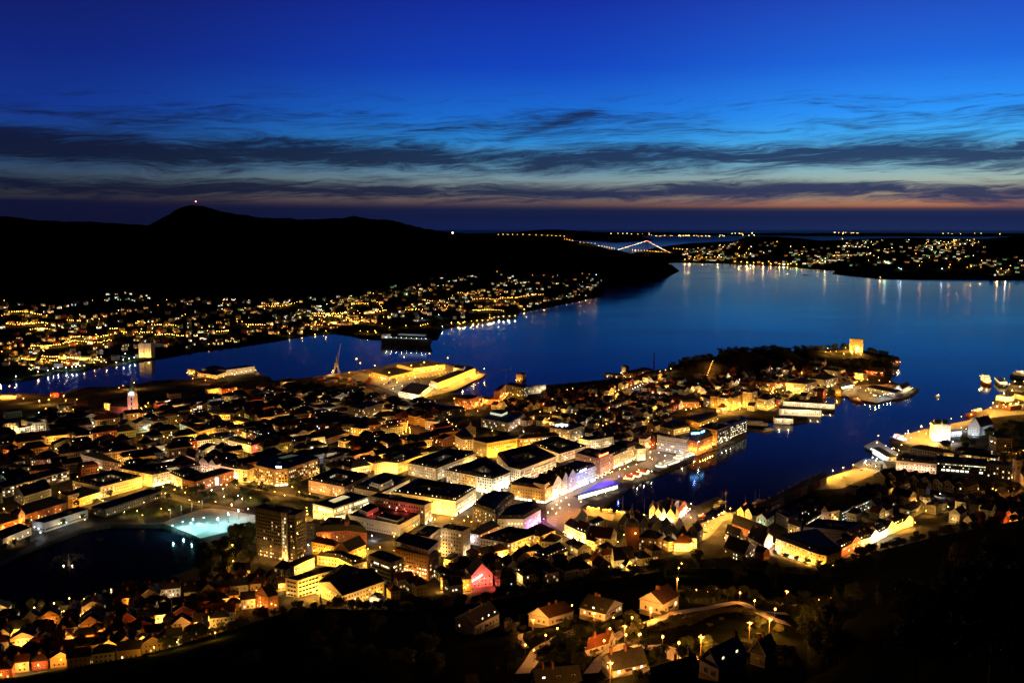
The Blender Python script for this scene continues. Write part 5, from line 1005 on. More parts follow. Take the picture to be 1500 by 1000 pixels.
# ---------------------------------------------------------------- pink-lit church on its hill
x, y = at(*Z0((1330, 745))[0], 10); zc = G(x, y)
jc = empty('church', (x, y, zc), 'tall slender church tower floodlit pink with white spire and dark nave', 'church'); LMS.append(('the pink-lit church', 194, 590))
mb = MB(); PK = WALL['brick']
mb.box((x, y, zc - 2), (9.5, 9.5, 33), WALL['pink'])  # pink plaster puts the floodlight's colour into the tower wall
for sx in (-1, 1):
    for sy in (-1, 1): mb.box((x + sx * 4.9, y + sy * 4.9, zc - 2), (2, 2, 30), WALL['pink'])
for k in range(3): mb.box((x, y - 4.85, zc + 6 + 8 * k), (1.4, .3, 4.5), PANE['off'])
mb.build('tower', jc); mark([(x - 22, y - 32), (x + 22, y - 32), (x + 22, y + 14), (x - 22, y + 14)])
mb = MB(); ring = lambda r, z: [(x + r * math.cos(k * math.pi / 4 + .39), y + r * math.sin(k * math.pi / 4 + .39)) for k in range(8)]
mb.loft(ring(5, 0), zc + 31, ring(4.2, 0), zc + 36, WALL['white']); mb.loft(ring(4.2, 0), zc + 36, ring(.15, 0), zc + 58, ROOF['copper'])
for sx in (-1, 1):
    for sy in (-1, 1): mb.tube((x + sx * 4.6, y + sy * 4.6, zc + 28), (x + sx * 4.6, y + sy * 4.6, zc + 38), 1.1, .05, WALL['white'], 6)
mb.build('spire', jc)
mb = MB(); q = [(x - 38, y + 2), (x - 5, y - 5), (x - 1, y + 9), (x - 34, y + 17)]; mb.prism(q, zc - 2, zc + 11, PK, cap=False)
m0, m1 = lerp(q[0], q[3], .5), lerp(q[1], q[2], .5); mb.face([(*q[3], zc + 11), (*q[0], zc + 11), (*m0, zc + 21)], PK)
mb.build('nave', jc); mb = MB(); mb.face([(*q[0], zc + 11), (*q[1], zc + 11), (*m1, zc + 21.5), (*m0, zc + 21.5)], ROOF['slate']); mb.face([(*q[2], zc + 11), (*q[3], zc + 11), (*m0, zc + 21.5), (*m1, zc + 21.5)], ROOF['slate']); mb.build('roof', jc); mark(q)
for dx_, dy_, c_, p_ in ((-9, -13, 'm', 4200), (9, -13, 'm', 4200), (0, -17, 'm', 3600), (14, 0, 'm', 2500)): LAMPS.append((x + dx_, y + dy_, zc, c_, p_, 2.5))
LAMPS.append((x - 2, y - 7, zc + 31, 'W', 800, 1.5)); LAMPS.append((x + 2, y - 7, zc + 31, 'W', 800, 1.5))
# brick church with spire near the market, and its white-gabled chancel
x, y = at(*H7((490, 750))[0], 8); kc = empty('church', (x, y, 8), 'old brick church with square tower, onion roof and thin pale spire', 'church'); LMS.append(('the brick church tower', 925, 780))
mark([(x - 10, y - 22), (x + 10, y - 22), (x + 10, y + 8), (x - 10, y + 8)]); mb = MB(); mb.box((x, y, 5), (12, 12, 24), WALL['brick']); mb.build('tower', kc)
mb = MB(); ring = lambda r: [(x + r * math.cos(k * math.pi / 4 + .39), y + r * math.sin(k * math.pi / 4 + .39)) for k in range(8)]
mb.loft(ring(7.4), 29, ring(6.2), 33, ROOF['lead']); mb.loft(ring(6.2), 33, ring(2.2), 36, ROOF['lead']); mb.loft(ring(2.0), 36, ring(2.0), 39, WALL['pale']); mb.loft(ring(2.0), 39, ring(.1), 50, ROOF['lead']); mb.build('spire', kc)
a, b = at(*H7((265, 905))[0], 9), at(*H7((470, 960))[0], 9)
bld('white-gabled stone chancel with long black roof below the brick tower', H7((262, 850), (300, 905), (520, 880)), 9, 'gable', 'white', gx=1, lit=.1, rise=10, lamps={1: ('a', 300, 12), 0: ('y', 700, 10)}, name='chancel', cat='chancel', dx=4)
bld('small gabled porch house lit yellow beside the white-gabled chancel', H7((398, 935), (425, 975), (500, 930)), 6, 'gable', 'white', gx=0, lit=.2, lamps={1: ('y', 1100, 6)}, rise=5)
LAMPS.append((x + 2, y - 10, 10, 'o', 500, 14))
# gabled wharf houses
for k, (p, hh, wl, lab, lp) in enumerate((((684, 352, 765, 356), 9, 'cream', 'tall timber-framed gable with balconies, leftmost of the gabled wharf', ('y', 2200, 6)), ((742, 388, 816, 392), 8, 'cream', 'plain cream gable, second of the gabled wharf', ('y', 1900, 6)), ((819, 392, 869, 396), 7, 'blue', 'narrow blue-white gable in the middle of the gabled wharf', ('w', 1500, 6)), ((871, 396, 962, 402), 8, 'cream', 'wide cream gable, fourth of the gabled wharf', ('y', 2200, 7)))):
    bld(lab, H7(p[:2], p[2:]), hh, 'gable', wl, dep=26 if k else 16, gx=1, lit=.3, rise=6.5, lamps={0: lp}, cols=('yel', 'white'), shop='shop', name='wharf_house', cat='house', lm='the gabled wharf' if k == 1 else None)
bld('long red-roofed wharf house lit pink on its side, right end of the gabled wharf', H7((965, 400), (1010, 385), (1095, 300)), 8, 'gable', 'pink', roof='tile', gx=1, lit=.3, lamps={1: ('k', 1900, 8)}, rise=6, name='wharf_house', cat='house', cols=('white', 'yel'))
bld('dark roofed wharf house with blue-lit canopy behind the gables', H7((820, 320), (935, 345), (1010, 250)), 8, 'gable', 'blue', gx=0, lit=.2, rise=5, lamps={0: ('b', 1500, 10)}, name='wharf_house', cat='house')
# fish market hall with wedge roof
P = [at(px, py, 8) for px, py in E5((640, 945), (1105, 818), (1112, 800), (957, 764))]
c = cen(P); mk_ = empty('fish_market_hall', (*c, 3), 'low wedge-shaped market hall with blue roof and glowing glass side', 'market hall'); LMS.append(('the blue-roofed market hall', 880, 715)); mark(P)
mb = MB(); mb.prism(P, 7.4, 8.6, ROOF['lead'], top=pmat('blue_lit_roof_sheet', (.06, .06, .75), .4, .15, .1, spec=.4), bottom=True); mb.build('roof', mk_)  # the sign's blue light is painted into the roof colour
I = inset(P, 2.0); mb = MB(); mb.prism(I, 3, 7.4, PANE['white'], cap=False); mb.build('glass_wall', mk_)
mb = MB()
for i in range(4):
    for t in np.linspace(0, 1, 14)[:-1]:
        q = lerp(I[i], I[(i + 1) % 4], t); mb.box((q[0], q[1], 3), (.35, .35, 4.4), DARK)
mb.build('mullion', mk_)
mb = MB()
for px, py in E5((850, 960), (950, 930), (1040, 900)):
    x, y = at(px, py, 3); LAMPS.append((x, y - 2, 3, 'w', 1300, 3))
x, y = c; LAMPS.append((x - 4, y + 6, 9, 'b', 2600, 7)); LAMPS.append((x + 16, y + 10, 9, 'b', 1800, 7))  # blue lights added above the roof, standing in for the sign's glow
# red market tents
for k, (p, r) in enumerate((((1140, 735), (1250, 748)), ((1205, 705), (1320, 722)), ((1285, 668), (1398, 690)))):
    a, b = [at(px, py, 6) for px, py in E5(p, r)]; d = Vector((-(b[1] - a[1]), b[0] - a[0])).normalized() * 9; q = [a, b, (b[0] + d.x, b[1] + d.y), (a[0] + d.x, a[1] + d.y)]; c = cen(q)
    t_ = empty('market_tent', (*c, 3), ('red-roofed market tent nearest the blue-roofed hall', 'red-roofed market tent, middle one of the three', 'red-roofed market tent nearest the floating restaurants')[k], 'tent', 'red market tents'); mark(q)
    mb = MB(); rd = pmat('red_tent_canvas', (.30, .05, .03), .7, .2, .6); m0, m1 = lerp(q[3], q[0], .5), lerp(q[1], q[2], .5)
    mb.face([(*q[0], 6), (*q[1], 6), (*m1, 8.5), (*m0, 8.5)], rd); mb.face([(*q[2], 6), (*q[3], 6), (*m0, 8.5), (*m1, 8.5)], rd); mb.build('canopy', t_)
    mb = MB(); mb.prism(inset(q, .5), 3, 6, WALL['white'], cap=False); mb.face([(*q[1], 6), (*q[2], 6), (*m1, 8.4)], PANE['shop']); mb.build('tent_wall', t_)
    e = lerp(q[1], q[2], .5); LAMPS.append((e[0] + 4, e[1] - 3, 3, 'w', 1000, 4.5)); LAMPS.append((a[0] + 3, a[1] - 5, 3, 'a', 1200, 5))
# market stalls on the square
for k, (px, py) in enumerate(H7((20, 352), (60, 358), (110, 366), (195, 374), (250, 374), (345, 400), (395, 405), (460, 418))):
    x, y = at(px, py, 3); t_ = empty('market_stall', (x, y, 3), 'yellow-lit market stall on the square, %s' % ('nearest the quay wall', 'second from the quay wall', 'third from the quay wall', 'first of the tall pair', 'second of the tall pair', 'left half of the double stall', 'right half of the double stall', 'last towards the gabled wharf')[k], 'stall', 'lit market stalls on the square')
    mb = MB(); cv = pmat('stall_canvas', (.6, .4, .2), .8, .1, .5); w_ = 6; mb.prism([(x - w_ / 2, y - 2), (x + w_ / 2, y - 2), (x + w_ / 2, y + 2), (x - w_ / 2, y + 2)], 5.6, 5.8, cv, bottom=True); mb.loft([(x - w_ / 2, y - 2), (x + w_ / 2, y - 2), (x + w_ / 2, y + 2), (x - w_ / 2, y + 2)], 5.8, [(x - 1, y - .2), (x + 1, y - .2), (x + 1, y + .2), (x - 1, y + .2)], 7, cv); mb.build('canopy', t_)
    mb = MB(); mb.box((x, y, 3), (w_ - 1, 2, 1), WALL['ochre']); mb.build('counter', t_)
    for sx in (-1, 1): mb = MB(); mb.box((x + sx * 2.7, y - 1.8, 3), (.2, .2, 2.6), METAL); mb.build('post', t_)
    LAMPS.append((x, y - 4.5, 3, 'y', 900, 4.5))
# ---------------------------------------------------------------- paved places
def sheet(name, pts, m, dz, n=0, kind='structure'):
    mb = MB(); P = [atg(px, py) for px, py in pts]; mb.face([(x, y, z + dz) for x, y, z in P], m); o = mb.build(name); o['kind'] = kind; mark(P); return o
PAVE = pmat('light_stone_paving', (.30, .30, .29), .7, .18, .12, bump=.2); ASPH = pmat('worn_asphalt', (.10, .095, .09), .8, .3, .12, bump=.3); QUAY = pmat('quay_concrete', (.17, .16, .14), .8, .25, .1, bump=.3)
LAWN = pmat('mown_grass', (.035, .065, .018), .9, .3, .3, bump=.4); COB = pmat('cobbled_square', (.16, .14, .125), .7, .25, .2, bump=.4)
def flat(name, pts, m, dz=0.06, z=2.6):
    mb = MB(); P = [at(px, py, z + dz) for px, py in pts]; mb.face([(*p, z + dz) for p in P], m); o = mb.build(name); o['kind'] = 'structure'; mark(P); return P
PLZ = flat('plaza', L((585, 940), (700, 890), (1005, 792), (1110, 780), (1250, 790), (1640, 862), (1600, 940), (1330, 1030), (1000, 1110), (900, 1060)), PAVE, .10)
flat('square', F6((745, 300), (950, 170), (1090, 215), (1230, 260), (1100, 330), (1500, 400), (1480, 470), (1190, 400), (1080, 470), (940, 600), (760, 480)), COB, .08)
flat('street', E5((380, 1000), (480, 990), (1120, 745), (1400, 640), (1500, 640), (1500, 560), (1400, 560), (1000, 700), (480, 900)), COB, .06)
flat('square', G8((125, 600), (240, 580), (420, 650), (640, 670), (400, 760), (260, 830), (120, 790)), COB, .09)
flat('quay_road', H7((1010, 700), (1220, 600), (1240, 500), (1500, 405), (1640, 360), (1640, 430), (1500, 470), (1350, 640), (1260, 690), (1150, 760), (1060, 870), (1000, 850)), ASPH, .07)
flat('quay_road', [(1188, 706), (1252, 687), (1290, 681), (1292, 690), (1232, 715), (1195, 717), (1185, 711)], QUAY, .07)
flat('pier', [(1248, 681), (1267, 671), (1294, 675), (1300, 685), (1268, 688)], QUAY, .09)
flat('pier', [(1265, 653), (1284, 644), (1316, 663), (1314, 680), (1296, 673)], QUAY, .11)
flat('quay_road', [(1322, 637), (1368, 625), (1420, 615), (1434, 604), (1456, 593), (1500, 590), (1500, 606), (1450, 612), (1420, 622), (1372, 642), (1374, 652), (1380, 662), (1340, 655), (1318, 648)], ASPH, .08)
flat('container_yard', s2((216, 570), (330, 552), (540, 527), (680, 492), (860, 482), (960, 502), (1110, 522), (1170, 556), (1010, 640), (800, 690), (700, 690), (430, 665), (250, 600)), pmat('yard_asphalt', (.26, .23, .18), .8, .3, .05, bump=.2), .08)
flat('quay_road', V((620, 640), (760, 585), (900, 545), (1100, 560), (1400, 600), (1300, 680), (1180, 705), (980, 745), (720, 700)), QUAY, .08)
flat('parking_lot', Z0((-60, 560), (250, 540), (340, 545), (300, 610), (-60, 650)), ASPH, .08)
flat('gravel_quay', Z0((590, 545), (700, 490), (860, 452), (1080, 455), (980, 490), (640, 555)), pmat('gravel', (.16, .11, .07), .9, .3, .1), .08)
flat('pier', s1((1040, 625), (1080, 560), (1240, 530), (1400, 535), (1475, 572), (1190, 620)), QUAY, .08)
flat('forecourt', Z0((180, 985), (330, 965), (460, 960), (470, 1010), (250, 1060), (180, 1020)), PAVE, .08)
flat('street', M((310, 470), (350, 460), (560, 490), (730, 580), (1000, 640), (1240, 690), (1200, 720), (1000, 660), (740, 620), (480, 550)), ASPH, .07)
flat('street', L((345, 545), (480, 575), (690, 610), (920, 700), (1480, 790), (1480, 820), (900, 740), (500, 640), (340, 590)), ASPH, .07)
for pp in (((500, 640), (560, 630), (690, 660), (720, 700), (500, 760), (420, 700)), ((860, 715), (1000, 740), (1180, 760), (1150, 810), (880, 770)), ((660, 660), (860, 690), (760, 740), (620, 740))):
    flat('lawn', M(*pp), LAWN, .06)
for pp in (((30, 800), (200, 790), (500, 770), (640, 800), (560, 880), (370, 900), (100, 870)), ((520, 700), (760, 690), (900, 760), (700, 850), (620, 820))):
    flat('lawn', L(*pp), LAWN, .06)
flat('lake_path', L((-1200, 1420), (-700, 1160), (-290, 1010), (0, 965), (400, 960), (600, 955), (590, 930), (380, 925), (0, 930), (-300, 975), (-760, 1130), (-1200, 1370)), ASPH, .06)
# ---------------------------------------------------------------- lamps along the streets
ST = street
ST(M((345, 560), (480, 545), (690, 590)), 'y', 1500, 16, 6); ST(M((1040, 660), (1245, 700)), 'y', 1500, 16, 6); ST(M((740, 590), (900, 600), (1020, 640)), 'y', 2600, 15, 8)
ST(L((360, 560), (520, 600), (700, 640), (880, 690)), 'y', 1700, 20); ST(L((1370, 470), (1400, 560), (1240, 610)), 'y', 1500, 18)
spot(L((170, 868), (311, 857), (368, 903), (475, 695), (340, 738), (385, 760), (620, 660), (1250, 612), (1400, 565)), 'a', 380, 4.5); spot(L((885, 735), (990, 752), (575, 830), (660, 845)), 'y', 700, 4.5)
spot(M((505, 712), (880, 682), (350, 560), (205, 612)), 'a', 500, 4.5); spot(K((935, 952), (740, 945), (680, 985)), 'w', 500, 4.5); spot([(8, 797), (26, 788), (60, 787), (98, 772)], 'W', 450, 5)
ST(L((1170, 770), (1480, 815)), 'o', 900, 22, 6)
for px, py in L((690, 860), (800, 820), (915, 790), (1030, 775)):                # cyan floods on the flag masts
    x, y = at(px, py + 22, 2.7); LAMPS.append((x + 3, y - 6, 2.7, 'c', 3000, 7))
spot(L((1200, 1000), (900, 1040)), 'c', 3000, 9); spot(L((1310, 940), (1190, 1005), (1420, 900)), 'c', 2200, 10); spot(M((150, 985), (265, 945), (375, 905)), 'W', 1400, 9); spot(M((480, 870), (300, 830)), 'k', 1100, 8)
ST(F6((770, 470), (900, 350), (1010, 270)), 'k', 1100, 15, 9); spot(F6((1000, 380), (900, 420), (860, 480), (1130, 350)), 'o', 2600, 9); spot(F6((1215, 385), (1330, 400), (1440, 430)), 'y', 1800, 7)
ST(E5((520, 960), (800, 850), (1080, 730), (1350, 650)), 'k', 1100, 17, 8); spot(E5((1000, 760), (1160, 720), (1330, 610), (1440, 590)), 'a', 1100, 8)
spot(G8((170, 680), (260, 690), (350, 650), (190, 760), (330, 720), (520, 690)), 'k', 1300, 8); spot(G8((100, 720), (160, 620)), 'w', 1500, 8)
ST(H7((1060, 780), (1180, 690), (1260, 640), (1330, 560), (1500, 450), (1600, 400)), 'y', 8500, 14, 8); ST(H7((980, 520), (1120, 510), (1230, 545)), 'y', 2600, 16, 8); spot(H7((1040, 440), (1100, 400), (1140, 350)), 'k', 2400, 7)
ST(H7((330, 430), (500, 455), (660, 480), (900, 500)), 'y', 2200, 15, 7)
ST([(1192, 709), (1218, 700), (1250, 691), (1284, 684)], 'y', 12000, 22, 9); spot([(1278, 672), (1295, 668), (1284, 655), (1297, 660), (1306, 664)], 'W', 1900, 7); spot([(1268, 683), (1284, 679)], 'W', 1500, 7); spot([(1320, 661), (1286, 646), (1314, 676), (1300, 680)], 'a', 1600, 9)
ST([(1330, 643), (1350, 640), (1364, 648), (1378, 655)], 'y', 12000, 22, 9); ST([(1349, 634), (1364, 629), (1400, 621), (1425, 615)], 'y', 9000, 30, 10); spot([(1326, 640), (1330, 636), (1322, 643), (1334, 646)], 'w', 1500, 5); spot([(1408, 630), (1415, 632)], 'W', 2200, 4)
spot([(1454, 602)], 'y', 26000, 14); ST([(1450, 608), (1475, 602), (1500, 598)], 'y', 9000, 22, 12); spot([(1464, 592), (1470, 584), (1476, 592), (1482, 580), (1478, 570), (1490, 588), (1494, 574), (1486, 566), (1499, 566), (1472, 598), (1488, 600), (1500, 584)], 'a', 9000, 10)  # amber spots added across the quay to brighten its ground
ST([(1488, 672), (1496, 682), (1500, 690)], 'o', 2200, 18, 7); spot(J6((1400, 420), (1440, 415), (1490, 412)), 'o', 1200, 6); spot(J6((930, 740), (970, 745), (730, 800)), 'W', 500, 4); spot(J6((1210, 760), (1240, 775), (1350, 780), (1400, 760)), 'o', 900, 5); spot(J6((690, 905), (600, 975)), 'y', 1400, 6)
spot([(1316, 669), (1309, 666)], 'y', 1500, 9)
# container quay
for px, py in s2((480, 545), (460, 520), (560, 560), (640, 600), (420, 600), (330, 590), (760, 560), (830, 540), (900, 560), (720, 510), (860, 490), (600, 640), (960, 515)):
    x, y = at(px, py, 3); LAMPS.append((x, y, 2.7, 'y' if px % 3 < 2 else 'o', 8000, 20))
for px, py in s2((1160, 556), (1100, 575), (1040, 605), (980, 630), (920, 660), (860, 680)):
    x, y = at(px, py, 3); LAMPS.append((x, y + 2, 2.7, 'y', 4200, 12))
for px, py in s2((640, 605), (680, 625), (750, 605), (780, 595), (610, 635), (660, 660), (710, 645)):
    x, y = at(px, py, 3); LAMPS.append((x, y, 2.7, 'w', 3000, 9))
spot([(2, 583), (15, 580), (23, 582)], 'o', 9000, 18); spot([(58, 594), (72, 592), (35, 590)], 'y', 4500, 8); spot(Z0((640, 580), (770, 620), (1230, 480), (1190, 500), (660, 630)), 'o', 2200, 7); spot([(197, 570)], 'y', 9000, 12); ST(Z0((460, 715), (620, 680)), 'y', 900, 24); spot(Z0((1410, 700), (1440, 730), (1460, 690), (1480, 650), (1390, 740)), 'y', 1500, 6)
spot(s1((1060, 600), (1130, 610), (1150, 590)), 'o', 3000, 8); spot(s1((1405, 555), (1290, 580), (1230, 590)), 'a', 1800, 8)
# peninsula
ST(G8((560, 200), (700, 170), (740, 150)), 'o', 1500, 14); ST(G8((920, 210), (1010, 195), (1130, 190), (1220, 200)), 'y', 2800, 14); spot(G8((960, 190), (1000, 150), (1150, 130)), 'y', 2400, 8)
ST(U((540, 960), (660, 930), (800, 905)), 'y', 3200, 15); ST(U((1110, 770), (1180, 740), (1290, 730)), 'y', 3600, 16); spot(U((1305, 720), (1310, 650), (1300, 690)), 'y', 6000, 9); ST(U((1130, 745), (1150, 690)), 'y', 2500, 14)
ST(V((640, 660), (800, 640), (900, 690), (980, 730)), 'y', 2600, 26, 9); ST(V((760, 590), (900, 560), (1080, 575), (1130, 590)), 'o', 2300, 24, 9); spot(V((950, 705), (1010, 715), (1050, 700), (1090, 695), (1120, 690)), 'W', 1500, 6)
spot(V((670, 235), (790, 245), (490, 240)), 'y', 6500, 8); ST(V((470, 275), (560, 265), (640, 290), (860, 300)), 'y', 1600, 18); ST(V((760, 530), (820, 510), (900, 490)), 'y', 1900, 16); spot(V((1190, 370), (1195, 440)), 'w', 2500, 8)
s3 = T(700, 480, 3.75)
ST(s3((700, 400), (780, 360), (860, 330), (940, 300)), 'y', 1800, 18); ST(s3((850, 350), (910, 320)), 'W', 1200, 12, 5); ST(s3((400, 490), (440, 480), (500, 490)), 'y', 2000, 16); ST(s3((460, 370), (540, 350)), 'y', 1200, 18); ST(s3((1000, 260), (1080, 240)), 'a', 1500, 16); ST(s3((1260, 280), (1290, 200)), 'o', 1400, 14); spot(s3((1150, 340), (1210, 320), (1110, 350)), 'g', 700, 5); ST(s3((960, 380), (1040, 390), (1100, 420)), 'k', 1100, 14)
spot(Q6((780, 400), (840, 390), (740, 430), (790, 440), (490, 370), (620, 420)), 'o', 2500, 7); spot(Q6((1250, 300), (1200, 305)), 'w', 2000, 7); ST(Q6((430, 640), (520, 690), (440, 750)), 'o', 1000, 16); ST(Q6((0, 700), (10, 760)), 'o', 1800, 12)
ST(O((1240, 470), (1330, 490)), 'y', 2000, 12); ST(O((1390, 640), (1460, 600), (1480, 480)), 'o', 1700, 14); ST(O((1010, 600), (1120, 620)), 'o', 1500, 12); spot(O((1220, 620), (1340, 640), (930, 810)), 'o', 1200, 6); spot(O((570, 190), (680, 200), (860, 190), (130, 220), (290, 230)), 'g', 800, 6)
spot(N((100, 300), (160, 365), (20, 350), (60, 340)), 'y', 1300, 6); spot(N((230, 380), (350, 450), (100, 545)), 'g', 700, 6); spot(N((230, 430),), 'w', 1200, 5); spot(N((1100, 685),), 'g', 1600, 7); spot(Z0((560, 815), (1000, 825), (390, 745)), 'g', 1100, 6)
# foot of the hill
spot(A((600, 770), (560, 790), (660, 750)), 'o', 1500, 6); spot(A((10, 650), (60, 640)), 'y', 1500, 6); spot(A((210, 490), (150, 500)), 'g', 900, 5); spot(A((15, 820), (40, 860)), 'y', 900, 5); ST(A((820, 250), (830, 330), (1000, 340)), 'y', 2200, 12); spot(A((840, 640),), 'W', 1600, 5); ST(A((1290, 740), (1470, 650)), 'y', 2600, 12)
spot(C((40, 385),), 'W', 1500, 5); ST(C((720, 150), (840, 170), (700, 60)), 'y', 3200, 12); spot(C((1130, 430), (1180, 390)), 'W', 1800, 6); spot(C((1310, 635), (1480, 600), (1450, 590)), 'o', 1800, 5); ST(T2((540, 430), (590, 410), (630, 390)), 'y', 3200, 9)
ST(D((1010, 760), (1100, 690)), 'w', 4200, 9); ST(D((610, 900), (700, 800), (720, 760)), 'w', 3600, 9); spot(D((250, 960), (330, 965), (440, 985)), 'y', 2600, 5)
ST(F6((960, 610), (1040, 660), (1160, 740), (1270, 800)), 'y', 1700, 12); spot(F6((1340, 870), (1420, 890)), 'y', 1500, 5)
BL = T(0, 800, 4.6875)
spot(BL((750, 745), (1220, 705), (1060, 740), (1420, 540), (1390, 500), (1440, 600), (1480, 640)), 'y', 1500, 5); spot(BL((840, 640), (620, 690), (700, 650), (500, 670), (930, 430), (900, 425), (1100, 660), (920, 720)), 'o', 1300, 5); spot(BL((30, 690), (50, 640), (250, 690), (160, 500), (380, 525), (1150, 570), (640, 660), (935, 625), (1190, 370)), 'w', 900, 5); spot(BL((215, 800), (120, 770), (20, 790)), 'w', 500, 4)
spot(BL((375, 440), (480, 405), (580, 370), (655, 335), (765, 305), (240, 470)), 'a', 420, 6); spot(BL((300, 460), (680, 350), (1030, 215), (150, 500), (1000, 330)), 'y', 700, 4); spot(T2((130, 450), (60, 480), (20, 470), (100, 500)), 'o', 1800, 5); spot(T2((90, 110), (40, 260), (60, 75)), 'y', 1500, 5)
# ---------------------------------------------------------------- the hillside below the viewpoint
FG1 = T(650, 800, 4.6875); FG2 = T(900, 800, 4.6875)
HOUSEP = []
def hill_house(label, pts, h, z0=None, **k):
    px = [pts[0], pts[1], pts[2]]
    x, y, z = atg(*pts[1], h)
    k.setdefault('rise', 5.0)
    o = bld(label, pts, h, 'gable', z0=z - .3, name='hillside_house', cat='house', dx=k.pop('dx', 3.2), fl=2.8, lm=k.pop('lm', None), parts=True, over=.5, **k); HOUSEP.append([tuple(o['_P'][i:i + 2]) for i in range(0, 8, 2)]); return o
hill_house('dark two-storey house with three lit windows in a row and lit dormers', FG1((80, 490), (212, 545), (380, 455)), 5.8, wall='pale', gx=1, lit=.35, cols=('yel', 'white', 'warm'), dorm=5, dlit=.9, lm='the dark house with the lit dormers')
hill_house('orange-lit gabled house with brown roof above the lane', FG1((585, 462), (722, 490), (890, 440)), 5.2, wall='white', roof='brown', gx=1, lit=.12, lm='the orange-lit gabled house')
hill_house('broad dark-roofed house with glowing roof windows', FG1((935, 418), (1108, 462), (1225, 390)), 4.2, wall='white', gx=0, lit=.2, cols=('yel',), dorm=4, dlit=.8, lm='the house with the glowing roof windows')
hill_house('white house with tall gable and brown roof at the lane bend', FG2((176, 356), (332, 396), (440, 335)), 6.0, wall='white', roof='brown', gx=1, lit=.3, cols=('yel', 'white'), lm='the white gabled house')
hill_house('house with bright red tiled roof lit by the lane', FG1((972, 712), (1124, 662), (1178, 622)), 3.6, wall='white', roof='tile', gx=0, lit=.2, rise=4.5, lm='the red-tiled house')
hill_house('low white bungalow with dark roof and lit porch windows', FG1((1090, 762), (1166, 848), (1394, 798)), 3.2, wall='white', gx=1, lit=.5, cols=('yel', 'white'), rise=4.2, lm='the low white bungalow')
hill_house('black-roofed house at the lower frame edge with two lit skylights', FG1((596, 890), (640, 950), (945, 925)), 4.5, wall='grey', gx=1, lit=.25, rise=5, dorm=5, dlit=.5)
hill_house('grey gabled house with one lit dormer beside the forest', FG2((585, 768), (716, 836), (905, 742)), 5.0, wall='pale', roof='lead', gx=1, lit=.2, dorm=7, dlit=1.0, cols=('yel',), lm='the grey gabled house')
hill_house('dark roof with two chimneys cut by the lower frame edge', FG1((150, 925), (165, 1000), (475, 950)), 5, wall='dark', gx=1, lit=.0)
hill_house('slate roof with framed skylights below the grey gabled house', FG2((246, 880), (262, 985), (562, 890)), 4.5, wall='dark', roof='lead', gx=1, lit=.1, dorm=7)
hill_house('dark gable with tall chimneys among the forest edge trees', FG2((935, 712), (1035, 745), (1115, 700)), 5, wall='dark', gx=1, lit=.0)
hill_house('small garage with a lit yellow door by the lane', FG1((418, 520), (462, 530), (470, 505)), 2.6, wall='ochre', gx=1, lit=0, rise=1.6, chim=0)
def road(pts, w, m, name='lane', dz=.14):
    W_ = [atg(px, py) for px, py in pts]; L_ = []
    for i in range(len(W_) - 1):
        n = max(2, int(math.dist(W_[i][:2], W_[i + 1][:2]) / 3))
        for k in range(n):
            L_.append(lerp(W_[i], W_[i + 1], k / n))
    L_.append(W_[-1][:2])
    for _ in range(6): L_ = [L_[0]] + [((a[0] + 2 * b[0] + c[0]) / 4, (a[1] + 2 * b[1] + c[1]) / 4) for a, b, c in zip(L_, L_[1:], L_[2:])] + [L_[-1]]
    mb = MB(); prev = None
    for i, p in enumerate(L_):
        a, b = L_[max(0, i - 1)], L_[min(len(L_) - 1, i + 1)]; d = Vector((b[0] - a[0], b[1] - a[1])).normalized(); n = Vector((-d.y, d.x)) * w / 2
        l, r = (p[0] + n.x, p[1] + n.y), (p[0] - n.x, p[1] - n.y)
        cur = ((*l, max(G(*l), G(*p)) + dz), (*r, max(G(*r), G(*p)) + dz))
        if prev: mb.face([prev[1], cur[1], cur[0], prev[0]], m); mark([prev[1][:2], cur[1][:2], cur[0][:2], prev[0][:2]], 3)
        prev = cur
    o = mb.build(name); o['kind'] = 'structure'; return o
LANE = pmat('hill_lane_asphalt', (.20, .18, .16), .8, .25, .25, bump=.3)
road(FG1((540, 880), (600, 800), (632, 745), (650, 705), (705, 680), (800, 635), (925, 592)), 7, LANE)
road(FG1((1010, 880), (1090, 770), (1180, 715), (1245, 672), (1340, 690), (1440, 690)), 6, LANE)
road(FG2((-30, 660), (60, 590), (160, 552), (260, 525), (360, 488), (480, 448), (620, 430), (740, 405), (850, 385), (930, 415), (985, 450), (1060, 505), (1190, 530)), 6, LANE)
road(FG2((250, 690), (330, 710), (390, 745), (450, 775), (600, 800)), 9, LANE); road(FG2((1030, 455), (1110, 460), (1190, 465)), 5, LANE); road(FG2((-40, 900), (60, 885), (240, 850)), 5, LANE)
road(FG2((320, 500), (270, 460), (190, 430)), 6, LANE, 'driveway'); road(FG1((570, 700), (520, 640), (530, 600)), 3, LANE, 'path')
fl_ = [(FG1(p)[0], f) for p, f in (((613, 592), 'o'), ((1030, 552), 'y'), ((1241, 655), 'o'), ((1143, 935), 'o'), ((1416, 522), 'o'))] + [(FG2(p)[0], f) for p, f in (((592, 752), 'o'), ((1061, 612), 'o'), ((925, 640), 'o'), ((1180, 392), 'o'), ((430, 300), 'o'))]
FGL = []
for (px, py), c in fl_:
    x, y, z = atg(px, py); FGL.append((x, y, z, c))
spot(FG1((440, 540), (950, 425), (1005, 440), (1165, 520), (1185, 470), (975, 735), (1140, 690), (205, 600), (265, 580), (1350, 640)), 'a', 60, 2.5)
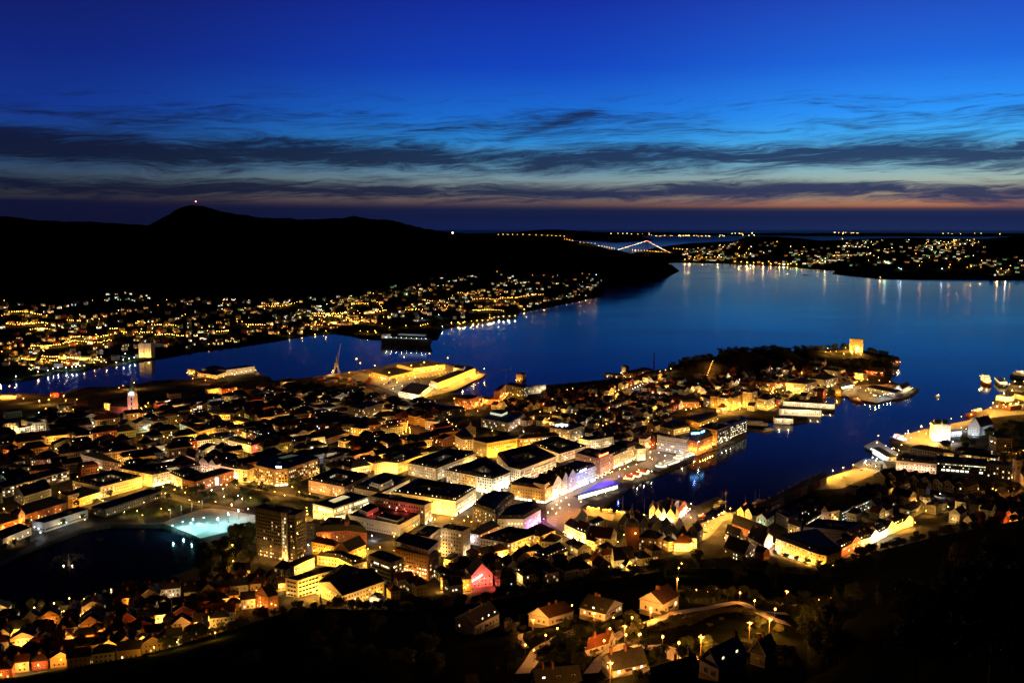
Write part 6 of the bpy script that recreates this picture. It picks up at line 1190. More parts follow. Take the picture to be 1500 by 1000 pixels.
spot(FG1((1140, 650), (560, 760), (1100, 740), (880, 470), (780, 640), (700, 690), (620, 800), (1250, 700), (1340, 700)), 'o', 850, 6); spot(FG2((610, 850), (690, 850), (680, 900)), 'a', 70, 2.5); spot(FG2((395, 405),), 'g', 160, 2.5); spot(FG2((310, 420),), 'w', 120, 2.5); spot(FG2((560, 370), (640, 380), (700, 360), (860, 390), (960, 460), (120, 570), (250, 530), (420, 465), (330, 720), (440, 770), (1100, 520)), 'o', 1500, 6); spot(FG2((440, 200), (460, 165)), 'y', 800, 6); spot(FG2((1400, 440), (1480, 430), (1350, 520)), 'o', 600, 6); spot(FG1((1330, 820), (1260, 850), (1370, 790)), 'a', 70, 2.6)  # extra orange lamps among these are added to brighten the lanes
# ---------------------------------------------------------------- trees
BARK = pmat('tree_bark', (.05, .035, .025), .95, .3, 2.0)
LEAF = [pmat('leaf_green', (.042, .056, .016), .8, .45, 1.3), pmat('leaf_olive', (.058, .060, .019), .8, .45, 1.3), pmat('needle_green', (.014, .024, .011), .85, .4, 1.3)]
def crown_mesh(kind, seed):
    rr = random.Random(seed); mb = MB(); lf = LEAF[2 if kind == 'conifer' else kind_leaf[kind]]
    def leaf(c, s):
        n = Vector((rr.gauss(0, 1), rr.gauss(0, 1), rr.gauss(0, .8) + .4)).normalized(); u = n.orthogonal().normalized(); v = n.cross(u); t = rr.uniform(0, 6.28)
        u, v = u * math.cos(t) + v * math.sin(t), v * math.cos(t) - u * math.sin(t); c = Vector(c)
        mb.face([tuple(c - u * s), tuple(c + v * s * .6), tuple(c + u * s), tuple(c - v * s * .6)], lf)
    if kind == 'conifer':
        for k in range(13):
            z = .14 + .84 * k / 13; r = .20 * (1 - k / 13.5)
            for b in range(9):
                a = rr.uniform(0, 6.28); 
                for q in range(7): t = rr.uniform(.1, 1); leaf((r * t * math.cos(a + rr.uniform(-.25, .25)), r * t * math.sin(a + rr.uniform(-.25, .25)), z - .05 * t + rr.uniform(-.015, .015)), .022)
    else:
        bl = [(0, 0, .62, .27)] + [(rr.uniform(-.25, .25), rr.uniform(-.25, .25), rr.uniform(.38, .86), rr.uniform(.11, .2)) for _ in range(13)]
        for bx, by, bz, br in bl:
            for q in range(int(1500 * br)):
                d = Vector((rr.gauss(0, 1), rr.gauss(0, 1), rr.gauss(0, 1))).normalized() * br * rr.uniform(.55, 1.08); leaf((bx + d.x, by + d.y, bz + d.z * .85), rr.uniform(.018, .03))
    return mb.mesh('crown')
def trunk_mesh(kind, seed):
    rr = random.Random(seed); mb = MB()
    mb.tube((0, 0, -.08), (0, 0, .9 if kind == 'conifer' else .6), .022, .006, BARK, 6)
    if kind != 'conifer':
        for _ in range(6): a = rr.uniform(0, 6.28); z = rr.uniform(.25, .5); mb.tube((0, 0, z), (.22 * math.cos(a), .22 * math.sin(a), z + .25), .009, .003, BARK, 4)
    return mb.mesh('trunk')
kind_leaf = {'oak': 0, 'birch': 1}
TP = {k: [(trunk_mesh(k, s), crown_mesh(k, s)) for s in range(n)] for k, n in (('oak', 4), ('birch', 2), ('conifer', 2))}
TREES = []; MASS = []
def tree(x, y, z, h, label, group=None, kind='oak', wide=1.0, name=None):
    tm, cm = rnd.choice(TP[kind]); rz = rnd.uniform(0, 6.28)
    o = empty(name or ('conifer_tree' if kind == 'conifer' else 'leafy_tree'), (x, y, z), label, 'tree', group); sx = h * wide * rnd.uniform(.9, 1.12)
    inst(tm, 'trunk', (x, y, z), rz, (h, h, h), o); inst(cm, 'crown', (x, y, z), rz, (sx, sx, h), o); TREES.append((o, x, y, z, h)); return o
def inpoly(P, x, y):
    c = False
    for i in range(len(P)):
        (ax, ay), (bx, by) = P[i], P[i - 1]
        if (ay > y) != (by > y) and x < (bx - ax) * (y - ay) / (by - ay) + ax: c = not c
    return c
def grove(poly, n, hr, label, group, kinds=('oak',), sky=None, near=None, wide=1.1, occ=True, keep=(), gap=5.0):
    xs = [p[0] for p in poly]; ys = [p[1] for p in poly]; k = 0; got = []
    for _ in range(n * 60):
        if k >= n: break
        px, py = rnd.uniform(min(xs), max(xs)), rnd.uniform(min(ys), max(ys))
        if not inpoly(poly, px, py): continue
        x, y, z = atg(px, py); h = rnd.uniform(*hr)
        if any((x - a) ** 2 + (y - b) ** 2 < gap * gap for a, b in got): continue
        if occ and y > 485 and not free([(x - 2, y - 2), (x + 2, y - 2), (x + 2, y + 2), (x - 2, y + 2)], 0): continue
        tx, ty = to_px(x, y, z + h)
        if sky is not None and ty < np.interp(px, *sky): continue
        if any(inpoly(q, tx + s, ty + (py - ty) * f) for q in keep for s in (-12, 0, 12) for f in (0, .35, .7)): continue
        tree(x, y, z - .3, h, label, group, rnd.choice(kinds), wide); got.append((x, y)); k += 1
    return k
def crest(px, y0=1850, y1=2350):
    r = ray(px, 520); a = r[0] / r[1]; i = int((a - GRID['ta'][0]) / (GRID['ta'][1] - GRID['ta'][0])); ys = GRID['ys']; k = (ys > y0) & (ys < y1); sl = np.where(k & (GRID['z'][:, i] > 5), (GRID['zc'][:, i] - HCAM) / ys, -9)
    q = int(np.argmax(sl)); return a * ys[q], ys[q]
for k in range(104):
    px = 980 + 338 * (k + rnd.uniform(-.3, .3)) / 103; x, y = crest(px); y += rnd.uniform(-30, 4); x += rnd.uniform(-3, 3); z = G(x, y); h = rnd.uniform(12, 21)
    if z < 2 or 1243 < px < 1268: continue
    MASS.append((x, y, z - h * .36, h, rnd.uniform(1.0, 1.3)))
def mass_in(poly, n, hr):
    xs = [p[0] for p in poly]; ys = [p[1] for p in poly]; k = 0
    for _ in range(n * 40):
        px, py = rnd.uniform(min(xs), max(xs)), rnd.uniform(min(ys), max(ys))
        if k >= n or not inpoly(poly, px, py): continue
        x, y, z = atg(px, py)
        if free([(x - 2, y - 2), (x + 2, y - 2), (x + 2, y + 2), (x - 2, y + 2)], 0): h = rnd.uniform(*hr); MASS.append((x, y, z - h * .2, h, rnd.uniform(1.1, 1.4))); k += 1
mass_in([(1000, 562), (1085, 535), (1130, 530), (1180, 532), (1200, 540), (1130, 550), (1080, 556), (1020, 566)], 44, (9, 15)); mass_in([(1190, 537), (1230, 530), (1290, 528), (1312, 536), (1300, 552), (1285, 552), (1275, 537), (1240, 535)], 40, (10, 17))
def wood():
    mb = MB(); rr = random.Random(8); V3 = lambda: Vector((rr.gauss(0, 1), rr.gauss(0, 1), rr.gauss(0, 1))).normalized()
    for x, y, z, h, wd_ in MASS:
        mb.tube((x, y, z - 1), (x, y, z + h * .6), h * .022, h * .01, BARK, 5); bl = [(0, 0, .62, .26)] + [(rr.uniform(-.24, .24), rr.uniform(-.24, .24), rr.uniform(.4, .86), rr.uniform(.11, .19)) for _ in range(9)]
        for bx, by, bz, br in bl:
            for _ in range(int(230 * br)):
                d = V3() * br * rr.uniform(.5, 1.05); c = Vector((x + (bx + d.x) * h * wd_, y + (by + d.y) * h * wd_, z + (bz + d.z * .85) * h)); u = V3() * h * .055; w_ = u.cross(V3()).normalized() * h * .04; mb.face([tuple(c - u), tuple(c + w_), tuple(c + u), tuple(c - w_)], LEAF[rr.randrange(2)])
    o = mb.build('ridge_wood'); o['kind'] = 'stuff'; o['label'] = 'unlit leafy wood covering the peninsula ridge and its round point'
wood()
grove([(1376, 662), (1395, 650), (1410, 640), (1445, 632), (1500, 622), (1500, 690), (1440, 672)], 26, (11, 17), 'dark tree in the fortress park between the white tower and the dark block', 'trees of the fortress park', wide=1.25, gap=9)
grove([(1420, 740), (1470, 715), (1500, 715), (1500, 760), (1440, 765), (1400, 757)], 12, (9, 14), 'dark tree in the churchyard left of the twin-towered church', 'churchyard trees', gap=8)
for px, py in [(247, 722), (232, 728)] + L((752, 640), (848, 630), (950, 640), (1050, 690), (1140, 720), (1385, 560), (1010, 620), (905, 650)):
    x, y, z = atg(px, py); tree(x, y, z, rnd.uniform(10, 14), 'round dark tree between the brick museum and the cyan-lit plaza', 'museum trees')
for k, (px, py) in enumerate(M((330, 565), (430, 700), (268, 690), (330, 720), (85, 740), (440, 510), (740, 590), (1010, 580), (975, 575))):
    x, y, z = atg(px, py); tree(x, y, z, (9, 17, 8, 8, 13, 8, 9, 17, 14)[k], ('dark tree at the museum corner by the yellow avenue', 'large green tree on the lawn by the yellow avenue', 'left bush-like tree beside the park lamp', 'right bush-like tree beside the park lamp', 'dark tree above the top edge of the cyan-lit plaza', 'small tree in front of the bowed yellow-lit house', 'dark tree at the yellow avenue crossing', 'huge dark tree beside the hotel with the white sign', 'second dark tree beside the hotel with the white sign')[k])
for a, b, n, g in (((490, 560), (700, 600), 7, 'avenue trees below the hotel'), ((1030, 650), (1250, 695), 6, 'avenue trees below the pink brick block')):
    for k in range(n):
        px, py = M(lerp(a, b, k / (n - 1)))[0]; x, y, z = atg(px, py); tree(x, y - 4, z, rnd.uniform(5.5, 7), 'small lamp-lit tree in the avenue row below the %s' % ('hotel with the white sign' if n == 7 else 'pink brick court block'), g)
grove([(296, 808), (335, 800), (366, 790), (374, 812), (378, 830), (345, 845), (300, 853), (282, 842)], 24, (11, 17), 'dark leafy tree in the lakeside grove left of the tall office tower', 'lakeside grove trees', gap=7)
for px, py in [(342, 789), (349, 786), (356, 790), (366, 784)]:
    x, y, z = atg(px, py); tree(x, y, z, 15, 'black tree silhouetted against the cyan-lit plaza', 'trees against the plaza')
for px, py in K((300, 985), (690, 985), (905, 915), (1060, 760), (1210, 670), (840, 780)) + L((40, 1110), (-100, 1135), (650, 700), (540, 690), (410, 720), (270, 760)) + [(21, 800), (41, 796), (8, 805)]:
    x, y, z = atg(px, py); tree(x, y, z, rnd.uniform(7, 10), 'small dark tree on the lawn between the lake and the museums', 'lake lawn trees')
for px, py in BL((-20, 470), (60, 450), (100, 430), (210, 440), (290, 440), (400, 400), (540, 380), (600, 350), (680, 340), (720, 310), (830, 290), (870, 260), (900, 300), (950, 250)):
    x, y, z = atg(px, py); tree(x, y, z, rnd.uniform(6, 11), 'lamp-lit tree on the near lake bank', 'near lake bank trees', rnd.choice(('oak', 'birch')))
grove([(140, 605), (185, 600), (180, 618), (160, 630), (100, 620), (60, 600), (120, 595)], 14, (9, 14), 'dark tree on the hill around the pink-lit church', 'church hill trees', gap=9)
grove([(574, 640), (620, 620), (700, 625), (690, 640), (640, 652), (600, 655)], 12, (9, 14), 'dark tree in the black park left of the bright yellow block', 'park trees', gap=8)
grove(FG2((-380, 100), (-120, 60), (-60, 150), (100, 190), (150, 260), (-100, 280), (-380, 250)) + [(690, 858)], 10, (8, 12), 'dark tree on the slope above the chancel roofs', 'slope trees', gap=7)
for px, py in I6((485, 870), (585, 905), (685, 925), (790, 960), (900, 985)):
    x, y, z = atg(px, py); tree(x, y - 3, z, rnd.uniform(7, 9), 'green cafe street tree in front of the big cream corner house', 'cafe street trees')
for (px, py), h, kd, lab in ((FG1((1385, 720))[0], 14, 'conifer', 'dark spruce beside the low white bungalow'), (FG1((690, 800))[0], 10, 'oak', 'dark bushy tree left of the red-tiled house'), (FG1((460, 860))[0], 13, 'oak', 'dark tree left of the lane bottom'), (FG1((600, 650))[0], 5, 'birch', 'small lamp-lit tree under the lane lamp'), (FG1((790, 770))[0], 13, 'oak', 'bare-edged tree in front of the red-tiled house'), (FG1((880, 800))[0], 14, 'oak', 'tall dark tree left of the red-tiled house'), (FG1((960, 880))[0], 10, 'birch', 'leafy tree lit orange below the red-tiled house'), (FG2((310, 830))[0], 9, 'oak', 'round tree beside the curved lane'), (FG2((575, 860))[0], 5, 'oak', 'bush in front of the grey gabled house'), (FG1((1300, 540))[0], 7, 'oak', 'bushy tree below the white gabled house'), (FG1((1010, 540))[0], 5, 'birch', 'garden shrub lit by the lane lamp post'), (FG2((100, 540))[0], 7, 'oak', 'garden tree beside the lane under the white gabled house'), (FG1((1290, 660))[0], 5, 'birch', 'lamp-lit bush above the low white bungalow'), (T2((640, 470))[0], 13, 'conifer', 'black spruce in front of the gabled school range'), (T2((740, 490))[0], 10, 'oak', 'black round tree at the foot of the gabled school range')):
    x, y, z = atg(px, py); tree(x, y, z - .2, h, lab, None, kd)
for px, py in FG2((520, 400), (560, 405), (600, 408), (640, 408), (690, 398), (730, 395), (790, 385), (830, 378), (1150, 440), (1230, 470), (1290, 500), (1320, 440), (1380, 470)):
    x, y, z = atg(px, py); tree(x, y + 5, z - .2, rnd.uniform(6, 10), 'orange-lit roadside tree along the upper lane', 'upper lane trees', rnd.choice(('birch', 'oak')))
SKYL = (np.array([0, 250, 300, 330, 380, 430, 480, 560, 600, 640, 700, 800, 900, 950, 1000, 1020, 1060, 1100, 1150, 1190, 1240, 1270, 1300, 1350, 1400, 1450, 1500]), np.array([990, 985, 940, 908, 890, 874, 890, 886, 878, 862, 856, 848, 838, 826, 812, 790, 778, 800, 812, 828, 832, 812, 790, 782, 768, 764, 762]))
HZ = [(660, 880), (700, 868), (760, 905), (830, 860), (900, 870), (930, 850), (985, 842), (1000, 862), (1010, 880), (1100, 868), (1155, 885), (1155, 915), (1120, 950), (1070, 1000), (745, 1000), (735, 960), (660, 935)]
grove([(240, 1000), (330, 925), (400, 890), (560, 905), (660, 870), (900, 850), (1000, 830), (1000, 860), (930, 850), (830, 862), (760, 900), (670, 880), (650, 940), (730, 960), (700, 1000)], 30, (9, 15), 'black tree in the unlit wood at the foot of the hill', 'trees of the unlit lower wood', ('oak', 'oak', 'conifer'), SKYL, keep=(HZ,), gap=6)
grove([(1000, 860), (1010, 800), (1100, 810), (1200, 845), (1300, 800), (1500, 775), (1500, 1000), (1080, 1000), (1130, 950), (1180, 880), (1100, 865)], 46, (9, 15), 'black tree in the unlit wood covering the right-hand slope', 'trees of the right-hand slope wood', ('oak', 'oak', 'conifer', 'birch'), SKYL, keep=(HZ,), gap=6)
grove([(1160, 900), (1230, 880), (1500, 850), (1500, 1000), (1120, 1000)], 12, (9, 14), 'dark tree among the nearest ones at the lower right', 'nearest trees on the right', ('oak', 'birch', 'conifer'), SKYL, keep=(HZ,), gap=8)
grove([(240, 985), (320, 965), (640, 965), (700, 1000), (240, 1000)], 8, (8, 12), 'dark tree among the nearest ones along the lower edge', 'nearest trees below', ('oak', 'conifer'), SKYL, keep=(HZ,), gap=8)
for k in range(92):
    px = 235 + 1265 * (k + rnd.uniform(-.45, .45)) / 91; r = ray(px, 850); a = r[0] / r[1]; yt = float(np.interp(px, TOE[:, 0], TOE[:, 1])) - rnd.uniform(2, 34); x = a * yt; z = G(x, yt); h = rnd.uniform(7, 15)
    if 1128 < px < 1240 and h > 9: h = 7
    tree(x, yt, z - h * .22, h, 'dark tree on the foot of the hill where the wood meets the town' if px < 1000 else 'dark tree on the wood edge below the right-hand streets', 'trees of the wood edge', rnd.choice(('oak', 'oak', 'birch')), rnd.uniform(1.0, 1.3))
# rough grass and scrub on the knoll inside the lane loop
def scrub():
    mb = MB(); rr = random.Random(3)
    gm = pmat('rough_grass', (.06, .05, .02), .9, .4, .6)
    P = FG2((140, 590), (260, 540), (420, 480), (640, 430), (850, 400), (960, 450), (1060, 520), (1150, 560), (1050, 640), (900, 690), (700, 720), (560, 770), (420, 720), (260, 670))
    xs = [p[0] for p in P]; ys = [p[1] for p in P]; pts = []
    while len(pts) < 2600:
        px, py = rr.uniform(min(xs), max(xs)), rr.uniform(min(ys), max(ys))
        if inpoly(P, px, py): pts.append(at(px, py, 118 + (930 - py) * .12))
    z = ground(np.array([p[0] for p in pts]), np.array([p[1] for p in pts]))
    for (x, y), zz in zip(pts, z):
        if not free([(x - .5, y - .5), (x + .5, y - .5), (x + .5, y + .5)], 0) and y > 485: continue
        for _ in range(4):
            a = rr.uniform(0, 6.28); h = rr.uniform(.5, 1.3); dx_, dy_ = .22 * math.cos(a), .22 * math.sin(a); ox, oy = rr.uniform(-.5, .5), rr.uniform(-.5, .5)
            mb.face([(x + ox - dx_, y + oy - dy_, zz - .3), (x + ox + dx_, y + oy + dy_, zz - .3), (x + ox + rr.uniform(-.4, .4), y + oy + rr.uniform(-.4, .4), zz + h)], gm)
    o = mb.build('rough_grass'); o['kind'] = 'stuff'; o['label'] = 'rough dark grass on the knoll inside the lane loop'
scrub()
for k, (px, py) in enumerate(FG1((470, 600), (540, 520), (840, 560), (900, 520), (930, 640), (1180, 580), (1260, 610), (640, 620), (480, 700), (420, 780), (820, 690), (1060, 600)) + FG2((120, 500), (150, 620), (420, 560), (520, 720), (470, 790), (640, 740), (1000, 560), (1120, 600), (960, 380), (480, 330), (700, 340), (880, 340))):
    x, y, z = atg(px, py)
    if any(sdf(np.array(Q), np.array([x]), np.array([y]))[0] > -4 for Q in HOUSEP): continue
    tree(x, y, z - .8, rnd.uniform(4.5, 8.5), 'orange-lit garden tree among the hillside houses', 'hillside garden trees', rnd.choice(('oak', 'birch')), 1.15)
# doors, porches and fences of the hillside houses
for o in [q for q in bpy.data.objects if q.name.startswith('hillside_house') and q.parent is None]:
    P = [tuple(o['_P'][i:i + 2]) for i in range(0, 8, 2)]; z = o['_z']; e = [i for i in range(4) if facing(P[i], P[(i + 1) % 4], z)]; i = max(e, key=lambda i: math.dist(P[i], P[(i + 1) % 4])); a, b = P[i], P[(i + 1) % 4]; L_ = math.dist(a, b)
    n = Vector((b[1] - a[1], a[0] - b[0])).normalized(); an = math.atan2(b[1] - a[1], b[0] - a[0]); q = lerp(a, b, .42); g = lambda d: (q[0] + n.x * d, q[1] + n.y * d)
    mb = MB(); mb.box((*g(.06), z), (1.05, .14, 2.15), WALL['redwood'], an); mb.build('door', o)
    mb = MB(); mb.box((*g(.9), z + 2.45), (2.6, 1.8, .16), ROOF['slate'], an); mb.box((*g(.8), z - .5), (2.2, 1.6, .55), WALL['concrete'], an)
    for s in (-1, 1): c = g(1.65); mb.box((c[0] + math.cos(an) * 1.1 * s, c[1] + math.sin(an) * 1.1 * s, z), (.12, .12, 2.45), FRAME, an)
    mb.build('porch', o); mb = MB(); I = inset(P, -.12); mb.prism(I, z - 2.2, z + .35, WALL['concrete'], cap=False); mb.loft(I, z + .35, P, z + .36, WALL['concrete']); mb.build('plinth', o)
for k, pts in enumerate((FG2((150, 575), (260, 545), (350, 510)), FG1((730, 640), (830, 600), (930, 565)), FG1((1150, 890), (1280, 870), (1410, 835)), FG2((470, 745), (540, 770), (590, 785)))):
    mb = MB(); W_ = [atg(*p) for p in pts]; o0 = W_[0]
    for (a, b) in zip(W_[:-1], W_[1:]):
        n = max(2, int(math.dist(a[:2], b[:2]) / 1.6))
        for q in range(n):
            x, y = lerp(a, b, q / n); x2, y2 = lerp(a, b, (q + 1) / n); z, z2 = G(x, y), G(x2, y2); mb.box((x, y, z - .3), (.12, .12, 1.4), FRAME)
            for hh in (.45, .9): mb.tube((x, y, z + hh), (x2, y2, z2 + hh), .06, .06, FRAME, 4)
    tag(mb.build('garden_fence', None, o0), ('white rail fence along the upper lane below the white gabled house', 'white rail fence above the red-tiled house', 'white rail fence in front of the low white bungalow', 'white rail fence at the curved lane by the grey gabled house')[k], 'fence', 'garden fences')
# garden shrubs and hedges round the hillside houses
SHM = [crown_mesh('oak', 91), crown_mesh('birch', 92)]
for k in range(64):
    for _ in range(30):
        px, py = rnd.uniform(690, 1160), rnd.uniform(868, 995)
        x, y, z = atg(px, py)
        if y < 290 or not inpoly(HZ, px, py): continue
        if any(math.hypot(x - o[0], y - o[1]) < 3 for o in [q[1:3] for q in TREES[-70:]]): continue
        if min(abs(x - a) + abs(y - b) for a, b in [(v[0], v[1]) for v in FGL]) > 34 and rnd.random() < .6: continue
        if any(sdf(np.array(Q), np.array([x]), np.array([y]))[0] > -1.5 for Q in HOUSEP): continue
        h = rnd.uniform(1.8, 4.2); o = inst(SHM[k % 2], 'garden_shrub', (x, y, z - h * .32), rnd.uniform(0, 6), (h * 1.6, h * 1.6, h)); tag(o, 'lamp-lit garden shrub among the hillside houses and lanes', 'shrub', 'garden shrubs'); TREES.append((o, x, y, z, h)); break
# ---------------------------------------------------------------- boats, cranes, bridge
def hull(mb, L, Wd, H_, m, deck, bow=.25):
    P = [(-L / 2, -Wd * .42), (L * (.5 - bow), -Wd / 2), (L / 2, 0), (L * (.5 - bow), Wd / 2), (-L / 2, Wd * .42)]
    Q = [(x * .94 - (.02 * L), y * .8) for x, y in P]
    mb.loft(Q, -1.0, P, H_, m); mb.face([(*p, H_) for p in P], deck)
def vessel(label, p0, p1, Wd, H_, m, blocks, mast=0, name='ship', cat='ship', lmp=None, group=None, z=0):
    a, b = Vector(at(*p0, 1)), Vector(at(*p1, 1)); L = (b - a).length; c = (a + b) / 2; ang = math.atan2(b.y - a.y, b.x - a.x)
    o = empty(name, (c.x, c.y, 0), label, cat, group); o['_o'] = (0, 0, 0)
    mb = MB(); hull(mb, L, Wd, H_, m, pmat('ship_deck', (.22, .17, .12), .8, .2, .4)); h_ = mb.build('hull', o)
    wt = pmat('white_ship_paint', (.7, .7, .68), .5, .08, .3); z = H_
    for k, (t, l, wf, h, kd) in enumerate(blocks):
        mb = MB(); mb.box((L * t, 0, z), (L * l, Wd * wf, h), wt)
        if kd:
            n = max(2, int(L * l / 2.6))
            for i in range(n):
                u = L * t - L * l / 2 + (i + .5) * L * l / n
                for s in (-1, 1):
                    y = s * (Wd * wf / 2 + .04); q = [(u - .7, y, z + h * .35), (u + .7, y, z + h * .35), (u + .7, y, z + h * .8), (u - .7, y, z + h * .8)]
                    mb.face(q if s < 0 else q[::-1], PANE[kd if rnd.random() < .75 else 'off'])
            for s in (-1, 1):
                xx = L * t + s * (L * l / 2 + .04); q = [(xx, -Wd * wf * .4, z + h * .35), (xx, Wd * wf * .4, z + h * .35), (xx, Wd * wf * .4, z + h * .8), (xx, -Wd * wf * .4, z + h * .8)]; mb.face(q, PANE[kd])
        mb.build('deck_house' if k == 0 else 'upper_deck', o); z += h
    if mast: mb = MB(); mb.tube((0, 0, H_), (0, 0, H_ + mast), .16, .06, METAL, 5); mb.tube((-L * .2, 0, H_ + mast * .15), (0, 0, H_ + mast * .15), .07, .07, METAL, 4); mb.build('mast', o)
    o.rotation_euler = (0, 0, ang)
    for t, s, hh, c_, pw in (lmp or ()):
        q = c + Vector((math.cos(ang), math.sin(ang))) * L * t + Vector((-math.sin(ang), math.cos(ang))) * Wd * s; SHIPL.append((q.x, q.y, hh, c_, pw))
    return o
SHIPL = []
BLK = pmat('black_hull', (.015, .015, .018), .4, .1, .3); RDH = pmat('red_hull', (.32, .04, .02), .4, .1, .3); WHH = pmat('white_hull', (.7, .7, .7), .4, .06, .3); BLH = pmat('blue_hull', (.03, .05, .12), .4, .1, .3)
vessel('long dark cargo ship moored at the far shipyard with a string of deck lamps', (560, 503), (634, 506), 26, 17, BLK, [(-.42, .12, .8, 9, 'dim'), (.1, .5, .7, 3, None)], 14, lmp=[(t, -.48, 20, 'W', 2200) for t in (-.38, -.28, -.18, -.08, .02, .12, .22, .32, .40)])
vessel('orange-lit work boat with tall white superstructure at the right quay', (1440, 558), (1450, 565), 14, 5, RDH, [(-.1, .62, .9, 5, 'yel'), (-.15, .5, .8, 4, 'yel'), (-.18, .36, .7, 3.5, 'yel')], 9, lmp=[(.3, -.2, 9, 'y', 5200), (.1, -.7, 9, 'y', 5200), (-.2, -.7, 14, 'y', 3600)])
vessel('grey naval-looking ship at the upper right edge', (1482, 551), (1508, 555), 16, 6, BLH, [(-.1, .5, .7, 5, 'dim'), (-.1, .3, .6, 5, 'yel')], 26, lmp=[(.2, 0, 15, 'w', 3000)])
vessel('white ferry with dark roof moored behind the bright right quay', (1462, 558), (1470, 566), 15, 4, WHH, [(0, .9, .95, 6, 'yel')], 6, lmp=[(-.3, .6, 9, 'y', 3000)])
vessel('red-hulled fishing vessel with orange deck lights at the fortress quay', (1416, 609), (1440, 602), 8, 4, RDH, [(.15, .3, .7, 4, 'yel')], 9, name='fishing_boat', cat='boat', lmp=[(-.2, 0, 8, 'o', 2600)])
vessel('brightly lit white excursion boat moored by the yellow quay', (1307, 641), (1330, 649), 8, 3, WHH, [(0, .6, .8, 3.2, 'white'), (-.1, .4, .7, 2.6, 'cool')], 10, name='excursion_boat', cat='boat', lmp=[(.1, -.7, 6, 'W', 1600), (-.2, -.7, 6, 'p', 700)])
vessel('red steamer moored inside the outer quay', (1246, 585), (1264, 590), 7, 3, RDH, [(0, .4, .7, 3, 'orange')], 9, name='fishing_boat', cat='boat', lmp=[(0, .2, 7, 'o', 600)])
vessel('small white motorboat crossing the harbour mouth', (1370, 581), (1377, 579), 4, 1.6, WHH, [(.0, .4, .7, 1.8, 'yel')], 3, name='motorboat', cat='boat', lmp=[(0, -.3, 4, 'w', 400)])
for k, (a, b) in enumerate((((963, 686), (992, 676)), ((989, 674), (1014, 666)))):
    vessel(('glass-roofed floating restaurant at the quay steps', 'floating restaurant nearest the orange warehouse hotel')[k], a, b, 11, 1.6, BLK, [(0, .92, .92, 3.2, 'white'), (0, .7, .6, 2.4, 'green')], 0, name='floating_restaurant', cat='restaurant boat', group='floating restaurants', lmp=[(-.3, -.6, 4, 'w', 900), (.0, -.6, 4, 'w', 900), (.3, -.6, 4, 'w', 900), (.1, .7, 5, 'w', 900)])
vessel('dark two-deck ferry lying at the lower pier', (1084, 622), (1128, 625), 10, 2.5, BLK, [(0, .85, .85, 3.4, None), (-.05, .6, .7, 3, 'dim')], 5, name='ferry', cat='ferry')
vessel('small dark boat behind the two-deck ferry', (1116, 631), (1134, 628), 6, 1.8, WHH, [(0, .5, .7, 2.4, None)], 5, name='motorboat', cat='boat')
for k, ((px, py), L_, ms) in enumerate(((H7((392, 372))[0], 11, 19), (H7((627, 415))[0], 11, 19), (H7((1250, 415))[0], 13, 10), (H7((1420, 300))[0], 10, 9), (H7((1480, 262))[0], 12, 12), (I6((15, 470))[0], 17, 24), (I6((205, 408))[0], 9, 14), (I6((300, 372))[0], 9, 15), (I6((342, 345))[0], 9, 14))):
    vessel(('sailing yacht with tall mast off the lit market stalls', 'sailing yacht with tall mast left of the gabled wharf', 'small fishing boat with red light in the inner basin', 'white cabin boat at the end of the dark pier', 'white cutter outermost at the dark pier', 'two-masted sailing ship at the yellow quay road', 'yacht with thin mast at the wharf row, left of the pair', 'yacht at the wharf row, nearer of the pair', 'yacht at the wharf row, outermost')[k], (px - L_ * .55, py + 1.5), (px + L_ * .55, py - 1.5), 3.6 if L_ < 15 else 5, 1.4, (WHH, BLH, RDH, WHH, WHH, BLK, WHH, BLH, WHH)[k], [(-.1, .35, .6, 1.3, 'yel' if k in (2, 5) else None)], ms, name='sailboat' if ms > 13 else 'fishing_boat', cat='boat', lmp=[(.2, 0, 3, 'r', 160)] if k == 2 else None)
for x, y, h, c, pw in SHIPL: LAMPS.append((x, y, h - 3, c, -pw, 3))
# shipyard crane on the container quay
def at3(px, py, Yd):
    r = ray(px, py); t = Yd / r[1]; return (r[0] * t, Yd, HCAM + r[2] * t)
x, y = at(493, 547, 3); cr = empty('harbour_crane', (x, y, 2.6), 'yellow-lit harbour slewing crane with raised jib on the container quay', 'crane'); CY = pmat('crane_paint', (.45, .38, .22), .6, .15, .5)
mb = MB()
for sx in (-1, 1):
    for sy in (-1, 1): mb.tube((x + sx * 7, y + sy * 7, 2.6), (x + sx * 2.5, y + sy * 2.5, 18), .8, .6, CY, 5)
mb.box((x, y, 17), (8, 8, 2.5), CY); mb.build('portal', cr)
mb = MB(); mb.box((x, y, 19.5), (7, 6, 6), CY); mb.tube((x, y, 25), (x + 1, y, 38), 1.6, .8, CY, 5); mb.build('machine_house', cr)
mb = MB()
tip = (x + 10, y, 66)
for s in (-1, 1): mb.tube((x + 2, y + s * 1.6, 24), (tip[0], tip[1] + s * .4, tip[2]), .55, .3, CY, 4)
for k in range(8): t = k / 8; mb.tube((x + 2 + 8 * t, y - 1.6 + 1.2 * t, 24 + 42 * t), (x + 2 + 8 * (t + .1), y + 1.6 - 1.2 * t, 24 + 42 * (t + .1)), .2, .2, CY, 3)
mb.tube((x + 1, y, 38), (x + 7, y, 54), .15, .15, CY, 3); mb.build('jib', cr)
LAMPS.append((x - 8, y - 12, 2.6, 'a', 5200, 5))
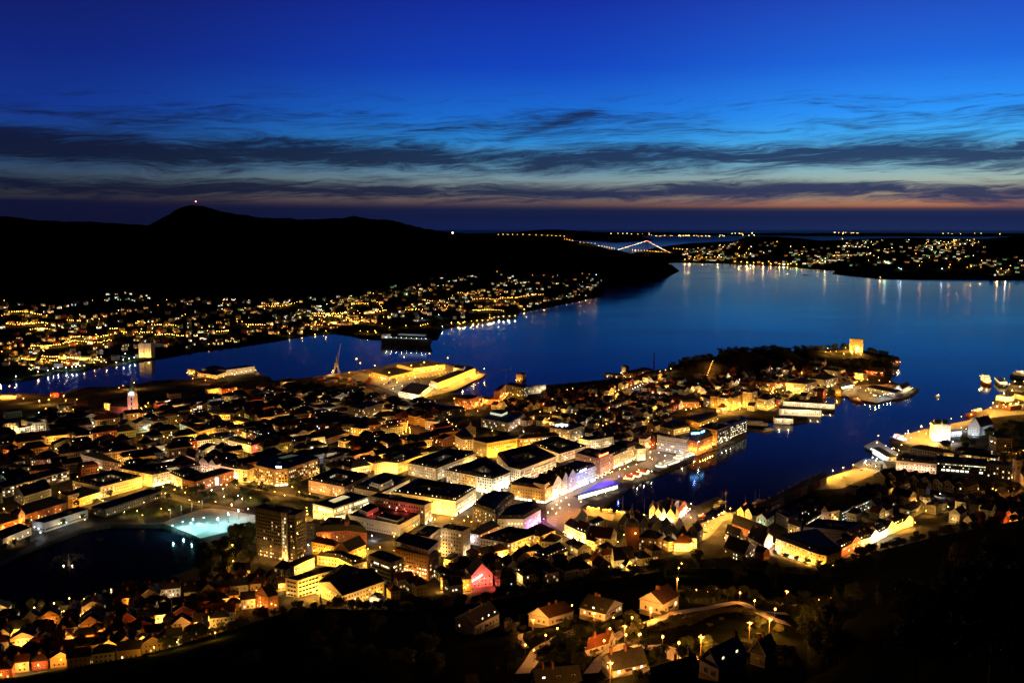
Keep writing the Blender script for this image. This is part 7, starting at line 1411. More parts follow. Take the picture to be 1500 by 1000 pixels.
for k, (px, py, top, jl, jr, lab) in enumerate(((741, 573, 543, 712, 748, 'slim tower crane with long jib over the bay'), (701, 578, 556, 694, 706, 'orange-lit tower crane at the half-built apartments'))):
    x, y = at(px, py, 5); z1 = at3(px, top, y)[2]; o = empty('tower_crane', (x, y, 3), lab, 'crane'); cm = pmat('tower_crane_steel', (.22, .16, .10), .6, .15, .5)
    mb = MB()
    for sx, sy in ((-1, -1), (1, -1), (1, 1), (-1, 1)): mb.tube((x + sx * .9, y + sy * .9, 2), (x + sx * .9, y + sy * .9, z1), .22, .22, cm, 4)
    for q in range(int(z1 / 3)): mb.tube((x - .9, y - .9, 2 + 3 * q), (x + .9, y - .9, 5 + 3 * q), .12, .12, cm, 3)
    mb.build('mast', o); mb = MB(); a, b = at3(jl, top + 6, y)[0], at3(jr, top - 4, y)[0]
    za, zb_ = at3(jl, top + 5, y)[2], at3(jr, top - 4, y)[2]
    for s in (-.8, .8): mb.tube((a, y + s, za), (b, y + s, zb_), .35, .35, cm, 4)
    mb.tube((x, y, z1), (x, y, z1 + 5), .3, .2, cm, 4); mb.tube((x, y, z1 + 5), (lerp((a, 0), (x, 0), .3)[0], y, za + (z1 - za) * .3), .12, .12, cm, 3); mb.build('jib', o)
    mb = MB(); mb.box((b, y, zb_ - 2.5), (3, 2, 2.5), WALL['concrete']); mb.build('counterweight', o)
# suspension bridge far out
YB = 9000.0; o = empty('suspension_bridge', (at3(948, 368, YB)[0], YB, 0), 'distant suspension bridge with coloured lights along its main cable', 'bridge')
bs_ = pmat('bridge_steel', (.2, .2, .22), .6, .1, .02); top, dk = at3(948, 352.5, YB), at3(948, 369, YB); zd = dk[2]
mb = MB()
for s in (-14, 14): mb.tube((top[0] + s, YB, 0), (top[0] + s * .6, YB, top[2]), 4.5, 3, bs_, 6)
for f in (.45, .75, .98): mb.box((top[0], YB, zd + (top[2] - zd) * f - 3), (26, 5, 6), bs_)
mb.build('pylon', o)
lc, rc = at3(902, 366.5, YB), at3(981, 370, YB)
mb = MB(); mb.box(((lc[0] + rc[0]) / 2, YB, zd - 5), (rc[0] - lc[0] + 60, 16, 5), bs_); mb.build('deck', o)
mb = MB(); lights = []
for e in (lc, rc):
    prev = None; N_ = 22 if e is lc else 16
    for k in range(N_ + 1):
        t = k / N_; x = top[0] + (e[0] - top[0]) * t; z = top[2] + (e[2] - top[2]) * (t * .9 + .1 * (1 - (1 - t) ** 2))
        if prev: mb.tube((prev[0], YB, prev[1]), (x, YB, z), 1.2, 1.2, bs_, 4)
        if k % 2 == 0 and prev: mb.tube((x, YB, zd), (x, YB, z), .6, .6, bs_, 3)
        lights.append((x, z)); prev = (x, z)
mb.build('main_cable', o)
for k, (x, z) in enumerate(lights): mb = MB(); mb.ball((x, YB - 4, z), 1.7, HEAD['ywgrwaWcywarw'[k % 13]] if k not in (0, 23) else HEAD['r'], 6, 4); mb.build('cable_lamp', o)
# mast with red beacon on the mountain
x, y, z = at3(287, 299, 7000); mb = MB(); z = G(x, y); mb.tube((x, y, z - 5), (x, y, z + 22), 1.6, .8, METAL, 5); o = mb.build('beacon_mast', None, (x, y, z)); tag(o, 'tiny red beacon mast on the mountain summit', 'mast')
mb = MB(); mb.ball((x, y - 1, z + 24), 4.5, HEAD['r'], 6, 4); mb.build('beacon', o)
x, y, z = at3(663, 341, 6150); z = G(x, y); mb = MB(); mb.tube((x, y, z - 4), (x, y, z + 14), 1.2, .8, METAL, 5); o = mb.build('beacon_mast', None, (x, y, z)); tag(o, 'white shining beacon mast on the far ridge shoulder', 'mast'); mb = MB(); mb.ball((x, y - 1, z + 16), 4.0, HEAD['w'], 6, 4); mb.build('beacon', o)
# fountain in the lake
x, y = at(101, 828, 0); fo = empty('fountain', (x, y, 0), 'lake fountain throwing a faint fan of lit spray', 'fountain'); SPR = pmat('spray_drop', (.6, .62, .65), .4, 0)
rr = random.Random(5); mb = MB()
for k in range(420):
    r = abs(rr.gauss(0, .4)); z = 11 * rr.random(); a = rr.uniform(0, 6.28); mb.ball((x + r * math.cos(a), y + r * math.sin(a), z), .12, SPR, 3, 2)
mb.build('central_jet', fo)
for k in range(11):
    a = k * 6.28 / 11; mb = MB()
    for q in range(150):
        t = rr.random(); R_ = 19 * t; z = 15 * t * (1 - t) * 2.2 + rr.gauss(0, .5); mb.ball((x + R_ * math.cos(a) + rr.gauss(0, .5 + t), y + R_ * math.sin(a) * .9 + rr.gauss(0, .5 + t), max(0.1, z)), .10, SPR, 3, 2)
    mb.build('side_jet', fo)
mb = MB(); mb.box((x, y, -.5), (2.5, 2.5, .9), WALL['concrete']); mb.build('base', fo)
for s in (-4, 4): LAMPS.append((x + s, y - 2, -1.2, 'w', -420, 2))
# flag poles of the plaza
for k, (px, py) in enumerate(L((670, 885), (790, 848), (905, 812), (1020, 790))):
    x, y = at(px, py, 2.7); o = empty('flagpole', (x, y, 2.7), ('leftmost pale flagpole on the plaza edge', 'second pale flagpole from the lake on the plaza edge', 'third pale flagpole from the lake on the plaza edge', 'rightmost pale flagpole on the plaza edge by the trees')[k], 'flagpole', 'plaza flagpoles')
    mb = MB(); mb.tube((x, y, 2), (x, y, 13), .14, .08, WHH, 6); mb.build('pole', o); mb = MB(); mb.face([(x + .1, y, 7), (x + 1.1, y, 6.8), (x + 1.1, y, 12.2), (x + .1, y, 12.6)], pmat('flag_cloth', (.65, .7, .72), .8, .1, 1)); mb.face([(x + .1, y + .03, 7), (x + .1, y + .03, 12.6), (x + 1.1, y + .03, 12.2), (x + 1.1, y + .03, 6.8)], MATS['flag_cloth']); mb.build('flag', o)
# containers stacked on the yard
CC = [pmat('container_' + n, c, .6, .15, .6) for n, c in (('red', (.35, .07, .04)), ('blue', (.06, .11, .35)), ('orange', (.45, .18, .04)), ('grey', (.35, .35, .34)), ('green', (.08, .2, .10)))]
ca = Vector(at(466, 560, 3)); cb_ = Vector(at(545, 553, 3)); du = (cb_ - ca).normalized(); an = math.atan2(du.y, du.x); k = 0
for px, py in s2((262, 585), (285, 578), (300, 592), (325, 588), (345, 600), (372, 585), (395, 575), (420, 588), (445, 600), (380, 610), (410, 622), (450, 618), (480, 608), (505, 598), (530, 592), (470, 590), (350, 570), (430, 560), (450, 548), (500, 545), (520, 610), (490, 630), (640, 605), (665, 598), (610, 612)):
    x, y = at(px, py, 3); hgt = (k * 7) % 3 + 1; cn = CC[(k * 3 + k // 4) % 5]
    o = empty('container_stack', (x, y, 2.7), '%s container stack %s high in the lit yard, %s' % (('red', 'blue', 'orange', 'grey', 'green')[(k * 3 + k // 4) % 5], ('one', 'two', 'three')[hgt - 1], ('at the left end', 'second from the left end', 'third from the left end', 'left of the crane foot', 'in front of the crane', 'right of the crane', 'behind the tall mast lamp', 'below the tall mast lamp', 'near the mast lamp', 'in the front row left', 'in the front row', 'in the front row middle', 'in the middle of the yard', 'before the low warehouse', 'touching the low warehouse', 'in the inner row', 'beside the crane portal', 'at the seaward edge', 'behind the yard lamp', 'farthest seaward', 'front row right', 'nearest the town', 'among the white-lit lorries', 'behind the white-lit lorries', 'left of the white-lit lorries')[k]), 'container', 'container stacks on the lit quay')
    for q in range(hgt): mb = MB(); mb.box((x, y, 2.75 + 2.62 * q), (12.2, 2.5, 2.58), CC[(k * 3 + k // 4 + q * (k % 2)) % 5], an + (k % 3) * .8); mb.build('container', o)
    k += 1
# parked cars
def car_meshes(col):
    mb = MB(); m = pmat('car_paint_' + col[0], col[1], .3, 0, spec=.5)
    mb.prism([(-2.1, -.85), (2.1, -.85), (2.1, .85), (-2.1, .85)], .35, .85, m, bottom=True); mb.loft([(-1.9, -.82), (1.2, -.82), (1.2, .82), (-1.9, .82)], .85, [(-1.4, -.65), (.5, -.65), (.5, .65), (-1.4, .65)], 1.42, PANE['off']); mb.face([(-1.4, -.65, 1.42), (.5, -.65, 1.42), (.5, .65, 1.42), (-1.4, .65, 1.42)], m); b = mb.mesh('body')
    mb = MB(); mb.tube((0, -.12, 0), (0, .12, 0), .33, .33, DARK, 10); return b, mb.mesh('wheel')
CARS = [car_meshes(c) for c in (('white', (.6, .6, .6)), ('dark', (.03, .03, .04)), ('red', (.3, .03, .03)), ('silver', (.35, .36, .38)))]
def car(px, py, rz, k, label, group=None):
    x, y, z = atg(px, py); z += .16; o = empty('parked_car', (x, y, z), label, 'car', group); b, w_ = CARS[k]
    i = inst(b, 'body', (x, y, z), 0, (1, 1, 1), o)
    for sx in (-1.3, 1.3):
        for sy in (-.8, .8): inst(w_, 'wheel', (x + sx, y + sy, z + .33), 0, (1, 1, 1), o)
    o.rotation_euler = (0, 0, rz); return o
car(*FG1((1270, 690))[0], .3, 1, 'dark car parked at the lane above the low white bungalow'); car(*FG2((340, 455))[0], 1.2, 1, 'dark car on the driveway of the white gabled house'); car(*FG2((195, 440))[0], .9, 2, 'red car at the top of the driveway by the white gabled house')
for k, p in enumerate(((1230, 700), (1236, 698), (1200, 708), (1262, 689))): car(*p, .45, (0, 3, 0, 1)[k], ('white car left of the pair on the lit quay', 'silver car right of the pair on the lit quay', 'white car parked at the lower end of the lit quay', 'dark car parked at the upper end of the lit quay')[k], 'cars on the lit quay')
for k, p in enumerate(H7((1250, 690), (1300, 600), (1150, 760), (1360, 560))): car(*p, .7, k, ('white car at the foot of the yellow quay road', 'dark car midway on the yellow quay road', 'red car by the glowing orange-roofed house', 'silver car at the red brick range')[k], 'cars on the quay road')

# lorries waiting on the quay
def lorry():
    mb = MB(); mb.box((-1.2, 0, 1.0), (9.5, 2.5, 2.7), pmat('lorry_trailer', (.55, .55, .54), .5, .08, .4)); tr_ = mb.mesh('trailer'); mb = MB(); mb.box((4.9, 0, .6), (2.2, 2.4, 2.6), pmat('lorry_cab', (.3, .08, .05), .4, .05, .5)); mb.face([(6.03, -1, 1.9), (6.03, 1, 1.9), (6.03, 1, 2.8), (6.03, -1, 2.8)], PANE['off']); cb2 = mb.mesh('cab'); mb = MB()
    for a in (-4.5, -3.2, 3.9): mb.tube((a, -1.2, .5), (a, 1.2, .5), .5, .5, DARK, 8)
    return tr_, cb2, mb.mesh('wheels')
LOR = lorry(); q0, q1 = at(*s2((800, 585))[0], 3), at(*s2((1000, 540))[0], 3); k = 0
for t in np.linspace(0, 1, 12):
    for r in (0, 1):
        p = lerp(q0, q1, t); q2, q3 = at(*s2((640, 632))[0], 3), at(*s2((790, 600))[0], 3)
        if r: p = lerp(q2, q3, t)
        x, y = p; y += rnd.uniform(-3, 3); o = empty('parked_lorry', (x, y, 2.72), ('lorry in the dark waiting row between the terminal and the port warehouses' if not r else 'lorry in the white-lit waiting row beside the parking deck'), 'lorry', 'lorries between terminal and warehouses' if not r else 'lorries beside the parking deck')
        for me, nm in zip(LOR, ('trailer', 'cab', 'wheels')): inst(me, nm, (x, y, 2.72), 0, (1, 1, 1), o)
        o.rotation_euler = (0, 0, (1.9 if not r else .6) + rnd.uniform(-.05, .05))
for k, (px, py) in enumerate(s2((1040, 590), (1060, 583), (1075, 578), (1000, 612), (940, 640), (955, 634), (880, 668), (900, 660), (1100, 560), (1120, 556), (705, 665), (722, 668))): car(px, py, .9, k % 4, 'car parked on the glowing quay apron beside the long port terminal', 'cars on the quay apron')
# ---------------------------------------------------------------- smaller houses filling the streets
USED = set(); FILL = []
def autolabel(px, py, desc):
    """say which: by its look, then by the landmark it stands next to"""
    near = sorted(LMS, key=lambda q: (q[1] - px) ** 2 + 3 * (q[2] - py) ** 2)
    for extra in ('', 'nearer ', 'farther '):
        for nm, lx, ly in near[:5]:
            dx_, dy_ = px - lx, py - ly
            rel = ('right of ' if dx_ > 0 else 'left of ') if abs(dx_) > 1.5 * abs(dy_) else ('below ' if dy_ > 0 else 'above ')
            dist = math.hypot(dx_, dy_); how = 'just ' if dist < 22 else ('' if dist < 60 else 'well ')
            l = desc + ' ' + how + rel + nm
            if len(l.replace('-', ' ').split()) > 16: continue
            if l not in USED: USED.add(l); return l
    USED.add(l); return l
REF = at(713.3, 648.8, 23), at(757.5, 641, 23); ANG = math.atan2(REF[1][1] - REF[0][1], REF[1][0] - REF[0][0])
WCOL = ('white', 'cream', 'ochre', 'grey', 'pale', 'yellow', 'brick', 'green', 'redwood', 'dark'); WNAME = dict(white='white', cream='cream', ochre='ochre', grey='grey', pale='pale', yellow='yellow', brick='brick', green='green', redwood='red', dark='dark')
RNAME = dict(slate='slate', felt='black', tile='red-tiled', brown='brown', lead='grey-sheet')
def fill(poly, ang, size, gap, hr, shapes, lit, n, kindname='townhouse', group=None, walls=WCOL, lampp=.0, lamps=('y', 'a', 'w', 'o'), pw=(500, 1300), cat='house', sgap=8.0, dorm=0, minpx=0):
    W_ = [at(px, py, 8) for px, py in poly]; cs, sn = math.cos(ang), math.sin(ang); L_ = [(x * cs + y * sn, -x * sn + y * cs) for x, y in W_]
    u0, u1 = min(p[0] for p in L_), max(p[0] for p in L_); v0, v1 = min(p[1] for p in L_), max(p[1] for p in L_); v = v0; row = 0; k = 0; cand = []
    while v < v1:
        d = rnd.uniform(size[1] * .85, size[1] * 1.15); u = u0 + rnd.uniform(0, 8)
        while u < u1:
            w_ = rnd.uniform(size[0] * .7, size[0] * 1.4); q = [(u, v), (u + w_, v), (u + w_, v + d), (u, v + d)]; u += w_ + (gap if rnd.random() < .75 else sgap)
            P = [(a * cs - b * sn, a * sn + b * cs) for a, b in q]; c = cen(P); px, py = to_px(c[0], c[1], 8)
            if inpoly(poly, px, py) and free(P, -1.0): cand.append((P, px, py))
        v += d + (gap if row % 2 == 0 else sgap); row += 1
    if len(cand) > n: cand = rnd.sample(cand, n)
    for P, px, py in cand:
        if not free(P, -1.0): continue
        h = rnd.uniform(*hr); sh = rnd.choice(shapes); wl = rnd.choice(walls); rf = rnd.choice(('slate', 'felt', 'slate', 'felt', 'brown', 'slate', 'felt', 'tile')) if sh != 'flat' else 'felt'
        L0 = rnd.choice((0, .1, .2, .35, .5)) * lit * 2; cols = rnd.choice((('yel', 'warm'), ('white', 'yel'), ('warm', 'orange'), ('yel', 'cool')))
        lp = {}
        if rnd.random() < lampp: lp = {rnd.choice((0, 0, 1, 3)): (rnd.choice(lamps), rnd.uniform(*pw) * rnd.choice((.5, 1, 1, 2)), 14, 4)}
        FILL.append((P, h, sh, wl, rf, L0, cols, lp, kindname, group, cat, px, py, dorm)); mark(P, 1.0); k += 1
    print('fill', group, len(cand), k)
fill([(-40, 655), (40, 628), (130, 620), (230, 600), (300, 600), (420, 566), (520, 575), (650, 600), (690, 640), (600, 660), (520, 690), (430, 680), (300, 690), (210, 690), (100, 690), (60, 720), (-40, 740)], ANG, (25, 17), .3, (9, 14), ('hip', 'mansard', 'gable'), .24, 235, 'townhouse', 'dark-roofed town houses', lampp=.42)
fill([(727, 590), (790, 575), (884, 566), (958, 556), (1000, 563), (1080, 550), (1190, 538), (1290, 556), (1240, 572), (1140, 590), (1090, 602), (1050, 600), (985, 602), (960, 640), (900, 645), (860, 640), (800, 625), (730, 625)], ANG + .25, (15, 12), 3, (6, 10), ('gable', 'gable', 'hip'), .3, 250, 'wooden_house', 'small houses of the peninsula', walls=('white', 'white', 'cream', 'grey', 'pale', 'ochre', 'redwood'), lampp=.36, sgap=8)
fill([(-20, 895), (60, 893), (140, 880), (240, 852), (300, 850), (345, 835), (405, 842), (425, 872), (385, 882), (340, 905), (300, 945), (250, 965), (200, 975), (60, 985), (-20, 1000)], .28, (12, 9), 1.5, (6, 9), ('gable', 'gable', 'hip'), .3, 120, 'wooden_house', 'wooden houses below the lake', walls=('white', 'white', 'cream', 'pale', 'ochre', 'yellow', 'redwood'), lampp=.5, pw=(500, 1300), lamps=('y', 'o', 'a'), sgap=6)
fill([(545, 880), (560, 852), (640, 845), (700, 800), (770, 790), (860, 800), (960, 790), (1010, 780), (1000, 806), (920, 830), (830, 845), (740, 858), (650, 868)], ANG - .2, (12, 10), 1.0, (7, 10), ('gable', 'hip'), .25, 44, 'townhouse', 'old houses at the foot of the hill', walls=('white', 'cream', 'grey', 'dark', 'pale'), lampp=.3, sgap=6)
fill([(1090, 790), (1160, 745), (1240, 715), (1330, 705), (1420, 735), (1480, 755), (1400, 762), (1345, 752), (1290, 768), (1250, 790), (1180, 790)], ANG + .1, (14, 11), 1.0, (7, 11), ('gable', 'hip', 'flat'), .25, 30, 'townhouse', 'houses behind the wharf', lampp=.35, lamps=('o', 'y', 'a'), walls=('white', 'dark', 'grey', 'pale', 'dark'))
fill([(1385, 765), (1440, 745), (1500, 730), (1500, 768), (1440, 772)], ANG, (11, 9), 1.5, (6, 9), ('gable',), .3, 12, 'townhouse', 'houses at the right edge', lampp=.4, lamps=('o', 'a'), walls=('white', 'cream', 'redwood'))
fill([(-30, 618), (60, 606), (230, 590), (420, 560), (455, 560), (300, 600), (200, 612), (60, 640), (-30, 650)], ANG, (20, 14), 2, (7, 12), ('flat', 'hip'), .25, 24, 'townhouse', 'low buildings by the channel', lampp=.35, pw=(600, 1500))
fill([(380, 690), (440, 670), (560, 650), (640, 665), (560, 690), (470, 690)], ANG, (16, 13), .5, (9, 13), ('hip', 'mansard'), .25, 20, 'townhouse', 'dark-roofed town houses', lampp=.3)
# the far shore: where the hillside houses stand
TOPB = np.array([(-30, 438), (40, 446), (100, 438), (150, 424), (190, 426), (240, 441), (320, 438), (420, 441), (500, 430), (560, 424), (640, 404), (700, 402), (740, 399), (790, 416), (830, 409), (880, 402), (900, 402)], float)
BOTB = np.array([(-30, 556), (53, 550), (160, 530), (293, 510), (400, 494), (488, 484), (560, 476), (635, 470), (715, 464), (757, 454), (800, 444), (860, 430), (884, 412), (900, 405)], float)
def clump(a, b):
    s = math.sin(a / 37 + 1.9 * math.sin(b / 10 + a / 90)) + math.sin(a / 15.5 + b / 4.2 + 2 * math.sin(a / 60)) + .8 * math.sin(b / 2.6 + a / 24)
    return min(1, max(.06, .42 + .42 * s))
def tone(a, b): return math.sin(a / 26 + 1.5 * math.sin(b / 8)) + math.sin(b / 5 + a / 41 + 1)
def scatter(n, top, bot, x0, x1, power=1.0):
    px = np.array([rnd.uniform(x0, x1) for _ in range(n)]); f = np.array([rnd.random() for _ in range(n)]) ** power
    py = np.interp(px, top[:, 0], top[:, 1]) + f * (np.interp(px, bot[:, 0], bot[:, 1]) - np.interp(px, top[:, 0], top[:, 1]))
    keep = np.array([rnd.random() < clump(a, b) for a, b in zip(px, py)])
    px, py = px[keep], py[keep]; q = np.array([atg(a, b) for a, b in zip(px, py)]); x, y, z = q[:, 0], q[:, 1], q[:, 2]; ok = z > 1.5
    return px[ok], py[ok], x[ok], y[ok], z[ok]
def far_house(mb, x, y, z, s, rr, nl, cols):
    w_, d, h, rs = rr.uniform(9, 16) * s, rr.uniform(8, 11) * s, rr.uniform(5, 9) * s, rr.uniform(2.5, 4.5) * s; rot = rr.uniform(-.9, .9); wl = WALL[rr.choice(('pale', 'dark', 'grey', 'ochre', 'redwood', 'dark', 'green'))]; rf = ROOF[rr.choice(('slate', 'slate', 'brown'))]
    cs, sn = math.cos(rot), math.sin(rot); Q = [(x + u * cs - v * sn, y + u * sn + v * cs) for u, v in ((-w_ / 2, -d / 2), (w_ / 2, -d / 2), (w_ / 2, d / 2), (-w_ / 2, d / 2))]
    mb.prism(Q, z - 4, z + h, wl, cap=False); m1, m0 = lerp(Q[1], Q[2], .5), lerp(Q[3], Q[0], .5); zr = z + h + rs
    for a, b, m in ((Q[1], Q[2], m1), (Q[3], Q[0], m0)): mb.face([(*a, z + h), (*b, z + h), (*m, zr)], wl)
    E = inset(Q, -.5); m1, m0 = lerp(E[1], E[2], .5), lerp(E[3], E[0], .5)
    mb.face([(*E[0], z + h - .1), (*E[1], z + h - .1), (*m1, zr), (*m0, zr)], rf); mb.face([(*E[2], z + h - .1), (*E[3], z + h - .1), (*m0, zr), (*m1, zr)], rf)
    for i in (0, 1, 3):
        a, b = Q[i], Q[(i + 1) % 4]
        if not facing(a, b, z): continue
        L_ = math.dist(a, b); n = max(2, int(L_ / 3.4)); nx, ny = (b[1] - a[1]) / L_, -(b[0] - a[0]) / L_
        for r in range(2):
            for k in range(n):
                on = rr.random() < nl
                kd = rr.choice(cols) if on else 'off'; t0, t1 = (k + .22) / n, (k + .78) / n; p, q = lerp(a, b, t0), lerp(a, b, t1); e = .08; zz = z + .9 + r * 2.8 * s
                if zz + 1.7 > z + h: continue
                mb.face([(p[0] + nx * e, p[1] + ny * e, zz), (q[0] + nx * e, q[1] + ny * e, zz), (q[0] + nx * e, q[1] + ny * e, zz + 1.6), (p[0] + nx * e, p[1] + ny * e, zz + 1.6)], FPANE[kd])
FPANE = dict(PANE)
for k, (n, c, s) in dict(warm=('far_warm_pane', (1, .52, .14), 2.2), yel=('far_yellow_pane', (1, .72, .28), 3.2), white=('far_white_pane', (1, .93, .72), 4), cool=('far_cool_pane', (.6, .9, 1), 2.2), green=('far_green_pane', (.4, 1, .45), 2), orange=('far_orange_pane', (1, .33, .06), 2.6)).items(): FPANE[k] = pmat(n, (.1, .08, .05), .3, 0, em=c, es=s)
LMS2 = [('the floodlit silos', 209, 515), ('the dark cargo ship', 597, 497), ('the mountain foot', 290, 440), ('the shipyard flare lamp', 618, 466), ('the left picture edge', 0, 470), ('the channel water', 100, 545), ('the lit hill top', 160, 427), ('the long yellow shore road', 500, 463), ('the lit factory on the point', 825, 407), ('the white jetty', 740, 466), ('the dark headland', 880, 425), ('the orange slope street', 60, 475), ('the yellow square', 205, 475), ('the green-lit house', 130, 457), ('the upper bright terraces', 705, 405), ('the crossing below the silos', 240, 505), ('the dark gully', 330, 440), ('the far boatyard', 660, 452), ('the bright yard', 590, 458), ('the upper lane', 420, 445), ('the shore trees', 380, 490)]
def far_shore():
    px, py, x, y, z = scatter(2300, TOPB, BOTB, -20, 884, .85); order = np.argsort(y); rr = random.Random(11); keepL = LMS[:]; LMS[:] = LMS2; n1 = 0; st_ = MB(); pos = []
    for i in order:
        if any(abs(x[i] - a) < 13 and abs(y[i] - b) < 17 for a, b in pos[-140:]): continue
        pos.append((x[i], y[i])); r = rr.random(); nl = (0, .12, .12, .3, .3, .5)[min(5, int(r * 6))]; tn = tone(px[i], py[i]) + rr.uniform(-.8, .8); cols = ('orange', 'warm') if tn > .8 else ('warm', 'yel') if tn > 0 else ('yel', 'white') if tn > -.9 else rr.choice((('white', 'cool'), ('green', 'yel'), ('cool', 'white')))
        if n1 < 250 and nl > .1 and rr.random() < .8:
            mb = MB(); far_house(mb, x[i], y[i], z[i], 1.0, rr, nl, cols)
            if to_px(x[i], y[i], z[i])[0] < -4: continue
            desc = {0.12: 'small far house with a faint window', .3: 'small far house with a few windows', .5: 'far house with half its windows'}[nl] + ' lit ' + {'warm': 'amber', 'yel': 'yellow', 'white': 'white', 'orange': 'orange', 'green': 'green', 'cool': 'bluish'}[cols[0]]
            tag(mb.build('hillside_house', None, (x[i], y[i], z[i])), autolabel(px[i], py[i], desc), 'house', 'lit houses on the far hillside'); n1 += 1
        else: far_house(st_, x[i], y[i], z[i], 1.0, rr, nl, cols)
    o = st_.build('distant_houses'); o['kind'] = 'stuff'; o['label'] = 'mass of small houses covering the far hillside'
    LMS[:] = keepL; print('far houses', len(pos), n1)
far_shore()
FARL = []
def lights_on(n, top, bot, x0, x1, cols, pw, power=1.0):
    px, py, x, y, z = scatter(n, top, bot, x0, x1, power)
    for i in range(len(px)): FARL.append((x[i], y[i], z[i], rnd.choice(cols), pw * rnd.choice((.3, .6, 1, 1.8))))
lights_on(330, TOPB, BOTB, -20, 884, 'ooyyyyyagwo', 3600, .8)
for q in range(30):
    p0 = rnd.uniform(-10, 800); f = rnd.random() ** .8; t_, b_ = np.interp(p0, TOPB[:, 0], TOPB[:, 1]), np.interp(p0, BOTB[:, 0], BOTB[:, 1]); y0 = t_ + 3 + (b_ - t_ - 6) * f; L_ = rnd.uniform(18, 75); c_ = rnd.choice('ooyyy')
    for k in range(int(L_ / 3.4)):
        a = p0 + 3.4 * k + rnd.uniform(-.8, .8); b = y0 + (rnd.uniform(-.02, .02) + .12 * math.sin(q)) * 3.4 * k + 1.5 * math.sin(k / 3 + q)
        if a < 880 and np.interp(a, TOPB[:, 0], TOPB[:, 1]) < b < np.interp(a, BOTB[:, 0], BOTB[:, 1]): FARL.append((*atg(a, b), c_, rnd.uniform(3000, 9000)))
def farline(pts, col, pw, n):
    for k in range(n):
        t = k / max(1, n - 1) * (len(pts) - 1); i = min(int(t), len(pts) - 2); px, py = lerp(pts[i], pts[i + 1], t - i); x, y, z = atg(px, py); FARL.append((x, y, z, col, pw * rnd.uniform(.6, 1.3)))
farline(s2((215, 265), (380, 235), (540, 228), (620, 215)), 'y', 9000, 16); farline(s2((610, 215), (590, 185), (560, 160)), 'y', 7000, 6); farline(s2((690, 215), (820, 210)), 'y', 6000, 8); farline(s2((980, 285), (1090, 275), (1180, 268)), 'y', 9000, 7); farline(s2((1190, 255), (1250, 250), (1330, 245)), 'w', 8000, 6)
farline(s2((440, 280), (490, 275), (600, 290)), 'o', 9000, 7); farline(s2((810, 300), (850, 290)), 'o', 8000, 4);
for p, c, pw in (((820, 258), 'W', 40000), ((910, 240), 'W', 12000), ((945, 190), 'o', 12000), ((960, 195), 'y', 12000), ((1190, 240), 'o', 16000), ((1200, 262), 'o', 12000), ((485, 275), 'o', 22000), ((560, 330), 'y', 9000), ((640, 310), 'y', 9000), ((730, 300), 'y', 8000), ((90, 345), 'w', 9000), ((160, 335), 'o', 9000), ((290, 330), 'y', 9000), ((480, 330), 'y', 16000), ((520, 335), 'y', 13000), ((565, 338), 'y', 16000), ((30, 340), 'o', 7000), ((1025, 290), 'y', 12000), ((1045, 287), 'y', 12000), ((1100, 283), 'y', 14000), ((1240, 262), 'w', 10000), ((1290, 258), 'w', 10000), ((230, 340), 'y', 7000), ((930, 305), 'W', 9000), ((1380, 210), 'o', 9000), ((1490, 205), 'o', 9000)):
    x, y, z = atg(*s2(p)[0]); FARL.append((x, y, z, c, pw))
for p, c, pw in (((5, 440), 'W', 5000), ((160, 380), 'W', 4000), ((380, 335), 'w', 14000), ((530, 300), 'W', 4000), ((660, 290), 'W', 12000), ((720, 285), 'W', 9000), ((760, 280), 'W', 9000), ((840, 270), 'y', 4000), ((940, 240), 'y', 6000), ((1060, 240), 'o', 7000), ((1160, 230), 'w', 4000), ((1250, 150), 'W', 26000), ((1230, 215), 'W', 9000), ((1290, 200), 'W', 9000), ((1340, 190), 'W', 9000), ((1390, 140), 'W', 6000), ((1440, 155), 'y', 9000), ((100, 100), 'o', 9000), ((20, 130), 'o', 9000), ((290, 100), 'o', 8000), ((450, 60), 'o', 8000), ((740, 20), 'y', 12000), ((770, 50), 'y', 9000), ((480, 320), 'W', 7000), ((580, 290), 'W', 6000)):
    x, y, z = atg(*Z0(p)[0]); FARL.append((x, y, z, c, pw))
s5 = T(500, 270, 3)
for p, c, pw in (((600, 470), 'y', 12000), ((570, 480), 'y', 9000), ((840, 405), 'o', 16000), ((890, 405), 'o', 14000), ((930, 412), 'o', 14000), ((950, 405), 'W', 9000), ((1060, 398), 'o', 9000), ((1090, 400), 'y', 9000), ((1120, 405), 'W', 7000), ((1060, 435), 'y', 9000), ((960, 500), 'w', 7000), ((990, 497), 'g', 7000), ((1045, 492), 'o', 9000), ((1075, 495), 'w', 7000), ((890, 520), 'y', 6000), ((455, 540), 'o', 9000), ((640, 540), 'a', 6000)):
    x, y, z = atg(*s5(p)[0]); FARL.append((x, y, z, c, pw * .55))
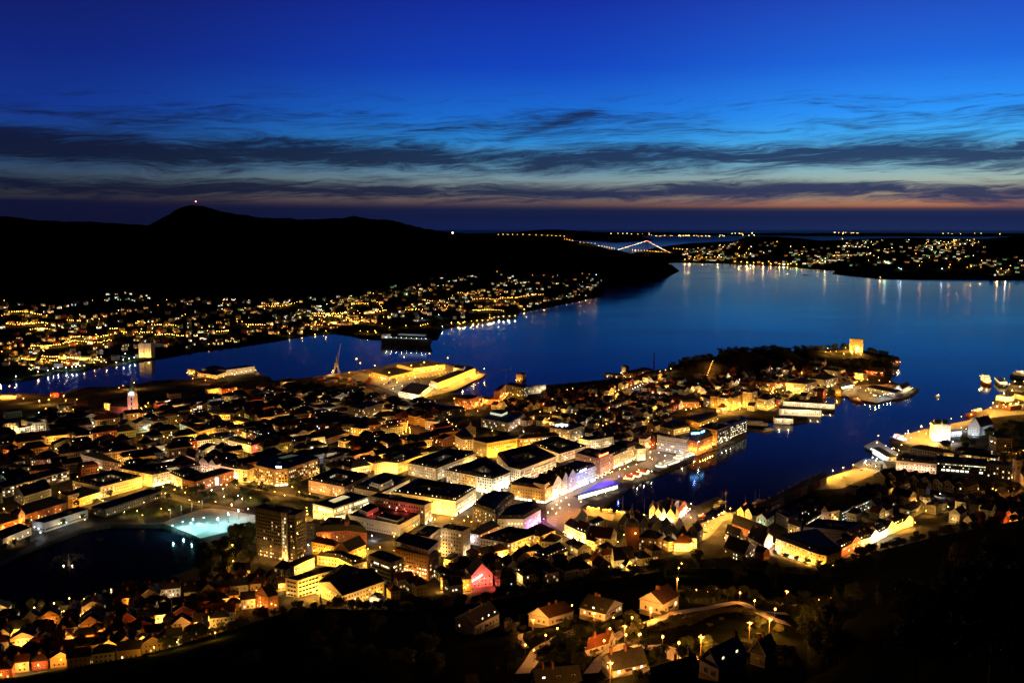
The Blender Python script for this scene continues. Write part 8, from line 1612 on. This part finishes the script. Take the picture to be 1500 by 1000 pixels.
# the island across the fjord and the far skerries
s6 = T(1000, 270, 3)
TI = np.array([(1000, 366), (1070, 358), (1080, 351), (1150, 356), (1190, 366), (1240, 352), (1260, 352), (1440, 352), (1450, 380), (1500, 376)], float); BI = np.array([(1000, 382), (1067, 384), (1143, 387), (1187, 392), (1240, 392), (1330, 390), (1390, 386), (1450, 404), (1500, 404)], float)
def island():
    st_ = MB(); rr = random.Random(21); a = scatter(520, TI, BI, 1000, 1500); b = scatter(330, np.array([(1200, 372), (1270, 352), (1440, 351)], float), np.array([(1200, 388), (1330, 386), (1400, 366), (1440, 354)], float), 1185, 1440)
    for px, py, x, y, z in (a, b):
        for i in range(len(px)): far_house(st_, x[i], y[i], z[i], 1.7, rr, rr.choice((0, .3, .6, .9)), rr.choice((('warm',), ('yel',), ('white',), ('orange',), ('green',), ('yel',))))
    o = st_.build('island_houses'); o['kind'] = 'stuff'; o['label'] = 'mass of tiny lit houses on the island across the fjord'
island()
NF = len(FARL)
lights_on(150, TI, BI, 1000, 1500, 'oyyyww', 26000); lights_on(110, np.array([(1200, 374), (1270, 353), (1440, 351)], float), np.array([(1200, 388), (1330, 386), (1400, 366), (1440, 354)], float), 1185, 1440, 'oyyywwg', 26000)
farline(s6((10, 335), (60, 330), (110, 325), (160, 322)), 'y', 90000, 9); farline(s6((230, 345), (300, 350), (400, 355), (500, 358)), 'y', 40000, 9)
for p, c, pw in (((445, 358), 'W', 60000), ((475, 355), 'o', 90000), ((960, 380), 'W', 90000), ((950, 376), 'W', 60000), ((1140, 378), 'W', 70000), ((1175, 360), 'o', 120000), ((1170, 372), 'o', 90000), ((1040, 365), 'o', 60000), ((1250, 372), 'o', 50000), ((1310, 372), 'o', 60000), ((1400, 378), 'y', 50000), ((1440, 365), 'y', 40000), ((868, 417), 'o', 26000), ((840, 320), 'o', 60000), ((290, 290), 'o', 60000)):
    x, y, z = atg(*s6(p)[0]); FARL.append((x, y, z, c, pw * .3))
farline(s5((690, 222), (780, 222), (900, 226), (980, 230)), 'y', 120000, 14); farline(s5((980, 243), (1015, 247)), 'o', 90000, 4); farline(s5((1050, 262), (1140, 272), (1200, 284)), 'y', 60000, 12); farline(s5((1280, 290), (1420, 302)), 'o', 60000, 12); farline(s5((1460, 285), (1500, 290)), 'y', 60000, 4)
for k in range(34):
    px, py = rnd.uniform(960, 1062), rnd.uniform(344.6, 347.2); x, y = at(px, py, 12); FARL.append((x, y, 8, rnd.choice('yywo'), 500000))
for k in range(46):
    px, py = rnd.choice((rnd.uniform(1070, 1110), rnd.uniform(1220, 1260), rnd.uniform(1360, 1480), rnd.uniform(870, 960))), rnd.uniform(342.5, 344.6); x, y = at(px, py, 25); FARL.append((x, y, max(G(x, y), 3) + 8, rnd.choice('yywo'), 300000))
x, y = at(1234, 350.5, 8); FARL.append((x, y, 4, 'y', 900000))

for i, q in enumerate(FARL):
    c_ = to_px(q[0], q[1], q[2])[0]
    if 825 < c_ < 895 and q[1] < 7000: FARL[i] = (*q[:4], q[4] * .10)
# lamps added at random in gaps between the blocks, for street glow
TOWN = [(0, 760), (0, 640), (120, 600), (420, 570), (640, 590), (800, 600), (1000, 600), (1060, 640), (930, 700), (760, 740), (760, 790), (980, 790), (900, 840), (640, 850), (440, 840), (380, 760), (240, 730), (120, 750)]
n_ = 0
for _ in range(6000):
    if n_ >= 170: break
    px, py = rnd.uniform(0, 1060), rnd.uniform(575, 850)
    if not inpoly(TOWN, px, py): continue
    x, y, z = atg(px, py)
    if z < 2 or z > 30 or not free([(x - 2.5, y - 2.5), (x + 2.5, y - 2.5), (x + 2.5, y + 2.5), (x - 2.5, y + 2.5)], 0): continue
    LAMPS.append((x, y, z, rnd.choice('yyyyoaaw'), rnd.choice((700, 1200, 2000, 3200)), 6.5)); mark([(x - 6, y - 6), (x + 6, y - 6), (x + 6, y + 6), (x - 6, y + 6)]); n_ += 1
print('gap lamps', n_)
# ---------------------------------------------------------------- build the filling houses that can be seen
bpy.context.view_layer.update(); DG = bpy.context.evaluated_depsgraph_get(); CAMP = Vector((0, 0, HCAM))
def seen(pts, tol=2.5):
    for p in pts:
        v = Vector(p) - CAMP; d = v.length; px, py = to_px(*p)
        if not (-2 < px < 1502 and -2 < py < 1002): continue
        hit, loc, *_ = S.ray_cast(DG, CAMP, v.normalized(), distance=d + 5)
        if not hit or (loc - CAMP).length > d - tol: return True
    return False
def build_fill():
    n = 0
    for P, h, sh, wl, rf, L0, cols, lp, kn, grp, cat, px, py, dorm in FILL:
        zg = G(*cen(P)); I = inset(P, 1.5); pts = [(*q, zg + h + .5) for q in I] + [(*cen(P), zg + h + 2)]
        if not seen(pts): continue
        rr = random.Random(n); desc = ('unlit ' if L0 == 0 else 'dim ' if L0 < .1 else 'part-lit ' if L0 < .2 else 'bright-windowed ') + WNAME[wl] + ' ' + {'hip': 'hipped ', 'gable': 'gabled ', 'flat': 'flat ', 'mansard': 'mansard '}[sh] + RNAME[rf] + '-roofed house'
        desc = desc.replace('red-tiled-roofed', 'red-roofed').replace('grey-sheet-roofed', 'grey-roofed')
        lab = autolabel(px, py, desc)
        bld(lab, None, h, sh, wl, rf, world=P, z0=zg, lit=L0, cols=cols, lamps=lp, name=kn, cat=cat, group=grp, chim=rr.choice((1, 1, 2)), dx=2.9, mk=False, dorm=5 if sh == 'mansard' else 0, dlit=.3, seed=n, pmax=40, gx=rr.choice((0, 1)) if sh == 'gable' else None, rise=None if sh != 'gable' else rr.uniform(4, 6)); n += 1
    print('fill built', n, 'of', len(FILL))
build_fill()
# ---------------------------------------------------------------- street lamps, each with its own light
LD = {}; GAIN = 3.5; CG = dict(y=1.35, o=1.3, a=1.15, w=.8, W=.8, k=.9)
def light(x, y, z, col, pw, g=None):
    k = (col, round(math.log(max(pw * (g or GAIN * CG.get(col, 1)), 10), 1.12)))
    if k not in LD:
        d = bpy.data.lights.new('lamp_light', 'POINT'); d.color = HEADC[col]; d.energy = 1.12 ** k[1]; d.shadow_soft_size = .35; LD[k] = d
    o = bpy.data.objects.new('lamp_light', LD[k]); COL.objects.link(o); o.location = (x, y, z)
LMM = {}
CN = dict(y='yellow', o='orange', w='warm white', W='cold white', g='green', c='cyan', p='violet', b='blue', r='red', k='rose', a='amber', m='pink')
def lamp_geo(mb, col, h, o=(0, 0, 0)):
    x, y, z = o; hh = h + .55
    mb.tube((x, y + .3, z - .5), (x, y + .3, z + hh), .11, .07, METAL, 5); mb.tube((x, y + .3, z + hh), (x, y - .5, z + hh + .15), .06, .05, METAL, 4)
    mb.box((x, y - .4, z + hh + .02), (.7, 1.0, .22), METAL); mb.ball((x, y - .4, z + hh - .1), .34 + .022 * h, HEAD[col], 6, 4)
def lamp_mesh(col, h):
    k = (col, round(h * 2) / 2)
    if k not in LMM: mb = MB(); lamp_geo(mb, col, k[1]); LMM[k] = mb.mesh('street_lamp')
    return LMM[k]
def place_lamps():
    vis, hid = [], []
    for L_ in LAMPS:
        x, y, z, col, pw, h = L_; light(x, y, z + h - .3, col, abs(pw))
        if pw < 0: hid.append(L_); continue
        (vis if seen([(x, y - .4, z + h + .45)], 1.5) else hid).append(L_)
    vis.sort(key=lambda q: math.hypot(q[0], q[1])); one = vis[:270]; rest = vis[270:]
    for x, y, z, col, pw, h in one:
        px, py = to_px(x, y, z + h); lab = autolabel(px, py, '%s %s street lamp' % ('low' if h < 5 else 'tall' if h > 9 else 'lit', CN[col]))
        tag(inst(lamp_mesh(col, h), 'street_lamp', (x, y, z)), lab, 'street lamp', 'street lamps')
    mb = MB()
    for x, y, z, col, pw, h in rest + [q for q in hid if q[4] > 0]: lamp_geo(mb, col, h, (x, y, z))
    for x, y, z, col, pw, h in [q for q in hid if q[4] < 0]: mb.ball((x, y, z + h), .45, HEAD[col], 6, 4)
    for x, y, z, col, pw in FARL:
        far = math.hypot(x, y); h = 7 if far < 5000 else 12
        light(x, y, z + h - (1.5 if far < 5000 else 4), col, pw, 2.6); r = .62 if far < 5000 else .00018 * far
        if far < 5000: mb.tube((x, y, z - 1), (x, y, z + h), .12, .1, METAL, 4)
        mb.ball((x, y, z + h), min(r, 6), HEAD[col], 6, 4)
    o = mb.build('street_lamps'); o['kind'] = 'stuff'; o['label'] = 'mass of small lit street lamps too many to tell apart'
    print('lamps', len(one), len(rest), len(hid), len(FARL))
    # wooden lamp posts with crossarms on the hillside lanes
    for k, (x, y, z, col) in enumerate(FGL):
        o = empty('lamp_post', (x, y, z), ('crossarm lamp post left of the orange-lit gabled house lane', 'crossarm lamp post above the red-tiled house', 'crossarm lamp post between the red-tiled house and bungalow', 'lamp post in front of the low white bungalow', 'crossarm lamp post at the driveway of the white gabled house', 'lamp post with wide lit arm beside the grey gabled house', 'short lamp post by the forest edge gable', 'dim post on the knoll above the grey gabled house', 'lamp post at the far end of the upper lane', 'lamp post behind the white gabled house')[k], 'lamp post', 'hillside lamp posts')
        mb = MB(); mb.tube((x, y, z - .5), (x, y, z + 8.6), .15, .11, pmat('wood_pole', (.16, .10, .06), .9, .2, 1), 6); mb.build('pole', o)
        mb = MB(); mb.box((x, y, z + 7.6), (2.4, .14, .14), MATS['wood_pole']); mb.tube((x, y, z + 7.9), (x + .2, y - 1.3, z + 8.1), .05, .05, METAL, 4); mb.build('crossarm', o)
        mb = MB(); mb.ball((x + .2, y - 1.5, z + 7.9), .26, HEAD[col], 6, 4); mb.build('lamp_head', o)
        light(x + .2, y - 1.6, z + 7.4, 'o', 6200)
def prune_trees():
    dead = []
    for o, x, y, z, h in TREES:
        if not seen([(x, y, z + h * .9), (x - h * .25, y, z + h * .6), (x + h * .25, y, z + h * .6), (x, y, z + h * .3)], h * .6):
            dead.append(o)
    print('trees', len(TREES), 'hidden', len(dead)); return dead
DEAD = prune_trees()
place_lamps()
for o in DEAD:
    for c in list(o.children): bpy.data.objects.remove(c)
    bpy.data.objects.remove(o)
for o in bpy.data.objects:
    for k in ('_P', '_h', '_z', '_o'):
        if k in o: del o[k]
print('objects', len(bpy.data.objects))
